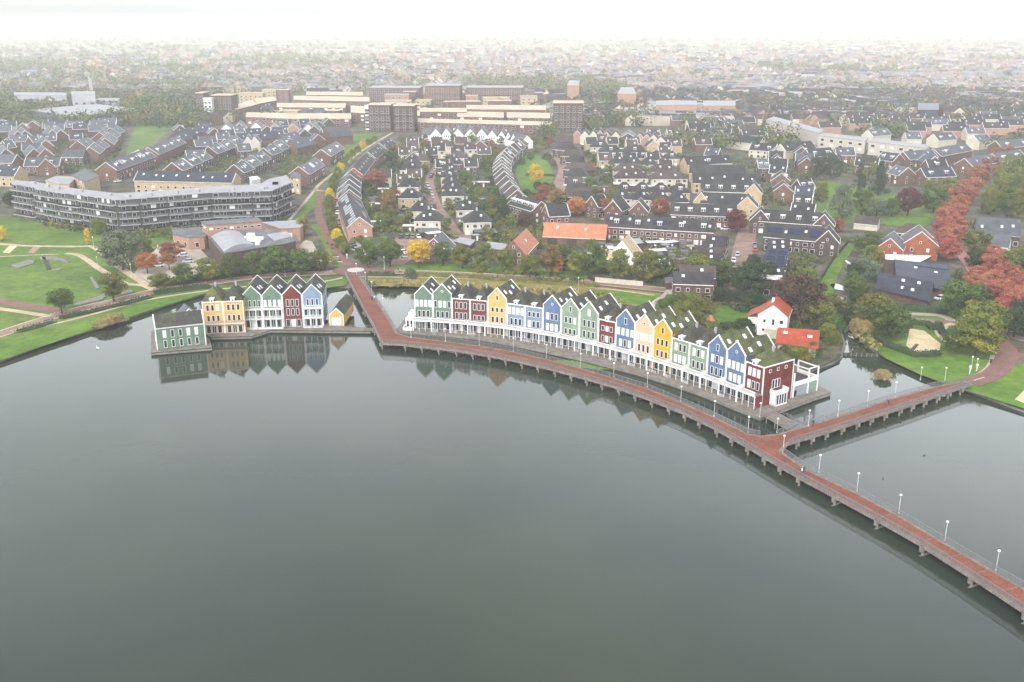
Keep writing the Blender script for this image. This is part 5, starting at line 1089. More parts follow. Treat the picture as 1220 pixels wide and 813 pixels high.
# white gables facing the camera
for i, (x, y) in enumerate([(519, 153.8), (531.6, 153.4), (545.4, 153.6), (559.9, 153.8), (573.7, 154), (586, 155.8), (597.4, 156.6), (605.5, 158), (611.5, 159.5)]):
    sp = [8.2, 7, 8.4, 8.4, 8, 7.6, 6.6, 5.2, 4][i]
    t = B_('white gabled house, %s from the left in the white gable row' % ordn(i), (x, y), (x + (2.5 if i > 3 else 1.5 - i * .3), y - 4.5), sp, 5.0, 9.6, 'white', 'slate', 'house', 'row of white gable houses', win=False)
    for xx in (-1.6, 0, 1.6):
        if abs(xx) < sp / 2 - 1.2: flatwin(t, -THINGS_L if False else -(FP[-1][2] + .02), xx, 3.0, 1.0, 1.6, -PI / 2)
B_('long white-walled house with grey hipped roof left of the white gables', (503, 153.5), (515, 153.5), 9, 4.6, 8.8, 'white', 'slate', win=False)
B_('grey-roofed long building joined to the right end of the white gables', (612, 158.5), (628, 161.5), 10, 5, 9.4, 'whitewash', 'slate', win=False)
# stepped terrace on the curved street at centre
for i, (x, y) in enumerate([(617.5, 166.5), (612.5, 170), (607.9, 173.3), (604, 176.6), (601, 180), (599, 183.5), (598, 187.2), (597.6, 191), (598, 195), (599, 199.2), (600.7, 204), (603.2, 209.4), (606.6, 215.2), (611, 220.8), (616.4, 226.5)]):
    nx = [(617.5, 166.5), (612.5, 170), (607.9, 173.3), (604, 176.6), (601, 180), (599, 183.5), (598, 187.2), (597.6, 191), (598, 195), (599, 199.2), (600.7, 204), (603.2, 209.4), (606.6, 215.2), (611, 220.8)][max(i - 1, 0)] if i else (621, 163.5)
    B_('brown stepped house with white verges, %s from the far end of the oval green' % ordn(i), (x, y), (x + (nx[0] - x) * .86, y + (nx[1] - y) * .86), 10.2, 5.8, 10.0 + (i % 2) * .5, 'darkbrick', 'browntile', 'house', 'stepped houses along the oval green', trim=True, sky=1 if i % 3 == 0 else 0, solar=1 if i % 3 == 1 else 0, solarmat='brightsolar')
B_('curved brick terrace with a continuous white dormer band', (616, 232.3), (645, 240.5), 10, 6.0, 9.8, 'brick', 'roof', 'terrace', name='terraced_building', dorm=4, dormkind='wide', solar=0, trim=True, chim=2)
B_('dark-roofed brick end house at the corner of the curved terrace', (650, 244.5), (675, 243.2), 10, 6.0, 10.2, 'brick', 'roof', trim=True, hip=False)
B_('long barn with bright orange tiled roof and low brick walls', (649.3, 265.3), (723.8, 268.3), 11, 3.6, 8.2, 'brick', 'orangetile', 'barn', name='barn', sky=2, win=False)
for x in (-9, -1): mb = MB(); mb.box(x - 2, x + 2, -5.62, -5.5, 0, 2.8); mb.obj('barn_door', M['darktimber'], THINGS[-1])
B_('brick cottage with steep orange tiled roof and dark chimney stripe', (611.8, 287), (627, 272.4), 9.5, 4.0, 9.2, 'brick', 'orangetile', sky=1, chim=0)
mb = MB(); mb.box(-(FP[-1][2] + .05), -(FP[-1][2]) + .1, -1.0, .9, 0, 5.6); mb.obj('dark_panel', M['darktimber'], THINGS[-1])
B_('cottage with blue-grey slate roof and white bargeboards among the autumn trees', (516.5, 284.6), (526.5, 276.5), 10.5, 3.6, 8.6, 'brick', 'slate', trim=True)
B_('house with pale straw thatched roof beside the dyke road', (741, 287.5), (749, 280), 10.5, 3.4, 9.8, 'whitewash', 'thatch', trim=True)
B_('small brown barn with pale roof left of the thatched house', (722, 297.5), (735, 299.5), 6.5, 3, 5.6, 'darkbrick', 'thatch', 'barn', name='barn', win=False)
B_('long dark-roofed brick terrace behind the orange barn with white dormers', (724, 255.8), (853, 262.8), 10.5, 6.0, 10.0, 'brick', 'roof', 'terrace', name='terraced_building', chim=0, dorm=5, dormkind='n', sky=6, solar=1)
B_('dark terrace with five white dormers behind the crimson tree', (799.7, 241.9), (878, 244.8), 10, 5.6, 9.8, 'brick', 'roof', 'terrace', name='terraced_building', dorm=5)
for (a, b, wl, sk, dm, lab) in [((836.9, 229.3), (890, 232), 'tanbrick', 3, 0, 'dark-roofed terrace with yellow gables directly behind the maroon tree'), ((835.4, 216.2), (897, 217.6), 'tanbrick', 0, 4, 'yellow-gabled terrace with four white dormers, second row back'), ((825, 207), (905, 208), 'tanbrick', 5, 0, 'yellow-gabled terrace with skylights, third row back'),
                                ((822, 196), (888, 197.5), 'tanbrick', 0, 0, 'yellow-gabled terrace with plain dark roof, fourth row back'), ((815, 187), (868, 184.8), 'tanbrick', 3, 1, 'yellow-gabled terrace at the back of its block')]:
    B_(lab, a, b, 10.5, 5.6, 9.8, wl, 'roof', 'terrace', 'yellow brick terraces', 'terraced_building', dorm=dm, sky=sk, trim=False)
def crossgable(label, apx, dy, span, wl='tanbrick', roof='roof', ridge=10.4, eave=5.6, **kw):
    return B_(label, apx, (apx[0] + kw.pop('dx', .8), apx[1] - dy), span, eave, ridge, wl, roof, trim=True, **kw)
crossgable('yellow brick gable with pointed roof beside the maroon tree', (890.5, 235), 4.5, 9.5, group='yellow gables'); crossgable('yellow brick gable, one row behind the maroon tree', (898, 219.5), 4, 8.5, group='yellow gables')
crossgable('small yellow gable at the left of the second yellow row', (835.5, 229.5), 3, 7, group='yellow gables')
for i, (a, b) in enumerate([((730.5, 239.2), (741, 234.6)), ((704.9, 234), (719, 231.6)), ((761, 240.3), (763.5, 236))]):
    B_(['brick gabled house between rust tree and crimson tree, middle of three', 'brick gabled house right of the orange tree, leftmost of three', 'brick gabled house facing forward left of the crimson tree'][i], a, b, 8.4, 5.6, 10.2, 'brick', 'roof', group='three brick gabled houses', trim=True)
for i, (a, b) in enumerate([((684, 228.3), (705, 228)), ((676.5, 223), (699, 223.6)), ((676.5, 217.8), (699, 218.5)), ((676.5, 211), (693, 210.8)), ((681, 200.5), (694, 200.8)), ((682, 192.8), (697, 194.4)), ((680, 184.4), (692, 185.6)), ((675.4, 177.6), (689, 178)), ((668, 170.5), (681, 171.5)), ((662, 161.5), (682.8, 161.8))]):
    B_('dark-roofed house in the packed column right of the oval green', a, b, 8.6, 5.4, 9.4, 'darkbrick', ['roof', 'browntile'][i % 2], 'house', 'packed column of dark-roofed houses', hip=i in (1, 4, 5, 7, 8), dorm=1 if i == 3 else 0, win=True)
k_ = 0
for row, (sp, ridge, pts) in enumerate([(9, 9.4, [(730.7, 179), (747.7, 179), (765.4, 179), (782.4, 179.3), (800, 179.8)]), (9, 9.4, [(737.4, 185), (755.8, 185.7), (773.5, 186.5), (792, 186.5)]), (9.5, 9.4, [(744, 216.7), (765.4, 216.7), (787.5, 217.5), (809.7, 218.2)]), (10, 9.6, [(741.8, 224.4), (764, 225), (786, 225.5), (808, 227.5)])]):
    for i, (x, y) in enumerate(pts):
        B_('house with pointed pyramid roof, %s from left in the %s pyramid row' % (ordn(i), ['farthest', 'second', 'third', 'nearest'][row]), None, None, sp, 5.0, ridge, 'cream' if row % 2 else 'tanbrick', 'roof', 'house', 'pyramid-roofed houses', hip=True, dorm=1 if row in (0, 2) else 0, sky=1 if row in (1, 3) else 0, apex=(x, y), rot=.05, L=9)
for i, (x, y, l_) in enumerate([(749, 194.6, 17), (752, 202.8, 18), (790, 195.3, 17), (796.4, 203.5, 20), (715, 167.5, 13), (727.5, 173, 15), (756, 173, 16)]):
    B_('long hipped cream double house', None, None, 9.5, 5, 9.0, 'cream', 'browntile' if i < 4 else 'roof', 'house', 'long hipped double houses', hip=True, sky=2 if i < 4 else 0, dorm=0 if i < 4 else 1, apex=(x, y), rot=.03, L=l_)
for i, (x, y, sp) in enumerate([(688, 156, 7), (696.8, 157, 7), (707, 157, 7), (715, 156, 7), (722.6, 157.7, 7), (733.7, 157.7, 7.4), (748.4, 159, 13), (762.4, 160, 8), (770.6, 160.7, 8), (778.7, 161.4, 8), (787.5, 163.8, 8)]):
    B_('pale brick gable house at the far edge of the pyramid quarter, %s from left' % ordn(i), (x, y), (x + 1.2, y - 3.5), sp, 5.4, 9.4, ['pinkbrick', 'cream', 'cream', 'pinkbrick'][i % 4] if i != 6 else 'darkbrick', 'slate' if i == 6 else 'browntile', 'house', 'far brick gable row', trim=True)
B_('dark long-roofed house at the right end of the far brick gables', (788, 163.6), (808, 164.4), 9, 5, 9, 'brick', 'roof')
# right-hand brick terraces
B_('brown brick terrace with four white dormers and front gables at both ends', (906.4, 249.4), (982, 254.4), 10.5, 5.8, 9.9, 'darkbrick', 'roof', 'terrace', name='terraced_building', dorm=4)
B_('brown brick terrace with solar panels and right front gable, before the dormer terrace', (914, 267), (986.5, 273.2), 10.5, 5.8, 9.9, 'darkbrick', 'roof', 'terrace', name='terraced_building', sky=5, solar=3)
for i, (x, y, lab) in enumerate([(906.4, 250.5, 'left'), (982.4, 255.8, 'right')]): crossgable('brown brick front gable at the %s end of the dormer terrace' % lab, (x, y), 4.5, 8.6, 'darkbrick', group='brown brick front gables')
crossgable('brown brick front gable at the end of the solar terrace', (987, 275), 6.5, 8.8, 'darkbrick', group='brown brick front gables')
for i, (x0, x1, y) in enumerate([(915, 941, 284.5), (914.5, 940, 290.5), (913.5, 939, 296.8), (911.5, 937.5, 303.4), (909.5, 936, 310.4), (908, 934, 317.8)]):
    B_('flat stepped house in the column behind the dark bushes, %s from the back' % ordn(i), (x0, y), (x1, y + 1.2), 7.2, 7.2, 9.4, 'darkbrick', 'bluetile' if i in (2, 3) else 'roof', 'house', 'stepped column beside the brick street', solar=2 if i in (2, 3, 4) else 0, sky=2, win=i == 5)
mb = MB(); mb.box(-7, 3, -4.1, -3.7, 6.0, 7.6); mb.obj('dormer', M['white'], THINGS[-1])
for i, (x0, x1, y) in enumerate([(838, 867, 281), (833, 864.5, 287.5), (827, 862, 294.2), (820, 859, 301.2), (813, 856, 308.5), (806, 853, 316), (798, 850, 324)]):
    B_('brick house of the stepped terrace left of the brick street, %s from the back' % ordn(i), (x0 + 4, y), (x1, y + 1.6), 9.0, 6.0, 8.8, 'brick', ['roof', 'roof', 'browntile'][i % 3], 'house', 'stepped terrace left of the brick street', sky=1, chim=1 if i == 2 else 0)
# detached right side
B_('red brick house with steep gable and grey roof with solar panels', (1098.5, 276.5), (1095, 268.3), 13, 5.6, 11, 'redbrick', 'slate', trim=True, solar=1, solarmat='brightsolar')
B_('smaller red brick house with pointed gable beside the steep brick one', (1061, 284.5), (1065, 276), 9.5, 5.4, 9.6, 'redbrick', 'slate', trim=True)
B_('round dark hedge-like thatch roof cottage behind the red brick houses', (1081, 266), (1094, 267), 9, 2.5, 6, 'darkbrick', 'darkthatch', hip=True)
def shed_roof(label, q, zr, ze, wall, roof, thick=.3, cat='house', name='house', ht=None):
    """single pitch seen from the front: q = ridge-left, ridge-right, eave-right, eave-left pixels"""
    A, B, C_, D_ = P(*q[0], zr), P(*q[1], zr), P(*q[2], ze), P(*q[3], ze); c0 = (C_ + D_) / 2; t = thing(name, label, cat, (c0.x, c0.y, 1.0), 0)
    o = Vector((c0.x, c0.y, 1.0)); A, B, C_, D_ = A - o, B - o, C_ - o, D_ - o; dn = Vector((0, 0, thick)); mb = MB()
    # mirrored back slope gives the roof its ridge
    E_, F_ = A + (A - D_) * .75, B + (B - C_) * .75; E_.z = A.z - (A.z - D_.z) * .75; F_.z = E_.z
    mb.quad(D_, C_, B, A); mb.quad(A, B, F_, E_); mb.quad(A - dn, B - dn, C_ - dn, D_ - dn); mb.quad(E_ - dn, F_ - dn, B - dn, A - dn)
    mb.quad(D_ - dn, C_ - dn, C_, D_); mb.quad(A, A - dn, D_ - dn, D_); mb.quad(C_, C_ - dn, B - dn, B); mb.quad(E_, E_ - dn, A - dn, A); mb.quad(B, B - dn, F_ - dn, F_); mb.quad(F_, F_ - dn, E_ - dn, E_)
    mb.obj('roof', M[roof], t); mb = MB()
    i = .06; L = lambda a, b, k: a.lerp(b, k)
    d1, c1 = L(D_, C_, i) + (A - D_) * .08, L(C_, D_, i) + (B - C_) * .08; e1, f1 = L(E_, F_, i) - (E_ - A) * .08, L(F_, E_, i) - (F_ - B) * .08; a1, b1 = L(A, B, i), L(B, A, i)
    z = lambda p, h=0.0: Vector((p.x, p.y, h)); u = lambda p: p - dn * 1.2
    mb.quad(z(d1), z(c1), u(c1), u(d1)); mb.quad(z(f1), z(e1), u(e1), u(f1))
    for p0, p1, p2 in ((d1, a1, e1), (c1, b1, f1)):
        mb.quad(z(p0), z(p1), u(p1), u(p0)); mb.quad(z(p1), z(p2), u(p2), u(p1))
    mb.obj('wall', M[wall], t); cc = (A + B + C_ + D_) / 4 + o; FP.append((cc.x, cc.y, (B - A).length / 2, (A - D_).length, math.atan2((B - A).y, (B - A).x)))
    t['_q'] = 0; del t['_q']
    def place(nm, u_, v_, w_, h_, m, lift=.12):
        p = A.lerp(B, u_).lerp(D_.lerp(C_, u_), v_); ex = (B - A).normalized(); ey = (A - D_).normalized(); n = ex.cross(ey).normalized(); mb = MB(); mb.quad(p - ex * w_ / 2 - ey * h_ / 2 + n * lift, p + ex * w_ / 2 - ey * h_ / 2 + n * lift, p + ex * w_ / 2 + ey * h_ / 2 + n * lift, p - ex * w_ / 2 + ey * h_ / 2 + n * lift)
        for s, e in ((-1, 1),):
            k0 = [p - ex * w_ / 2 - ey * h_ / 2, p + ex * w_ / 2 - ey * h_ / 2, p + ex * w_ / 2 + ey * h_ / 2, p - ex * w_ / 2 + ey * h_ / 2]
            for j in range(4): a, b = k0[j], k0[(j + 1) % 4]; mb.quad(a, b, b + n * lift, a + n * lift)
        return mb.obj(nm, M[m], t)
    return t, place
t, pl = shed_roof('rear wing of the black-roofed farmhouse with a row of blue solar panels', [(1066, 309), (1133, 317), (1129, 345), (1068, 338)], 8.5, 4.2, 'brick', 'bluetile')
for u_, v_ in ((.38, .25), (.75, .35)): pl('skylight', u_, v_, 1.1, 1.1, 'skylight')
for i in range(6): pl('solar_panel', .44 + i * .09, .1, 2.6, 3.2, 'solar', .2)
t, pl = shed_roof('front wing of the black-roofed farmhouse with four skylights', [(1046.5, 324), (1113, 336), (1108.5, 359.5), (1043.5, 344)], 8.0, 3.6, 'brick', 'bluetile')
for u_, v_ in ((.47, .22), (.75, .2), (.48, .62), (.66, .62)): pl('skylight', u_, v_, 1.1, 1.1, 'skylight')
p0, p1, p2, p3 = P(1055, 303, 7.5), P(1110, 305, 7.5), P(1095, 313, 7.5), P(1055, 309, 7.5)
mb = MB(); c_ = (p0 + p1 + p2 + p3) / 4; mb.slab([(p.x - c_.x, p.y - c_.y) for p in (p3, p2, p1, p0)], 0, 6.5, 0, 1); tag(mb.obj('flat_extension', [M['white'], M['darkbrick']], loc=(c_.x, c_.y, 1)), 'white flat-roofed extension between red brick houses and black farmhouse', 'extension')
B_('grey slate house with mossy roof at the right edge', (1163, 258.5), (1216, 261.5), 13, 4.6, 10.5, 'darkbrick', 'slate', sky=3)
B_('low blue-grey wing with white gable in front of the slate house', (1184, 279), (1205, 281), 9, 3.5, 7.5, 'white', 'slate')
B_('low brown shed with white gable behind the round bright green tree', (1020, 257), (1048, 259.5), 7, 2.8, 5.5, 'cream', 'browntile', 'shed', name='barn', win=False)
# white house with red roof
t = B_('white rendered house with red tiled roof at the waterside garden', (921.7, 363.5), (926.5, 353.5), 8.4, 6.4, 9.6, 'whitewash', 'redtile', win=False)
hl = FP[-1][2]
for y, z, w_, h_ in ((2.2, 4.0, .9, 1.1), (-.3, 3.4, .9, 2.0), (-2.6, 4.0, 1.2, 1.2), (2.4, 1.4, .9, .9)): flatwin(t, -hl - .02, y, z, w_, h_, -PI / 2)
mb = MB(); mb.box(-hl - 2.2, -hl, -3.6, 1.4, 0, 2.6); mb.box(-hl - 2.3, -hl, -3.7, 1.5, 2.6, 2.75); mb.obj('porch', M['cream'], t)
mb = MB(); mb.box(-hl + 2, -hl + 9, 4.2, 7.2, 0, 4.6); mb.obj('side_wing', M['whitewash'], t); mb = MB(); mb.prism([(4.0, 6.6), (7.6, 4.6), (7.6, 4.8), (4.0, 6.8)], -hl + 1.8, -hl + 9.2); mb.v = [(y, x, z) for x, y, z in mb.v]; mb.obj('side_roof', M['redtile'], t)
for x in (0,): mb = MB(); mb.box(-1, -.3, .3, 1.0, 8.8, 10.6); mb.obj('chimney', M['white'], t)
flatwin(t, -hl + 1.98, 5.7, 1.2, 1.6, 1.6, -PI / 2)
t, pl = shed_roof('low cream barn with bright red tiled roof beside the corner house', [(926.6, 390), (976.8, 393.8), (975.4, 415.5), (923.6, 408.5)], 6.8, 4.0, 'cream', 'redtile', cat='barn', name='barn')
for u_, v_ in ((.2, .3), (.78, .4)): pl('skylight', u_, v_, 1.3, 1.0, 'skylight')
# little orange-roofed garden house
q = P(846.5, 380, 3.2); t = thing('garden_pavilion', 'tiny garden pavilion with pointed orange roof among bushes', 'pavilion', (q.x, q.y, 1)); mb = MB(); n_ = 6
for k in range(n_):
    a0, a1 = 2 * PI * k / n_, 2 * PI * (k + 1) / n_; mb.tri((1.9 * math.cos(a0), 1.9 * math.sin(a0), 1.9), (1.9 * math.cos(a1), 1.9 * math.sin(a1), 1.9), (0, 0, 3.6)); mb.tri((1.9 * math.cos(a1), 1.9 * math.sin(a1), 1.88), (1.9 * math.cos(a0), 1.9 * math.sin(a0), 1.88), (0, 0, 1.95))
mb.obj('roof', M['orangetile'], t); mb = MB(); mb.beam((0, 0, 0), (0, 0, 1.9), 1.35, n=6); mb.obj('wall', M['brick'], t)
def block(label, px, z, m_top, m_side, cat='building', name='building', bands=0, zb=1.0, group=None, parapet=None):
    """flat-roofed block whose roof outline is given in pixels at height z"""
    g = [P(x, y, z) for x, y in px]; c = sum(g, Vector()) / len(g); t = thing(name, label, cat, (c.x, c.y, zb), 0, group); L_ = [(p.x - c.x, p.y - c.y) for p in g]
    if sgn(L_) < 0: L_ = L_[::-1]
    mb = MB(); mb.slab(L_, 0, z - zb - .25); mb.obj('wall', M[m_side], t); mb = MB(); mb.slab(inset(L_, -.25), z - zb - .25 + .004, z - zb); mb.obj('roof', M[m_top], t)
    xs = [p[0] for p in L_]; ys = [p[1] for p in L_]; FP.append((c.x, c.y, (max(xs) - min(xs)) / 2, (max(ys) - min(ys)) / 2, 0)); return t, L_, c
def block_windows(t, L_, z0, dz, floors, step, wd=1.4, ht=1.5, edges=None, cap=90):
    n = len(L_); cnt = 0
    for k in range(n):
        a, b = Vector(L_[k]), Vector(L_[(k + 1) % n]); d = b - a; nrm = Vector((d.y, -d.x)).normalized()
        if nrm.y > -.15 or d.length < 3: continue
        m = max(1, int(d.length / step)); rz = math.atan2(d.y, d.x)
        for f in range(floors):
            for i in range(m):
                if cnt >= cap: return
                p = a + d * (i + .5) / m + nrm * .03; flatwin(t, p.x, p.y, z0 + f * dz, wd, ht, rz, 'glass' if R.random() < .8 else 'blind'); cnt += 1
t, L_, c = block('grey flat-roofed extension left of the orange-roofed cottage', [(581, 288), (604, 291), (600, 297), (583, 296)], 4.0, 'lightflat', 'darkbrick'); 
t, L_, c = block('dark flat-roofed annex between thatched house and brick terrace', [(738, 285), (762, 284), (766, 289), (748, 292)], 4.0, 'lightflat', 'darkbrick')
t, L_, c = block('red brick shed with dark roof at the dyke road corner', [(792, 331), (812, 330), (818, 334), (794, 337)], 3.6, 'flat', 'brick', 'shed')
t, L_, c = block('carport with three pale stripes of roof sheeting', [(541, 287), (548, 283), (566, 286), (560, 292)], 3.6, 'lightflat', 'darktimber', 'carport')
t, L_, c = block('dark low garage below the nearest cream hipped house', [(497, 271), (521, 270), (523, 275), (500, 277)], 3.6, 'flat', 'darktimber', 'garage')
t, L_, c = block('dark low garage below the right cream hipped pair', [(564, 270), (589, 272), (592, 277), (566, 276)], 3.6, 'flat', 'darktimber', 'garage')
# white garden wall
mb = MB(); q = G([(709, 336.5), (730, 338.5), (766, 341.5)], 1.0); c_ = q[0]
for a, b in zip(q, q[1:]):
    for h, r in ((1.0, 1.0),): mb.quad(a - c_, b - c_, b - c_ + Vector((0, 0, 1.8)), a - c_ + Vector((0, 0, 1.8))); mb.quad(b - c_ + Vector((0, .4, 0)), a - c_ + Vector((0, .4, 0)), a - c_ + Vector((0, .4, 1.8)), b - c_ + Vector((0, .4, 1.8))); mb.quad(a - c_ + Vector((0, 0, 1.8)), b - c_ + Vector((0, 0, 1.8)), b - c_ + Vector((0, .4, 1.8)), a - c_ + Vector((0, .4, 1.8)))
tag(mb.obj('garden_wall', M['palebrick'], loc=c_), 'long low white garden wall in front of the thatched house', 'wall')
# ---- school
t, L_, c = block('dark-roofed curved school hall with pale bowed roof sheet', [(249, 282), (284, 274.5), (322, 273), (352, 287), (340, 290), (303, 296), (266, 302)], 8.2, 'flat', 'darkbrick', 'school', 'school_building')
g = [(251.5, 282), (284.5, 275.8), (302, 291.5), (266.5, 300)]; mb = MB(); cz = c
q = [P(x, y, 8.6) - Vector((c.x, c.y, 1.0)) for x, y in g]; n_ = 10
for k in range(n_):
    u0, u1 = k / n_, (k + 1) / n_; h0, h1 = math.sin(PI * u0) * 1.4, math.sin(PI * u1) * 1.4
    a, b = q[0].lerp(q[1], u0) + Vector((0, 0, h0)), q[0].lerp(q[1], u1) + Vector((0, 0, h1)); d_, e_ = q[3].lerp(q[2], u0) + Vector((0, 0, h0)), q[3].lerp(q[2], u1) + Vector((0, 0, h1))
    mb.quad(d_, e_, b, a); mb.quad(Vector((d_.x, d_.y, 7.0)), Vector((e_.x, e_.y, 7.0)), e_, d_); mb.quad(Vector((b.x, b.y, 7.0)), Vector((a.x, a.y, 7.0)), a, b)
mb.obj('curved_roof', M['lightflat'], t)
mb = MB(); q = [P(x, y, 8.5) - Vector((c.x, c.y, 1.0)) for x, y in [(318, 279.5), (342, 276), (347, 282), (327, 287)]]; mb.slab([(p.x, p.y) for p in q][::-1], 7.2, 7.6); mb.obj('roof_sheet', M['lightflat'], t)
for x, y, a_ in ((298, 284, 2), (303, 287, 2.6), (309, 285, 1.6), (299, 280.5, 1.5), (307, 291, .8)):
    q_ = P(x, y, 8.4) - Vector((c.x, c.y, 1.0)); mb = MB(); mb.box(q_.x - a_, q_.x + a_, q_.y - .8, q_.y + .8, 7.2, 8.2); mb.obj('roof_unit', M['white'], t)
t, L_, c = block('long pinkish brick school wing with raised dark roof', [(247, 268), (312, 263.5), (306, 259), (240, 264)], 10.5, 'flat', 'pinkbrick', 'school', 'school_building')
for i in range(16): a, b = Vector(P(248, 270.6, 8.6).xy) - c.xy, Vector(P(312, 265.8, 8.6).xy) - c.xy; 
block_windows(t, L_, 7.2, 3, 1, 2.6, 1.6, .9)
t, L_, c = block('low pinkish brick school wing left of the hall', [(205, 273), (238, 270.5), (249, 278), (243, 282), (225, 283), (207, 279)], 6.2, 'flat', 'pinkbrick', 'school', 'school_building')
block_windows(t, L_, 1.0, 3, 1, 5, 1.6, 2)
t, L_, c = block('right school wing with pale grey roof and brick walls', [(313, 265), (352, 262.5), (361, 268), (357, 271), (334, 272)], 6.8, 'lightflat', 'pinkbrick', 'school', 'school_building'); block_windows(t, L_, .6, 3, 1, 6, 1.4, 3)
t, L_, c = block('low brick school block behind the trees near the roundabout', [(340, 291), (357, 288), (352, 282), (330, 288)], 5.5, 'flat', 'pinkbrick', 'school', 'school_building')
# ---- long apartment building
zt = 15.5
front = [(14, 219), (41, 223), (42, 225), (70.5, 229.5), (98, 232.5), (139, 238), (165, 236.5), (198, 233.5), (225, 231.5), (250, 229.5), (300, 228), (323, 227.3), (333, 223), (347, 217.5)]
back_ = [(322, 213), (310, 219.5), (250, 222.5), (198, 227), (139, 230.5), (98, 226), (70, 222), (42, 217), (19, 215)]
t, L_, c = block('long dark five-storey apartment building with stacked balconies bending along the park', front + back_, zt, 'lightflat', 'greybrick', 'apartment building', 'apartment_building')
FP.pop()
fg = [P(x, y, zt).xy - c.xy for x, y in front]; nb = 0
for a, b in zip(fg, fg[1:]):
    d = b - a; n = max(1, round(d.length / 13)); nr = Vector((d.y, -d.x)).normalized(); rz = math.atan2(d.y, d.x)
    for i in range(n):
        q = a + d * (i + .5) / n; ln = d.length / n
        for f in range(5):
            z = .3 + f * 2.9; deep = 1.9 if (i + nb) % 2 == 0 else 1.1
            mb = MB(); mb.box(-ln * .47, ln * .47, -deep, 0, z - .2, z); mb.box(-ln * .47, ln * .47, -deep - .05, -deep + .05, z, z + .22)
            o = mb.obj('balcony', M['paleslab'], t, (q.x, q.y, 0), rz)
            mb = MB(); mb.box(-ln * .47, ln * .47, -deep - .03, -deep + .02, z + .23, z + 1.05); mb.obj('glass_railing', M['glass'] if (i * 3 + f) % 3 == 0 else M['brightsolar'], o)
            nn = max(2, int(ln / 3.2))
            for j in range(nn):
                if (i * 5 + j * 3 + f) % 7 == 0: continue
                xx = -ln * .46 + ln * .92 * (j + .5) / nn; flatwin(o, xx, -.03, z + .15, [1.7, 2.3, 1.4][(i + j + f) % 3], 2.1, 0, 'glass' if R.random() < .85 else 'blind')
            nb += 1
    FP.append(((a.x + b.x) / 2 + c.x, (a.y + b.y) / 2 + c.y + 5, d.length / 2, 7, rz))
for k in range(14):
    a, b = fg[min(k, 12)], fg[min(k + 1, 13)]; q = (a + b) / 2; d = (b - a).normalized(); q = q + Vector((-d.y, d.x)) * 5; mb = MB(); mb.box(q.x - 1.2, q.x + 1.2, q.y - .9, q.y + .9, zt - 1.0, zt + .1); mb.obj('roof_vent', M['grey'], t)
t, L_, c = block('stepped end wing of the dark apartment building facing the lawn', [(333, 223), (347, 217.5), (341, 209), (322, 213)], 15.3, 'lightflat', 'darkbrick', 'apartment building', 'apartment_building'); block_windows(t, L_, 1.2, 2.9, 5, 4, 2.6, 1.6)
# ---- blocks behind the apartment building
B_('yellow brick terrace with long blue-black roof behind the apartment building', (164.5, 204.3), (281, 206.8), 11, 7.2, 11.2, 'tanbrick', 'bluetile', 'terrace', name='terraced_building', sky=8, trim=True)
t, L_, c = block('low tan courtyard building with pale flat roof', [(54, 215), (68, 209.5), (92, 211), (82, 219), (70, 219)], 8, 'lightflat', 'tanbrick'); block_windows(t, L_, 1, 3, 2, 4)
t, L_, c = block('tan brick building with grey roof next to the courtyard building', [(86, 209), (101, 201), (118, 210), (100, 217)], 9.5, 'slate', 'tanbrick'); block_windows(t, L_, 1, 3, 3, 4)
t, L_, c = block('tan brick corner house at the right end of the apartment building', [(345, 211), (350, 205), (358, 208), (357, 213)], 9.5, 'slate', 'tanbrick'); block_windows(t, L_, 1, 3, 3, 3.4)
t, L_, c = block('small white flat-roofed garage building behind the yellow terrace', [(297, 211), (306, 210), (310, 213), (300, 215)], 5, 'white', 'white', 'garage')
B_('long brown terrace with wide dark roof, its brick gable facing the park', (125.4, 193.8), (173, 177.8), 12, 6.6, 11, 'brick', 'slate', 'terrace', 'long brown terraces in a line', 'terraced_building', dorm=5, sky=4, solar=2, trim=True, solarmat='brightsolar')
B_('far half of the long brown terrace with white dormers', (176, 176), (210, 162.5), 12, 6.6, 11, 'brick', 'slate', 'terrace', 'long brown terraces in a line', 'terraced_building', dorm=4, sky=3, trim=True)
for gi, (grp, lab, pts) in enumerate([('g', 'grey-roofed stepped house of the first diagonal row', [(204.6, 194.2), (217.7, 188.6), (229, 184)]), ('g', 'grey-roofed stepped house of the second diagonal row', [(248, 175), (258.7, 171.2), (267.7, 166)]),
        ('g', 'grey-roofed stepped house of the diagonal row behind the yellow terrace', [(278.4, 196.4), (288, 190.5), (299, 185)]), ('g', 'grey-roofed stepped house of the far diagonal row', [(313.6, 176.6), (322, 172), (329.5, 167.2)])]):
    for i, (x, y) in enumerate(pts):
        B_(lab + ', ' + ['nearest', 'middle', 'farthest'][i] + ' one', (x, y), (x + 13, y - 4.6), 11, 5.8, 10.2, 'darkbrick', 'slate', 'house', 'stepped grey houses in diagonal rows', trim=True, sky=2, dorm=1, dormkind='wide' if i == 1 else 'n')
B_('grey-roofed terrace beside the green wedge with sunlit solar roof', (355.6, 198.8), (375, 188.2), 11, 6.2, 10.4, 'brick', 'slate', 'terrace', 'grey terraces left of the green wedge', 'terraced_building', trim=True, sky=3, solar=1, solarmat='brightsolar')
B_('grey-roofed terrace farther along the green wedge', (382.5, 178.4), (400, 169), 11, 6.2, 10.4, 'brick', 'slate', 'terrace', 'grey terraces left of the green wedge', 'terraced_building', trim=True, dorm=2)
B_('big blue-grey roofed block at the top of the green wedge', (388, 152), (415, 150.5), 16, 6.5, 12.5, 'brick', 'slate', 'terrace', 'grey terraces left of the green wedge', 'terraced_building', win=False)
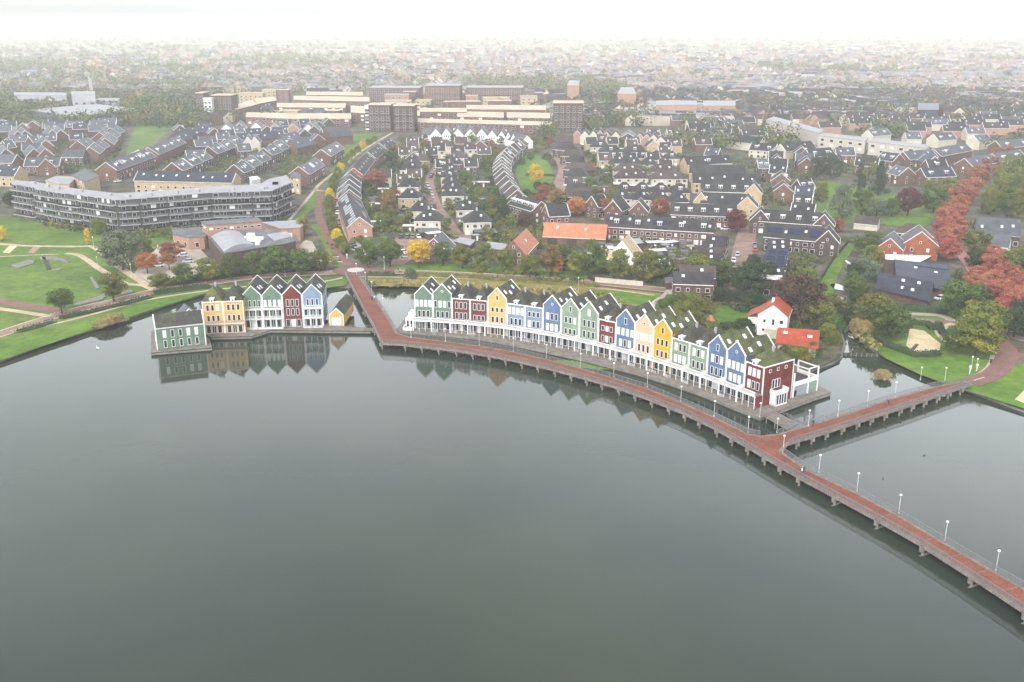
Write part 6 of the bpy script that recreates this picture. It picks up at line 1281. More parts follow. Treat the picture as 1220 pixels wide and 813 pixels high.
for i, (x, y, wl) in enumerate([(269.3, 149, 'white'), (285, 147.5, 'darkbrick'), (304.6, 146.9, 'white'), (327.5, 147.6, 'pinkbrick'), (348.9, 147.8, 'pinkbrick'), (366.9, 149, 'white'), (374, 150, 'darkbrick'), (294.8, 163.5, 'cream'), (303, 163.5, 'cream')]):
    B_('gable-fronted house before the beige roofs, %s from the left' % ordn(i), (x, y), (x + 1.5, y - 3.6), 9.5 if i not in (7, 8) else 7, 5.2, 9.6, wl, 'slate', 'house', 'gable-fronted houses before the beige blocks', trim=True)
for a, b, lab in [((214, 156), (236, 154.5), 'blue-roofed brick house at the edge of the meadow'), ((310, 157), (336, 156.5), 'wide blue-grey roof behind the second diagonal row'), ((334, 161), (352, 157), 'blue-grey roof right of the wide blue-grey one'), ((282, 160), (298, 158), 'blue-grey roof behind the cream twin gables'), ((345, 168), (368, 163), 'blue-grey roofed row right of the far diagonal row'), ((234, 150), (252, 149), 'blue roof left of the first white gable-fronted house'), ((205, 160), (222, 157.5), 'blue roof over red brick garages at the row end')]:
    B_(lab, a, b, 11, 5.2, 9.8, 'brick', 'bluetile', 'house', 'blue-grey roofs of the left quarter', sky=2)
# left cluster
for i, (x, y, lab) in enumerate([(21, 156.4, 'pale brick gable in the back of the left cluster'), (29.5, 156, 'second pale brick gable in the back of the left cluster'), (62, 155, 'brick twin gable near the tree belt, left one'), (72, 155, 'brick twin gable near the tree belt, right one'), (54, 167, 'large brick gable in the middle of the left cluster'), (40, 177.4, 'orange brick twin gable, left one'), (53.5, 177.4, 'orange brick twin gable, right one'), (6.5, 177.7, 'pale gable at the left picture edge'), (54, 189.6, 'pointed front gable of the wide grey house')]):
    B_(lab, (x, y), (x - 4, y - 4.5) if i < 8 else (x + 1, y - 4), 9.5, 5.4, 10, ['brick', 'darkbrick'][i % 2], 'slate', 'house', 'gables of the left cluster', trim=True)
B_('wide grey-roofed house with front gable in the left cluster', (31, 188), (73, 187.5), 11, 5.8, 10, 'brick', 'slate', win=True, dorm=2, trim=True)
B_('dark roofed house behind the yellow gable at the left edge', (-6, 184), (20, 184.5), 11, 5.8, 10, 'brick', 'slate', trim=True); B_('blue roofed house with bright yellow gable at the left edge', (-12, 197.6), (23.5, 198.6), 12, 5.8, 10.4, 'tanbrick', 'bluetile', sky=3, trim=True)
B_('flat-fronted brown house with dark grey roof in the left cluster', (77.5, 178.6), (102, 178.6), 10, 5.6, 9.6, 'darkbrick', 'slate')
for i, (a, b) in enumerate([((106.5, 175.4), (113, 170.5)), ((112, 170), (120, 166)), ((124.6, 164.8), (130, 159)), ((128, 158), (134, 153.6)), ((131, 152.6), (139, 149.4)), ((118, 158), (126, 150.5)), ((92, 168), (104, 164)), ((3, 168), (14, 167)), ((34, 163), (44, 162))]):
    B_('blue-grey roofed stepped house of the left cluster', a, b, 10.5, 5.4, 9.8, 'brick', 'slate', 'house', 'stepped blue-grey houses at the far left', trim=True, sky=1)
# gym, white factory and chimney, far left
t, L_, c = block('vast low sports hall with pale grey flat roof', [(34, 131), (86, 138.5), (124, 136), (160, 129.5), (113, 123.8)], 8, 'lightflat', 'slate', 'hall', 'sports_hall')
for px, z, lab in [([(17, 113), (79, 113.5), (79, 110.5), (17, 110)], 14, 'long white low building beyond the sports hall'), ([(85, 112), (113, 112), (113, 109), (85, 109)], 18, 'white block with terrace beyond the sports hall'), ([(113, 120), (142, 121), (142, 117), (113, 117)], 9, 'pale grey office right of the white blocks')]:
    t, L_, c = block(lab, px, z, 'lightflat', 'lightflat', 'building'); block_windows(t, L_, 2, 4.5, 2, 7, 3.4, 2.2)
for i, x in enumerate((109.5, 111.5)):
    q = P(x, 118.5, 1); t = thing('chimney_tower', ['slim white tower beyond the sports hall, left of the pair', 'slim white tower beyond the sports hall, right of the pair'][i], 'tower', q, 0, 'slim white towers'); mb = MB(); mb.box(-.9, .9, -.9, .9, 0, 26 - i * 3); mb.obj('shaft', M['lightflat'], t); mb = MB(); mb.box(-1.4, 1.4, -1.4, 1.4, 26 - i * 3, 27 - i * 3); mb.obj('cap', M['grey'], t)
# towers and beige roofed centre
def tower(label, x0, x1, yb, yt, depth_px, top='beige', side='darkbrick', fl=7):
    D_ = P((x0 + x1) / 2, yb, 1.0); sc_ = (D_.y * cp_ + (CH) * sp_) / CF; h = (yb - yt) * sc_ / cp_ ; wd = (x1 - x0) * sc_; t = thing('apartment_tower', label, 'apartment tower', D_, -.05, 'apartment towers'); dp = depth_px
    mb = MB(); mb.box(-wd / 2, wd / 2, 0, dp, 0, h - .6); mb.obj('wall', M[side], t); mb = MB(); mb.box(-wd / 2 - .6, wd / 2 + .6, -.6, dp + .6, h - .596, h); mb.obj('roof', M[top], t)
    n = max(2, int(wd / 4.5)); k = 0
    for f in range(fl):
        for i in range(n):
            x = -wd / 2 + wd * (i + .5) / n; z = 1.2 + (h - 3) * f / fl; flatwin(t, x, -.05, z, 2.2, 1.7); k += 1
        mb = MB(); mb.box(-wd / 2 - .1, wd / 2 + .1, -1.1, -.02, 1.0 + (h - 3) * f / fl - .25, 1.0 + (h - 3) * f / fl + .1)
        if f % 2: mb.obj('balcony', M['concrete'], t)
    FP.append((D_.x, D_.y + dp / 2, wd / 2, dp / 2, 0)); return t
tower('dark apartment tower with beige cap at the edge of the meadow', 236, 244.5, 141, 113, 16); tower('narrow white front of the meadow tower', 244.5, 254, 143, 119, 6, 'white', 'white', 5); tower('brown apartment tower right of the white tower front', 254.5, 278, 142, 115.5, 18)
tower('brown apartment tower beside the top of the cycle path', 440, 466, 157, 127, 18); tower('narrow white slab fixed to the cycle path tower', 436, 440.5, 155, 128, 5, 'white', 'white', 6); tower('brown apartment tower right of the cycle path end', 470, 494, 158, 128, 18)
tower('large brown tower right of the beige roofs', 659, 694, 158, 125, 22); tower('brown wing joined to the large right tower', 694.5, 704, 156, 138, 10, 'flat')
tower('big brick block in the hazy centre', 507, 548, 130, 104, 30, 'lightflat', 'brick'); tower('big brick block right of the hazy centre', 556, 622, 128, 106, 30, 'lightflat', 'brick'); tower('hazy brick block left of centre', 440, 500, 124, 106, 30, 'lightflat', 'brick'); tower('hazy brick block behind the right tower', 604, 636, 128, 110, 24, 'flat', 'brick')
for i, (px, z, lab) in enumerate([([(280, 131), (306, 124.5), (300, 120.5), (278, 127)], 12, 'beige-roofed block beside the meadow towers'), ([(306, 124), (330, 119.5), (326, 116.5), (303, 119)], 12, 'beige-roofed block beyond the meadow towers'), ([(330, 127.5), (411, 128.5), (412, 124.5), (330, 124)], 11, 'long beige roof in the second row'), ([(293, 139), (345, 141.5), (346, 136.5), (294, 135)], 11, 'long beige roof in the front row, left'), ([(346, 141.5), (418, 141.5), (418, 136.5), (346, 136.5)], 11, 'long beige roof in the front row, middle'),
        ([(418, 134), (436, 135), (436, 128), (418, 127)], 12, 'short beige roof left of the cycle path tower'), ([(466, 137), (500, 138), (500, 133), (466, 132)], 12, 'beige roof behind the cycle path tower'), ([(498, 145.5), (658, 149.5), (658, 146.5), (498, 142.5)], 11, 'very long beige roof behind the white gable row'), ([(545, 139), (600, 140), (600, 135), (545, 134)], 11, 'beige roof in the middle of the centre'), ([(604, 140), (655, 141), (655, 136), (604, 135)], 11, 'beige roof left of the large right tower'),
        ([(350, 119), (440, 121), (440, 117), (350, 115.5)], 13, 'beige roof in the haze, left'), ([(500, 133), (556, 133.5), (556, 130), (500, 130)], 12, 'beige roof in the haze, middle'), ([(556, 130), (650, 131), (650, 127), (556, 126.5)], 13, 'beige roof in the haze, right'), ([(365, 113), (432, 114), (432, 111), (365, 110.5)], 13, 'farthest pale beige roof'),
        ([(913, 142.5), (976, 158.5), (982, 155), (922, 139)], 10, 'long beige flat building slanting through the right quarter, first part'), ([(975, 161.5), (1031, 168), (1034, 164), (982, 158.5)], 10, 'long beige flat building slanting through the right quarter, second part'), ([(1035, 168.5), (1104, 176.5), (1108, 173), (1040, 165)], 10, 'long beige flat building slanting through the right quarter, third part'), ([(1112, 178), (1180, 186), (1184, 183), (1118, 175)], 0, '')]):
    if not z: continue
    if i < 14: px = [(x_, y_ - (1.3 if k_i >= 2 else 0)) for k_i, (x_, y_) in enumerate(px)]; z = z - 2
    t, L_, c = block(lab, px, z, 'beige' if i < 14 else 'lightflat', 'brick' if i < 14 else 'palebrick', 'building', 'flat_roofed_building', group='beige-roofed blocks'); block_windows(t, L_, 2, 3.4, 2, 7, 3, 1.8, cap=40)
for px, z, lab in [([(744, 133), (800, 133), (798, 128), (744, 128)], 9, 'pale low hall in the hazy right centre'), ([(782, 125), (830, 125), (830, 120), (782, 120)], 14, 'pinkish office block in the haze'), ([(838, 126), (876, 126), (876, 120), (838, 120)], 12, 'second pinkish office block in the haze'), ([(736, 112), (758, 112), (754, 104), (740, 104)], 18, 'building with pale pyramid-like roof in the haze'), ([(676, 102), (690, 102), (690, 96), (678, 96)], 20, 'small pale tower roof in the haze'), ([(1094, 131), (1118, 131), (1118, 123), (1094, 123)], 12, 'hazy blue hall on the right')]:
    t, L_, c = block(lab, px, z, 'lightflat' if 'blue' not in lab else 'bluetile', 'pinkbrick' if 'blue' not in lab else 'bluetile', 'building', 'building')
# ---- right mid distance rows
for i, (a, b, sp, wl, rf) in enumerate([((994.4, 176), (1017, 176), 11, 'brick', 'slate'), ((1052, 181), (1072, 183.5), 11, 'brick', 'bluetile'), ((1076, 181), (1110, 178), 11, 'brick', 'slate'), ((1112, 177.4), (1150, 170.6), 11, 'brick', 'slate'), ((1149, 189), (1180, 184), 11, 'brick', 'slate'), ((1182, 183.4), (1214, 178.4), 11, 'brick', 'slate'), ((1068, 196.8), (1082, 200), 11, 'brick', 'slate'), ((1097, 200.6), (1133, 199.4), 11, 'brick', 'bluetile'),
        ((1020, 187), (1048, 188.5), 11, 'brick', 'roof'), ((960, 178), (990, 176), 10, 'brick', 'roof'), ((930, 172), (966, 168), 10, 'cream', 'roof'), ((896, 170), (926, 172), 10, 'cream', 'roof'), ((870, 160), (910, 164), 10, 'cream', 'roof'), ((830, 152), (872, 153.5), 10, 'brick', 'roof'), ((842, 176), (858, 177), 9, 'brick', 'bluetile'), ((902, 190.5), (915, 190.5), 9, 'darkbrick', 'slate'), ((918, 196), (938, 197), 9, 'darkbrick', 'roof'), ((950, 214), (966, 213), 9, 'darkbrick', 'roof'), ((948, 222), (970, 223), 9, 'brick', 'bluetile'), ((946, 232), (968, 233), 9, 'brick', 'roof'), ((944, 242), (972, 244), 9, 'brick', 'roof'),
        ((1186, 168), (1225, 165), 11, 'brick', 'slate'), ((1160, 162), (1176, 160), 10, 'cream', 'slate'), ((1034, 155), (1056, 153), 10, 'cream', 'slate'), ((1078, 158), (1096, 158), 10, 'cream', 'slate'), ((1112, 160), (1134, 158), 10, 'cream', 'slate'), ((1150, 152), (1172, 152), 10, 'cream', 'slate')]):
    B_('%s-roofed %s row house block in the right quarter' % ({'roof': 'dark', 'slate': 'grey', 'bluetile': 'blue-grey'}[rf], {'brick': 'brick', 'cream': 'cream', 'white': 'white', 'darkbrick': 'brown'}[wl]), a, b, sp, 5.4, 9.6, wl, rf, 'house', 'row houses of the right quarter', trim=True, sky=2, dorm=2 if i % 2 else 0)

# infill streets, one building at a time, on regular street grids
def infill(zone, poly, rz, dx, dy, ln, wl, rf, cap, eave=5.4, ridge=9.4, span=9.5):
    gp = [P(x, y, 1.0) for x, y in poly]; c = sum(gp, Vector()) / len(gp); pw = [((g.x - c.x) * math.cos(rz) + (g.y - c.y) * math.sin(rz), -(g.x - c.x) * math.sin(rz) + (g.y - c.y) * math.cos(rz)) for g in gp]
    u0, u1 = min(q[0] for q in pw), max(q[0] for q in pw); v0, v1 = min(q[1] for q in pw), max(q[1] for q in pw); n = 0; v = v0 + dy / 2; row = 0
    while v < v1:
        u = u0 + dx / 2 + (row % 2) * dx * .3
        while u < u1:
            x, y = c.x + u * math.cos(rz) - v * math.sin(rz), c.y + u * math.sin(rz) + v * math.cos(rz); px_, py_ = PX((x, y, 1.0)); l_ = R.choice(ln); ok = inpoly(px_, py_, poly) and n < cap
            if ok:
                for k in (-.5, -.25, 0, .25, .5):
                    if blocked(x + l_ * k * math.cos(rz), y + l_ * k * math.sin(rz), span / 2 + 1): ok = False
                for a_, b_, c__ in OCC:
                    if (x - a_) ** 2 + (y - b_) ** 2 < (c__ + l_ * .4) ** 2: ok = False
            if ok:
                ap = PX((x, y, 1.0 + ridge)); w_ = R.choice(wl); f_ = R.choice(rf)
                building('%s-roofed %s house in %s' % ({'roof': 'dark', 'slate': 'grey', 'bluetile': 'blue-grey', 'browntile': 'brown'}[f_], {'brick': 'brick', 'cream': 'cream', 'pinkbrick': 'pinkish brick', 'darkbrick': 'brown', 'tanbrick': 'yellow brick', 'greybrick': 'grey brick'}[w_], zone), None, None, span, eave, ridge, w_, f_, 'house', 'street houses of ' + zone, trim=True, sky=R.choice([0, 1, 2]), dorm=R.choice([0, 0, 1]), solar=0, apex=ap, rot=rz + R.choice([0, 0, 0, PI / 2]) * (1 if l_ < 14 else 0), L=l_); n += 1
            u += dx
        v += dy; row += 1
def inpoly(x, y, poly):
    c = False; n = len(poly)
    for i in range(n):
        x1, y1 = poly[i]; x2, y2 = poly[i - 1]
        if (y1 > y) != (y2 > y) and x < (x2 - x1) * (y - y1) / (y2 - y1) + x1: c = not c
    return c
infill('the streets beyond the yellow terraces', [(812, 150), (905, 150), (1000, 160), (1000, 176), (905, 182), (812, 180)], .12, 27, 24, [12, 18, 22], ['brick', 'cream', 'brick', 'pinkbrick'], ['roof', 'roof', 'slate', 'browntile'], 34)
infill('the lanes right of the yellow terraces', [(905, 186), (965, 182), (968, 205), (940, 245), (912, 240), (900, 205)], 1.35, 18, 17, [9, 11], ['brick', 'darkbrick'], ['roof', 'roof', 'slate'], 16)
infill('the far left cluster', [(-10, 156), (140, 154), (140, 170), (118, 190), (95, 206), (20, 206), (-10, 200)], .35, 19, 19, [9, 12, 14], ['darkbrick', 'brick', 'greybrick'], ['slate', 'slate', 'bluetile'], 22)
infill('the left quarter behind the diagonal rows', [(205, 152), (260, 148), (400, 152), (400, 166), (345, 190), (300, 200), (235, 200), (205, 200)], .45, 20, 19, [9, 12], ['brick', 'darkbrick', 'greybrick'], ['slate', 'slate', 'bluetile'], 22)
infill('the right quarter behind the small park', [(1000, 178), (1040, 184), (1150, 192), (1150, 212), (1060, 206), (1000, 196)], .1, 24, 20, [12, 16], ['brick', 'darkbrick'], ['roof', 'slate', 'bluetile'], 16)
infill('the pale far quarter on the right', [(1000, 146), (1230, 140), (1230, 160), (1120, 166), (1010, 158)], -.1, 30, 26, [14, 20], ['brick', 'pinkbrick', 'cream'], ['slate', 'roof'], 26)
infill('the central gardens', [(440, 180), (480, 168), (600, 168), (590, 190), (590, 230), (460, 230), (440, 210)], .1, 17, 19, [8, 9], ['cream', 'brick', 'darkbrick'], ['roof', 'browntile'], 16)
infill('the pyramid-house quarter', [(695, 166), (810, 168), (812, 215), (700, 225)], .08, 15, 17, [8, 9], ['cream', 'tanbrick'], ['roof', 'browntile'], 22)

# small beige-roofed blocks packed between the long ones in the hazy centre
kk = 0
for _ in range(140):
    x, y = R.uniform(298, 656), R.uniform(119, 142)
    if kk >= 34: break
    p = P(x, y, 1.0); w_, d_ = R.uniform(12, 30), R.uniform(10, 16)
    if any(blocked(p.x + a * w_ / 2, p.y + b * d_ / 2, 1) for a in (-1, 0, 1) for b in (-1, 0, 1)): continue
    kk += 1; h = R.choice([8, 10, 12, 14]); t = thing('flat_roofed_building', 'small beige-roofed block among the centre buildings', 'building', (p.x, p.y, 1.0), R.choice([-.04, .06]), 'small beige-roofed blocks'); mb = MB(); mb.box(-w_ / 2, w_ / 2, -d_ / 2, d_ / 2, 0, h - .3); mb.obj('wall', M[R.choice(['brick', 'tanbrick', 'pinkbrick'])], t); mb = MB(); mb.box(-w_ / 2 - .3, w_ / 2 + .3, -d_ / 2 - .3, d_ / 2 + .3, h - .296, h); mb.obj('roof', M[R.choice(['beige', 'beige', 'lightflat'])], t)
    for f_ in range(int(h / 3.2)):
        for k in range(int(w_ / 5)): flatwin(t, -w_ / 2 + w_ * (k + .5) / int(w_ / 5), -d_ / 2 - .02, .8 + f_ * 3.1, 2.2, 1.6)
    FP.append((p.x, p.y, w_ / 2, d_ / 2, 0))
# ================================================================== CARS AND PEOPLE
def car_mesh(kind='hatch'):
    """body and cabin as one lofted shell; x is the length"""
    L = 4.2; mb = MB(); sec = [(-2.1, .35, .62, .78), (-2.02, .25, .85, .84), (-1.3, .25, .92, .88), (1.2, .25, .95, .88), (1.95, .25, .85, .84), (2.1, .35, .65, .76)]
    rings = [[(x, -w_, z0), (x, w_, z0), (x, w_, z1 * .8), (x, w_ * .93, z1), (x, -w_ * .93, z1), (x, -w_, z1 * .8)] for x, z0, z1, w_ in sec]
    for a, b in zip(rings, rings[1:]):
        for i in range(6): j = (i + 1) % 6; mb.quad(a[i], a[j], b[j], b[i])
    for r_ in (rings[0], rings[-1]): mb.quad(r_[0], r_[1], r_[2], r_[5]); mb.quad(r_[5], r_[2], r_[3], r_[4])
    cab = [(-1.2, .8, .92), (-.55, .72, 1.44), (1.1, .70, 1.46), (1.75, .80, .95)]
    g = MB(); rr_ = [[(x, -w_, .9), (x, w_, .9), (x, w_ * .92, z), (x, -w_ * .92, z)] for x, w_, z in cab]
    for a, b in zip(rr_, rr_[1:]):
        for i in (1, 2, 3): j = (i + 1) % 4; g.quad(a[i], a[j], b[j], b[i])
    roof = MB(); roof.box(-.6, 1.15, -.67, .67, 1.45, 1.5)
    w_ = MB(); w_.beam((0, -.11, 0), (0, .11, 0), .32, n=12)
    return mb, g, roof, w_
cb, cg, cr, cw = car_mesh(); CARM = (cg.mesh('cabin_glass', M['glass']), cw.mesh('wheel', M['darktimber']))
CC = {k: (cb.mesh('car_body', mat(k + '_car_paint', c, .3, .03, .5, spec=.6)), cr.mesh('car_roof', bpy.data.materials[k + '_car_paint'])) for k, c in dict(black=(.015, .015, .018), silver=(.42, .43, .45), white=(.75, .75, .75), red=(.45, .03, .02), blue=(.04, .07, .16), grey=(.14, .145, .15)).items()}
def car(x, y, rz, colr, label):
    p = P(x, y, 1.1); t = thing('parked_car', label, 'car', (p.x, p.y, 1.1), rz, 'parked cars'); link('body', CC[colr][0], t); link('roof', CC[colr][1], t); link('windows', CARM[0], t)
    for a in (-1.3, 1.3):
        for b in (-.78, .78): link('wheel', CARM[1], t, (a, b, .32))
    return t
for i, (x, c_) in enumerate([(477.5, 'black'), (485, 'blue'), (492, 'grey')]): car(x, 283.5, PI / 2, c_, ['dark car leftmost of those nose-in below the trimmed hedge', 'dark blue car in the middle of those below the trimmed hedge', 'dark grey car right of the blue one below the hedge'][i])
car(498.5, 283.5, PI / 2 + .3, 'white', 'white car parked askew at the hedge corner'); car(511.5, 283, PI / 2, 'silver', 'silver car under the cream house garage')
car(479, 302, .2, 'white', 'white car in the yard behind the dark tree'); car(483, 307, .1, 'silver', 'silver car nearest the dyke road in the yard'); car(419, 293.5, .4, 'grey', 'grey car at the corner parking by the roundabout'); car(424, 299, .5, 'silver', 'silver car at the corner parking by the roundabout'); car(421, 296, .45, 'black', 'black car at the corner parking by the roundabout')
for i, (x, y, c_) in enumerate([(878.5, 305, 'silver'), (874, 312, 'white'), (871.5, 318, 'silver'), (899, 293.5, 'grey'), (899.5, 299, 'red'), (864, 274, 'white'), (901, 297, 'blue')][:6]):
    car(x, y, 1.35 if i < 5 else .1, c_, ['silver car highest in the line along the brick street', 'white car in the line along the brick street', 'silver car lowest in the line along the brick street', 'grey car behind the red one on the brick street', 'red car parked on the right of the brick street', 'white car at the corner of the long brick terrace'][i])
car(174, 318, 2.2, 'blue', 'blue van-like car at the school yard edge'); car(189, 318, .3, 'white', 'white car on the school yard by the small red tree'); car(218, 306, .1, 'white', 'white car in the middle of the school yard'); car(224, 313, .2, 'silver', 'silver car before the school hall wall')
for i in range(7): car(2 + i * 2.2, 241 - i * .5, 1.2, ['grey', 'black', 'blue', 'silver', 'black', 'white', 'grey'][i], '%s car from the left in the row at the apartment car park' % ordn(i))
car(1120, 357, .4, 'white', 'white car tucked behind the black farmhouse'); car(1062, 398, .1, 'black', 'black car under the round tree at the sand court')
car(140, 217, 1.0, 'white', 'white car beside the tan brick building')

for (x0, y0), (x1, y1), n, rz_, where in [((516, 236), (509, 221), 5, 1.8, 'along the brick lane between the cream houses'), ((513, 212), (519, 203), 4, 1.3, 'at the far bend of the brick lane'), ((676, 205), (671, 232), 6, 1.6, 'in the street right of the oval green'), ((404, 270), (400, 240), 7, 1.7, 'along the curved terrace'),
    ((402, 236), (420, 202), 6, 1.1, 'along the far curve of the terrace street'), ((150, 212), (160, 200), 5, .9, 'behind the apartment building'), ((105, 190), (122, 178), 6, .8, 'in the left cluster street'), ((182, 196), (232, 172), 9, .6, 'along the first diagonal row'), ((300, 200), (345, 180), 8, .6, 'along the far diagonal row'),
    ((905, 262), (975, 267), 8, .05, 'between the two brown brick terraces'), ((1080, 192), (1150, 184), 9, .1, 'in the right quarter street'), ((1150, 205), (1165, 196), 4, .6, 'at the head of the red avenue'), ((76, 158), (110, 157), 7, 0, 'before the tree belt of the left cluster'), ((730, 208), (735, 190), 5, 1.5, 'left of the pyramid rows')]:
    for i in range(n):
        if R.random() < .8: car(x0 + (x1 - x0) * i / (n - 1), y0 + (y1 - y0) * i / (n - 1), rz_ + R.uniform(-.05, .05), R.choice(['silver', 'black', 'white', 'grey', 'blue', 'red', 'silver']), 'parked car ' + where)
# people: one continuous skinned body each
PM = {k: mat('clothes_' + k, c, .9, .1, 3) for k, c in dict(black=(.02, .02, .025), purple=(.30, .12, .36), white=(.7, .7, .7), blue=(.06, .1, .25), tan=(.4, .3, .2)).items()}; SK = mat('skin', (.55, .33, .24), .6, .05, 3); HR = mat('hair', (.05, .035, .025), .8, .1, 5)
def person(x, y, z, rz, label, topc, legc, pose='walk', bike=False):
    p = P(x, y, z); t = thing('person', label, 'person', (p.x, p.y, z), rz)
    st = {'walk': .30, 'stand': .06, 'ride': .12}[pose]; lift = .30 if pose == 'ride' else 0
    V = [(0, 0, .95 + lift), (0.02, 0, 1.18 + lift), (0.04, 0, 1.42 + lift), (.05, 0, 1.52 + lift), (.06, 0, 1.66 + lift), (.06, 0, 1.76 + lift)]
    rad = [.15, .14, .16, .06, .105, .07]
    E = [(0, 1), (1, 2), (2, 3), (3, 4), (4, 5)]
    for s in (-1, 1):
        k = len(V); kn = (.16 * s * (st / .3) + .04, s * .11, .52 + lift * .7); ft = (st * s * .9 - .05, s * .11, .08 + (lift * .5 if s > 0 else lift * .2)); 
        if pose == 'ride': kn = (.36, s * .12, .82 + .06 * s); ft = (.22, s * .12, .42 + .1 * s)
        V += [(0, s * .10, .90 + lift), kn, ft, (ft[0] + .18, ft[1], ft[2] - .03)]; rad += [.10, .07, .05, .045]; E += [(0, k), (k, k + 1), (k + 1, k + 2), (k + 2, k + 3)]
        k = len(V); hand = (-.16 * s * (st / .3) + .1, s * .27, .86 + lift) if pose != 'ride' else (.55, s * .22, 1.22)
        el = ((hand[0]) * .4 - .02, s * .27, 1.13 + lift) if pose != 'ride' else (.25, s * .28, 1.34)
        V += [(.03, s * .19, 1.40 + lift), el, hand]; rad += [.07, .05, .035]; E += [(2, k), (k, k + 1), (k + 1, k + 2)]
    me = bpy.data.meshes.new('person_body'); me.from_pydata(V, E, []); o = link('body', me, t); bpy.context.view_layer.objects.active = o
    md = o.modifiers.new('skin', 'SKIN'); 
    for i, r_ in enumerate(rad): me.skin_vertices[0].data[i].radius = (r_, r_)
    me.skin_vertices[0].data[0].use_root = True
    sb = o.modifiers.new('sub', 'SUBSURF'); sb.levels = 1; sb.render_levels = 1
    dg = bpy.context.evaluated_depsgraph_get(); me2 = bpy.data.meshes.new_from_object(o.evaluated_get(dg)); o.modifiers.clear(); o.data = me2; me2.materials.clear()
    for m_ in (PM[topc], PM[legc], SK, HR): me2.materials.append(m_)
    for f in me2.polygons:
        z_ = f.center.z - lift; f.use_smooth = True
        f.material_index = 1 if z_ < .93 and abs(f.center.y) < .2 else (2 if (z_ > 1.52 or (z_ < .92 and abs(f.center.y) > .2)) else 0)
        if z_ > 1.70 or (z_ > 1.58 and f.center.x < .02): f.material_index = 3
    return t


def bicycle(x, y, z, rz, label):
    p = P(x, y, z); t = thing('bicycle', label, 'bicycle', (p.x, p.y, z), rz); mb = MB()
    for a, b in (((-.5, 0, .34), (-.12, 0, .34)), ((-.12, 0, .34), (-.22, 0, .95)), ((-.22, 0, .85), (.38, 0, .85)), ((-.12, 0, .34), (.38, 0, .82)), ((.5, 0, .34), (.36, 0, 1.02)), ((-.5, 0, .34), (-.2, 0, .8))): mb.beam(a, b, .02)
    mb.obj('frame', M['grey'], t)
    for xx in (-.5, .5):
        w_ = MB(); n_ = 20
        for k in range(n_): a0, a1 = 2 * PI * k / n_, 2 * PI * (k + 1) / n_; w_.beam((xx + .33 * math.cos(a0), 0, .34 + .33 * math.sin(a0)), (xx + .33 * math.cos(a1), 0, .34 + .33 * math.sin(a1)), .022)
        for k in range(6): a0 = PI * k / 6; w_.beam((xx - .33 * math.cos(a0), 0, .34 - .33 * math.sin(a0)), (xx + .33 * math.cos(a0), 0, .34 + .33 * math.sin(a0)), .005)
        w_.obj('wheel', M['darktimber'], t)
    mb = MB(); mb.beam((.5, -.28, 1.08), (.5, .28, 1.08), .02); mb.beam((.36, 0, 1.02), (.5, 0, 1.08), .02); mb.obj('handlebar', M['darktimber'], t); mb = MB(); mb.box(-.34, -.1, -.08, .08, .95, 1.0); mb.obj('saddle', M['darktimber'], t); return t
bdir = math.atan2((P(1083, 480, DZ) - P(1031, 498, DZ)).y, (P(1083, 480, DZ) - P(1031, 498, DZ)).x)
person(1057, 482.5, DZ + .01, bdir, 'cyclist in a purple coat riding on the branch bridge', 'purple', 'black', 'ride'); bicycle(1057, 482.5, DZ + .01, bdir, 'bicycle under the purple-coated rider on the branch bridge')
person(968.5, 508, DZ + .01, bdir, 'walker in black on the branch bridge near the junction', 'black', 'black'); person(957.5, 564.5, DZ + .01, 2.3, 'walker in dark coat at the railing of the main bridge', 'black', 'blue'); person(955.3, 566, DZ + .01, 2.3, 'walker in pale top beside the dark-coated one', 'white', 'black')
person(443.5, 359, DZ + .01, 1.9, 'walker in black on the short bridge leg near the roundabout', 'black', 'black'); person(446.5, 358, DZ + .01, 1.9, 'walker in white jacket beside the railing of the short bridge leg', 'white', 'blue')
person(523, 395.5, 1.0, 0, 'person in dark clothes standing under the gallery by the bushes', 'black', 'blue', 'stand')
person(474.5, 324.5, 1.12, 0.1, 'cyclist in black on the dyke road beside the short hedge', 'black', 'black', 'ride'); bicycle(474.5, 324.5, 1.12, .1, 'bicycle of the black-clad rider on the dyke road')
person(476.5, 325.2, 1.12, 0.1, 'pedestrian in white on the dyke road by the hedge gap', 'white', 'black')
person(672, 410.5, 1.0, 0, 'person in blue on the quay in front of the pale green houses', 'blue', 'black', 'stand'); person(564.5 + 0, 331.2, 1.13, 3.1, 'lone walker on the footpath behind the red houses', 'black', 'blue')
person(391, 271, 1.13, 1.7, 'cyclist in dark jacket on the red cycle path', 'black', 'blue', 'ride'); bicycle(391, 271, 1.13, 1.7, 'bicycle of the dark-jacketed rider on the red cycle path')
# white pergola, litter bins
q = P(1050, 255, 1.0); t = thing('pergola', 'white square pergola frame above the pale shrub in the small park', 'pergola', q, 0)
for a in (-3, 3): mb = MB(); mb.box(a - .12, a + .12, -.12, .12, 0, 4.2); mb.obj('post', M['white'], t)
mb = MB(); mb.box(-3.2, 3.2, -.12, .12, 4.2, 4.45); mb.obj('beam', M['white'], t)
for x, y, h, lab in [(1155, 446, 1.9, 'white information board post on the grass by the bridge approach'), (1163.5, 442, 1.4, 'second white marker post on the grass by the approach'), (1180.5, 433, 1.0, 'black litter bin at the inside of the approach bend'), (413.5, 309, 1.6, 'small white sign post on the verge left of the parking corner')]:
    q = P(x, y, 1.05); mb = MB(); dk = 'black' in lab; mb.beam((0, 0, 0), (0, 0, h), .12 if not dk else .3, n=8); mb.box(-.3, .3, -.08, .08, h, h + .5) if not dk else mb.box(-.33, .33, -.33, .33, h, h + .1); tag(mb.obj('litter_bin' if dk else 'sign_post', M['darktimber'] if dk else M['white'], loc=q), lab, 'litter bin' if dk else 'sign post')
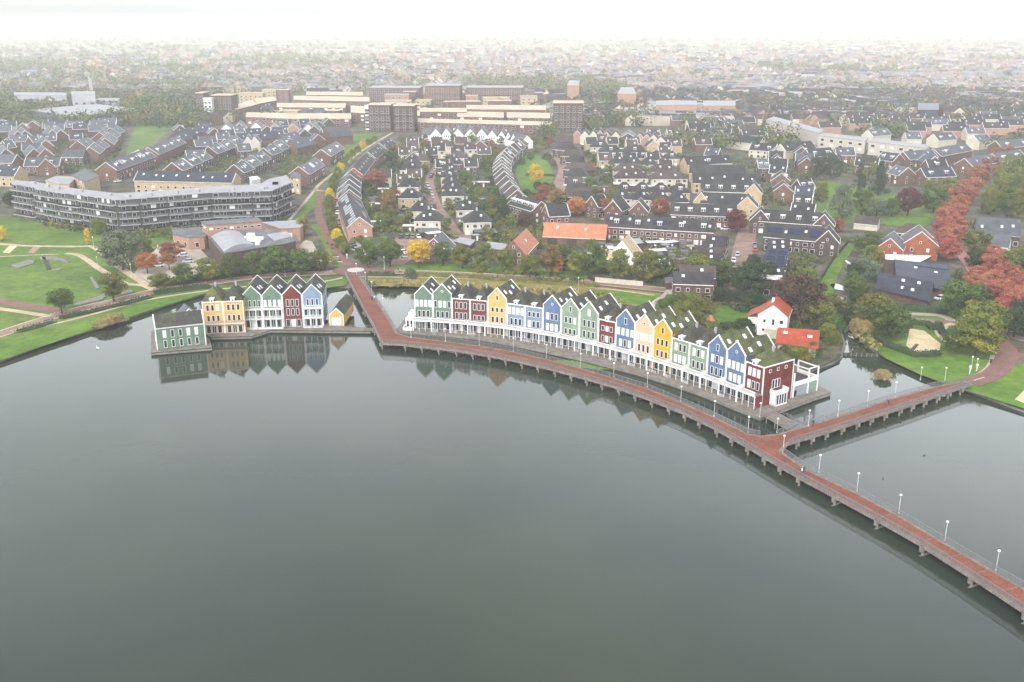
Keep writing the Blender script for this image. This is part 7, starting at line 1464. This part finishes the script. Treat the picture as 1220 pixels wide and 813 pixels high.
# garden fence of the ditch lawn
mb = MB(); q = G([(1010, 291), (993, 310), (978, 335), (973, 352)], 1.0); c_ = q[0]
for a, b in zip(q, q[1:]):
    a2, b2 = a - c_, b - c_; mb.quad(a2, b2, b2 + Vector((0, 0, 1.8)), a2 + Vector((0, 0, 1.8))); mb.quad(b2 + Vector((.12, 0, 0)), a2 + Vector((.12, 0, 0)), a2 + Vector((.12, 0, 1.8)), b2 + Vector((.12, 0, 1.8))); mb.quad(a2 + Vector((0, 0, 1.8)), b2 + Vector((0, 0, 1.8)), b2 + Vector((.12, 0, 1.8)), a2 + Vector((.12, 0, 1.8)))
tag(mb.obj('garden_fence', M['darktimber'], loc=c_), 'dark wooden fence along the left side of the ditch lawn', 'fence')

# ================================================================== GARDENS: trees, bushes, sheds between the houses
ROADS = [([(661, 182), (672, 200), (668, 215), (664, 232)], 6), ([(556, 300), (556, 283), (543, 279), (533, 264), (522, 250), (516.6, 239), (510.6, 220), (512, 212), (517, 206), (525, 193)], 3.6), ([(860, 274), (891, 273), (920, 276)], 5), ([(891, 275), (885, 298), (879, 328)], 5.5), ([(470, 300), (500, 290), (560, 292)], 9)]
RG = [(G(p_, 1.0), w_) for p_, w_ in ROADS]
def onroad(x, y):
    for pts, w_ in RG:
        q_, t_ = nearest(pts, (x, y))
        if (q_ - Vector((x, y))).length < w_: return True
    return False
ZONES = [
 ('the central gardens', [(430, 262), (424, 215), (450, 185), (480, 168), (620, 166), (604, 185), (596, 205), (606, 235), (622, 262), (600, 285), (560, 300), (500, 280), (440, 280)], 300),
 ('the pyramid-house quarter', [(692, 168), (812, 168), (812, 235), (790, 240), (690, 262), (682, 240), (700, 200)], 170),
 ('the terrace gardens', [(700, 290), (735, 278), (800, 286), (826, 290), (812, 326), (770, 332), (700, 325)], 110),
 ('the yellow terrace quarter', [(812, 186), (900, 182), (990, 205), (975, 248), (905, 246), (890, 230), (812, 232)], 110),
 ('the solar terrace gardens', [(945, 282), (985, 285), (965, 325), (942, 335)], 26),
 ('the diagonal rows of the left quarter', [(178, 196), (190, 186), (240, 160), (400, 158), (392, 190), (350, 212), (300, 206), (160, 202)], 230),
 ('the far left cluster', [(0, 160), (150, 158), (140, 185), (120, 205), (0, 212)], 150),
 ('the barn side gardens', [(580, 270), (650, 262), (650, 300), (602, 312), (575, 300)], 40),
 ('the apartment garden strip', [(20, 262), (100, 279), (200, 281), (330, 262), (350, 268), (345, 258), (200, 270), (100, 271)], 34),
 ('the right quarter', [(960, 180), (1150, 180), (1150, 215), (1110, 228), (990, 205)], 80),
 ('the slate house garden', [(1146, 262), (1165, 282), (1180, 318), (1160, 322), (1146, 285)], 14),
]
stuff = MB(); SM = ['green', 'olive', 'dark', 'willow', 'yellow']; ind = 0; shed_i = 0
SHED = {}
for zi, (zn, poly, n) in enumerate(ZONES):
    xs = [p[0] for p in poly]; ys = [p[1] for p in poly]; k = 0; tries = 0; nd = 0; ns = 0
    while k < n * 3 and tries < n * 40:
        tries += 1; x, y = R.uniform(min(xs), max(xs)), R.uniform(min(ys), max(ys))
        if not inpoly(x, y, poly): continue
        p = P(x, y, 1.0)
        if blocked(p.x, p.y, .8) or onroad(p.x, p.y): continue
        if y > 165 and any((p.x - a) ** 2 + (p.y - b_2) ** 2 < c_2 * c_2 for a, b_2, c_2 in OCC): continue
        k += 1; u = R.random()
        if u < .15 and ind < 190:
            ind += 1; lf = R.choice(['green', 'olive', 'dark', 'green', 'yellow', 'rust' if R.random() < .3 else 'green']); tree(0, 0, R.uniform(4.5, 9), R.uniform(2, 3.6), lf, '%s garden tree in %s' % (CW[lf], zn), R.choice(['round', 'oval']), 'garden trees', .12, fine=False, at=p)
        elif u < .20 and shed_i < 120:
            shed_i += 1; kd = R.randrange(4); 
            if kd not in SHED:
                mb = MB(); a, b_2, h = [(1.6, 1.3, 2.3), (2.6, 1.6, 2.5), (1.4, 1.4, 2.2), (3.2, 1.7, 2.6)][kd]
                mb.box(-a, a, -b_2, b_2, 0, h, 0); mb.box(-a - .15, a + .15, -b_2 - .15, b_2 + .15, h + .002, h + .16, 1); mb.box(-.45, .45, -b_2 - .05, -b_2 - .003, 0, 2.0, 2); SHED[kd] = mb.mesh('garden_shed', [M[['timber', 'brick', 'darktimber', 'darkbrick'][kd]], M[['flat', 'flat', 'lightflat', 'white'][kd]], M['white']])
            o = link('garden_shed', SHED[kd], None, p, R.choice([0, .1, PI / 2, .5])); tag(o, '%s garden shed in %s' % (['small weathered timber', 'flat-roofed brick', 'small dark timber', 'wide white-topped brown'][kd], zn), 'shed', 'garden sheds'); FP.append((p.x, p.y, 2, 2, 0))
        else:
            mi = R.choice([0, 0, 1, 2, 2, 3, 4] if R.random() < .8 else [1, 4]); r_ = R.uniform(.8, 2.2); n0 = len(stuff.f); leaf_quads(stuff, Vector((p.x, p.y, 1 + r_ * .6)), r_, 24, .32 + .1 * r_, R); 
            for j in range(n0, len(stuff.f)): stuff.m[j] = mi
            if R.random() < .4:      # hedge-like line
                a = R.choice([0, PI / 2, .3]); 
                for s in range(1, 4):
                    n0 = len(stuff.f); leaf_quads(stuff, Vector((p.x + s * 1.5 * math.cos(a), p.y + s * 1.5 * math.sin(a), 1.7)), 1.0, 16, .35, R)
                    for j in range(n0, len(stuff.f)): stuff.m[j] = mi
o = stuff.obj('garden_shrubbery', [LEAF[s] for s in SM]); o['kind'] = 'stuff'
# near banks: undergrowth along the school hedge, canal and back gardens
stuff = MB()
for line, n, rr_, mi in [([(560, 322), (600, 326), (640, 326)], 50, 1.4, 1), ([(640, 334), (700, 333), (790, 338), (860, 348)], 60, 1.1, 2), ([(395, 318), (400, 305), (388, 290)], 16, 1, 1), ([(975, 262), (1000, 285), (1018, 290)], 20, 1.6, 0), ([(1000, 385), (1012, 372), (1040, 382), (1080, 386)], 40, 1.4, 0), ([(1120, 300), (1142, 330), (1160, 362)], 30, 1.6, 2), ([(440, 338), (560, 342), (700, 352), (740, 362)], 150, .9, 3), ([(1020, 394), (1034, 406), (1052, 419)], 26, .7, 3),
                          ([(150, 283), (205, 283), (240, 288)], 40, 1.3, 0), ([(1150, 398), (1175, 405), (1190, 410)], 24, 1.2, 2), ([(800, 372), (850, 395), (880, 410), (905, 425)], 120, 1.7, 1), ([(860, 362), (905, 372), (925, 380)], 60, 1.4, 2)]:
    g = G(line, 1.0)
    for _ in range(n):
        k = R.randrange(len(g) - 1); p = g[k].lerp(g[k + 1], R.random()) + Vector((R.gauss(0, 1.6), R.gauss(0, 2.2), 0)); r_ = rr_ * R.uniform(.6, 1.3); n0 = len(stuff.f); leaf_quads(stuff, p + Vector((0, 0, r_ * .5)), r_, 40, .3, R); mj = mi if R.random() < .7 else R.randrange(4)
        for j in range(n0, len(stuff.f)): stuff.m[j] = mj
o = stuff.obj('undergrowth', [LEAF['green'], LEAF['olive'], LEAF['dark'], LEAF['reed']]); o['kind'] = 'stuff'

# ================================================================== FAR TOWN (beyond the houses one can tell apart)
far = MB(); woods = MB(); fr_ = 0
def fbox(c, rz, L_, W_, e, r_, mw, mr):
    ca, sa = math.cos(rz), math.sin(rz); T = lambda x, y, z: (c.x + x * ca - y * sa, c.y + x * sa + y * ca, z + 1.0); l, w_ = L_ / 2, W_ / 2
    q = [T(-l, -w_, 0), T(l, -w_, 0), T(l, w_, 0), T(-l, w_, 0), T(-l, -w_, e), T(l, -w_, e), T(l, w_, e), T(-l, w_, e), T(-l, 0, r_), T(l, 0, r_)]
    far.quad(q[0], q[1], q[5], q[4], mw); far.quad(q[1], q[2], q[6], q[5], mw); far.quad(q[3], q[0], q[4], q[7], mw); far.quad(q[2], q[3], q[7], q[6], mw)
    far.quad(q[4], q[5], q[9], q[8], mr); far.quad(q[6], q[7], q[8], q[9], mr); far.tri(q[5], q[6], q[9], mw); far.tri(q[7], q[4], q[8], mw)
def woodclump(x, y, r_, h, mi, n=26, s=1.3):
    n0 = len(woods.f)
    leaf_quads(woods, Vector((x, y, 1 + h * .55)), r_, n, s, R, h * .5 / r_)
    for j in range(n0, len(woods.f)): woods.m[j] = mi
def dens(y): return 1
for _ in range(9000):
    u = R.random(); y = 44 + (152 - 44) * u ** .75; x = R.uniform(-60, 1280); p = P(x, y, 1.0)
    green_left = (x < 232 and 120 < y < 155) or (x < 180 and y > 150)
    D_ = p.y; cell = math.sin(p.x * .006 + 1.3) * math.cos(p.y * .0045 + p.x * .002); hood = int(p.x // 230) * 7 + int(p.y // 260) * 13; rz = (hood * 37 % 100) / 100 * PI
    if 262 < x < 710 and 112 < y: 
        if not (x > 640 or y > 150) and R.random() < .8: continue
    if blocked(p.x, p.y, 4): continue
    if y > 150 and not (x > 980): continue
    if x > 960 and y > 150: continue
    if green_left or cell > (.35 if x < 500 else .75) or (x < 250 and R.random() < .5) or R.random() < (.26 if x < 500 else .16):
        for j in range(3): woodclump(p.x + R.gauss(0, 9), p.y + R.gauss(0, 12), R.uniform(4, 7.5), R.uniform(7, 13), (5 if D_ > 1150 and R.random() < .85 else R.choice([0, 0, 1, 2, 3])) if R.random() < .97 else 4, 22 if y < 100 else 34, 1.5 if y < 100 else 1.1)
        continue
    L_ = R.choice([10, 13, 18, 26]); W_ = 10.5; big = R.random() < .018 and x > 500; hz_ = D_ > 1250
    gp = (round(p.x / 26) * 26, round(p.y / 24) * 24); p = Vector((gp[0] + R.uniform(-3, 3), gp[1] + R.uniform(-3, 3), 1))
    if blocked(p.x, p.y, 6): continue
    if big: fbox(p, rz, R.uniform(40, 80), R.uniform(22, 36), 8, 8.2, 8, R.choice([4, 9]))
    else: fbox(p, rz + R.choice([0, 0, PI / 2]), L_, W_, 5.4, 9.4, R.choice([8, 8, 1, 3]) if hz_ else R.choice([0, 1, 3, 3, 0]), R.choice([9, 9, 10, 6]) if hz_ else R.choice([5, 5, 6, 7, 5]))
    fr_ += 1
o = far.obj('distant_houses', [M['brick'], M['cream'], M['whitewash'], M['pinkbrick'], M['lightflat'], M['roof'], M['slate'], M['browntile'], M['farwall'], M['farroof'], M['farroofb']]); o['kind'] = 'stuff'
# belts of far trees
for line, n, w_ in [([(-40, 138), (60, 150), (130, 152), (150, 146)], 90, 14), ([(-60, 108), (60, 104), (180, 106), (235, 112)], 150, 40), ([(180, 128), (235, 126)], 30, 12), ([(700, 130), (740, 140), (760, 148)], 70, 22), ([(700, 112), (720, 125)], 60, 25), ([(965, 106), (1060, 111), (1150, 116)], 120, 10), ([(800, 150), (880, 165), (960, 172)], 60, 10), ([(1040, 165), (1070, 158)], 26, 12), ([(700, 158), (730, 150)], 20, 10), ([(630, 158), (655, 160), (652, 170)], 30, 7), ([(184, 150), (240, 152)], 30, 8), ([(1190, 180), (1240, 176)], 20, 8), ([(800, 176), (880, 178), (950, 184)], 60, 8), ([(240, 104), (330, 100), (420, 96)], 110, 50), ([(-60, 86), (300, 84), (420, 80)], 160, 90), ([(-50, 122), (14, 124)], 30, 18)]:
    g = G(line, 1.0)
    for _ in range(n):
        k = R.randrange(len(g) - 1); p = g[k].lerp(g[k + 1], R.random())
        if blocked(p.x, p.y, 2): continue
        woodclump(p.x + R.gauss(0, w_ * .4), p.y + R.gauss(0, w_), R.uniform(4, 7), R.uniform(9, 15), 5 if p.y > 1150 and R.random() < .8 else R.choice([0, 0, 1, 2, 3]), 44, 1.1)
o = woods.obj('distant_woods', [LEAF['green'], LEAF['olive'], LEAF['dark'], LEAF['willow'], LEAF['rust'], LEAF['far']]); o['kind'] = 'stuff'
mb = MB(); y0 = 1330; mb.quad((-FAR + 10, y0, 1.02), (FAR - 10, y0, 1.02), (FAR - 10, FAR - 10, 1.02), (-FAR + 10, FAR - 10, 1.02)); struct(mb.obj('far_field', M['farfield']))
# pale far fields and glasshouse roofs as flat ground colour
for i, (px, m) in enumerate([([(905, 71), (1010, 72), (1008, 73.5), (903, 72.5)], 'paving'), ([(1180, 106), (1230, 108), (1230, 112), (1180, 110)], 'paving'), ([(960, 98), (1050, 104), (1050, 105.5), (960, 100)], 'paving'), ([(-60, 108), (0, 112), (90, 106), (0, 103)], 'lawn'), ([(150, 186), (165, 178), (170, 184), (158, 194)], 'paving'), ([(180, 84), (230, 86), (230, 83), (180, 82)], 'lawn')]):
    sheet('far_field', px, m, 1.2)

# ================================================================== HAZE
mb = MB(); mb.box(-FAR - 200, FAR + 200, -900, FAR + 200, -2, 104); hz = mb.obj('haze', []); hz['kind'] = 'stuff'
hm = bpy.data.materials.new('pale_air'); hm.use_nodes = True; ht = hm.node_tree; ht.nodes.clear(); ho = ht.nodes.new('ShaderNodeOutputMaterial'); pv = ht.nodes.new('ShaderNodeVolumePrincipled')
pv.inputs['Color'].default_value = (1, 1, 1, 1); pv.inputs['Density'].default_value = HAZE_D; pv.inputs['Anisotropy'].default_value = 0.2
ht.links.new(pv.outputs['Volume'], ho.inputs['Volume']); hz.data.materials.append(hm); hz.display_type = 'WIRE'
hm.cycles.homogeneous_volume = True

# ================================================================== LABELS: every thing gets words that single it out
from collections import defaultdict
bpy.context.view_layer.update()
grp = defaultdict(list)
for o in THINGS: grp[o['label']].append(o)
for lab, os_ in grp.items():
    if len(os_) < 2: continue
    os_.sort(key=lambda o: PX((o.location.x, o.location.y, 1.0))[0])
    for i, o in enumerate(os_): o['label'] = '%s, %s from the left' % (lab, ordn(i)) if i else '%s, leftmost' % lab
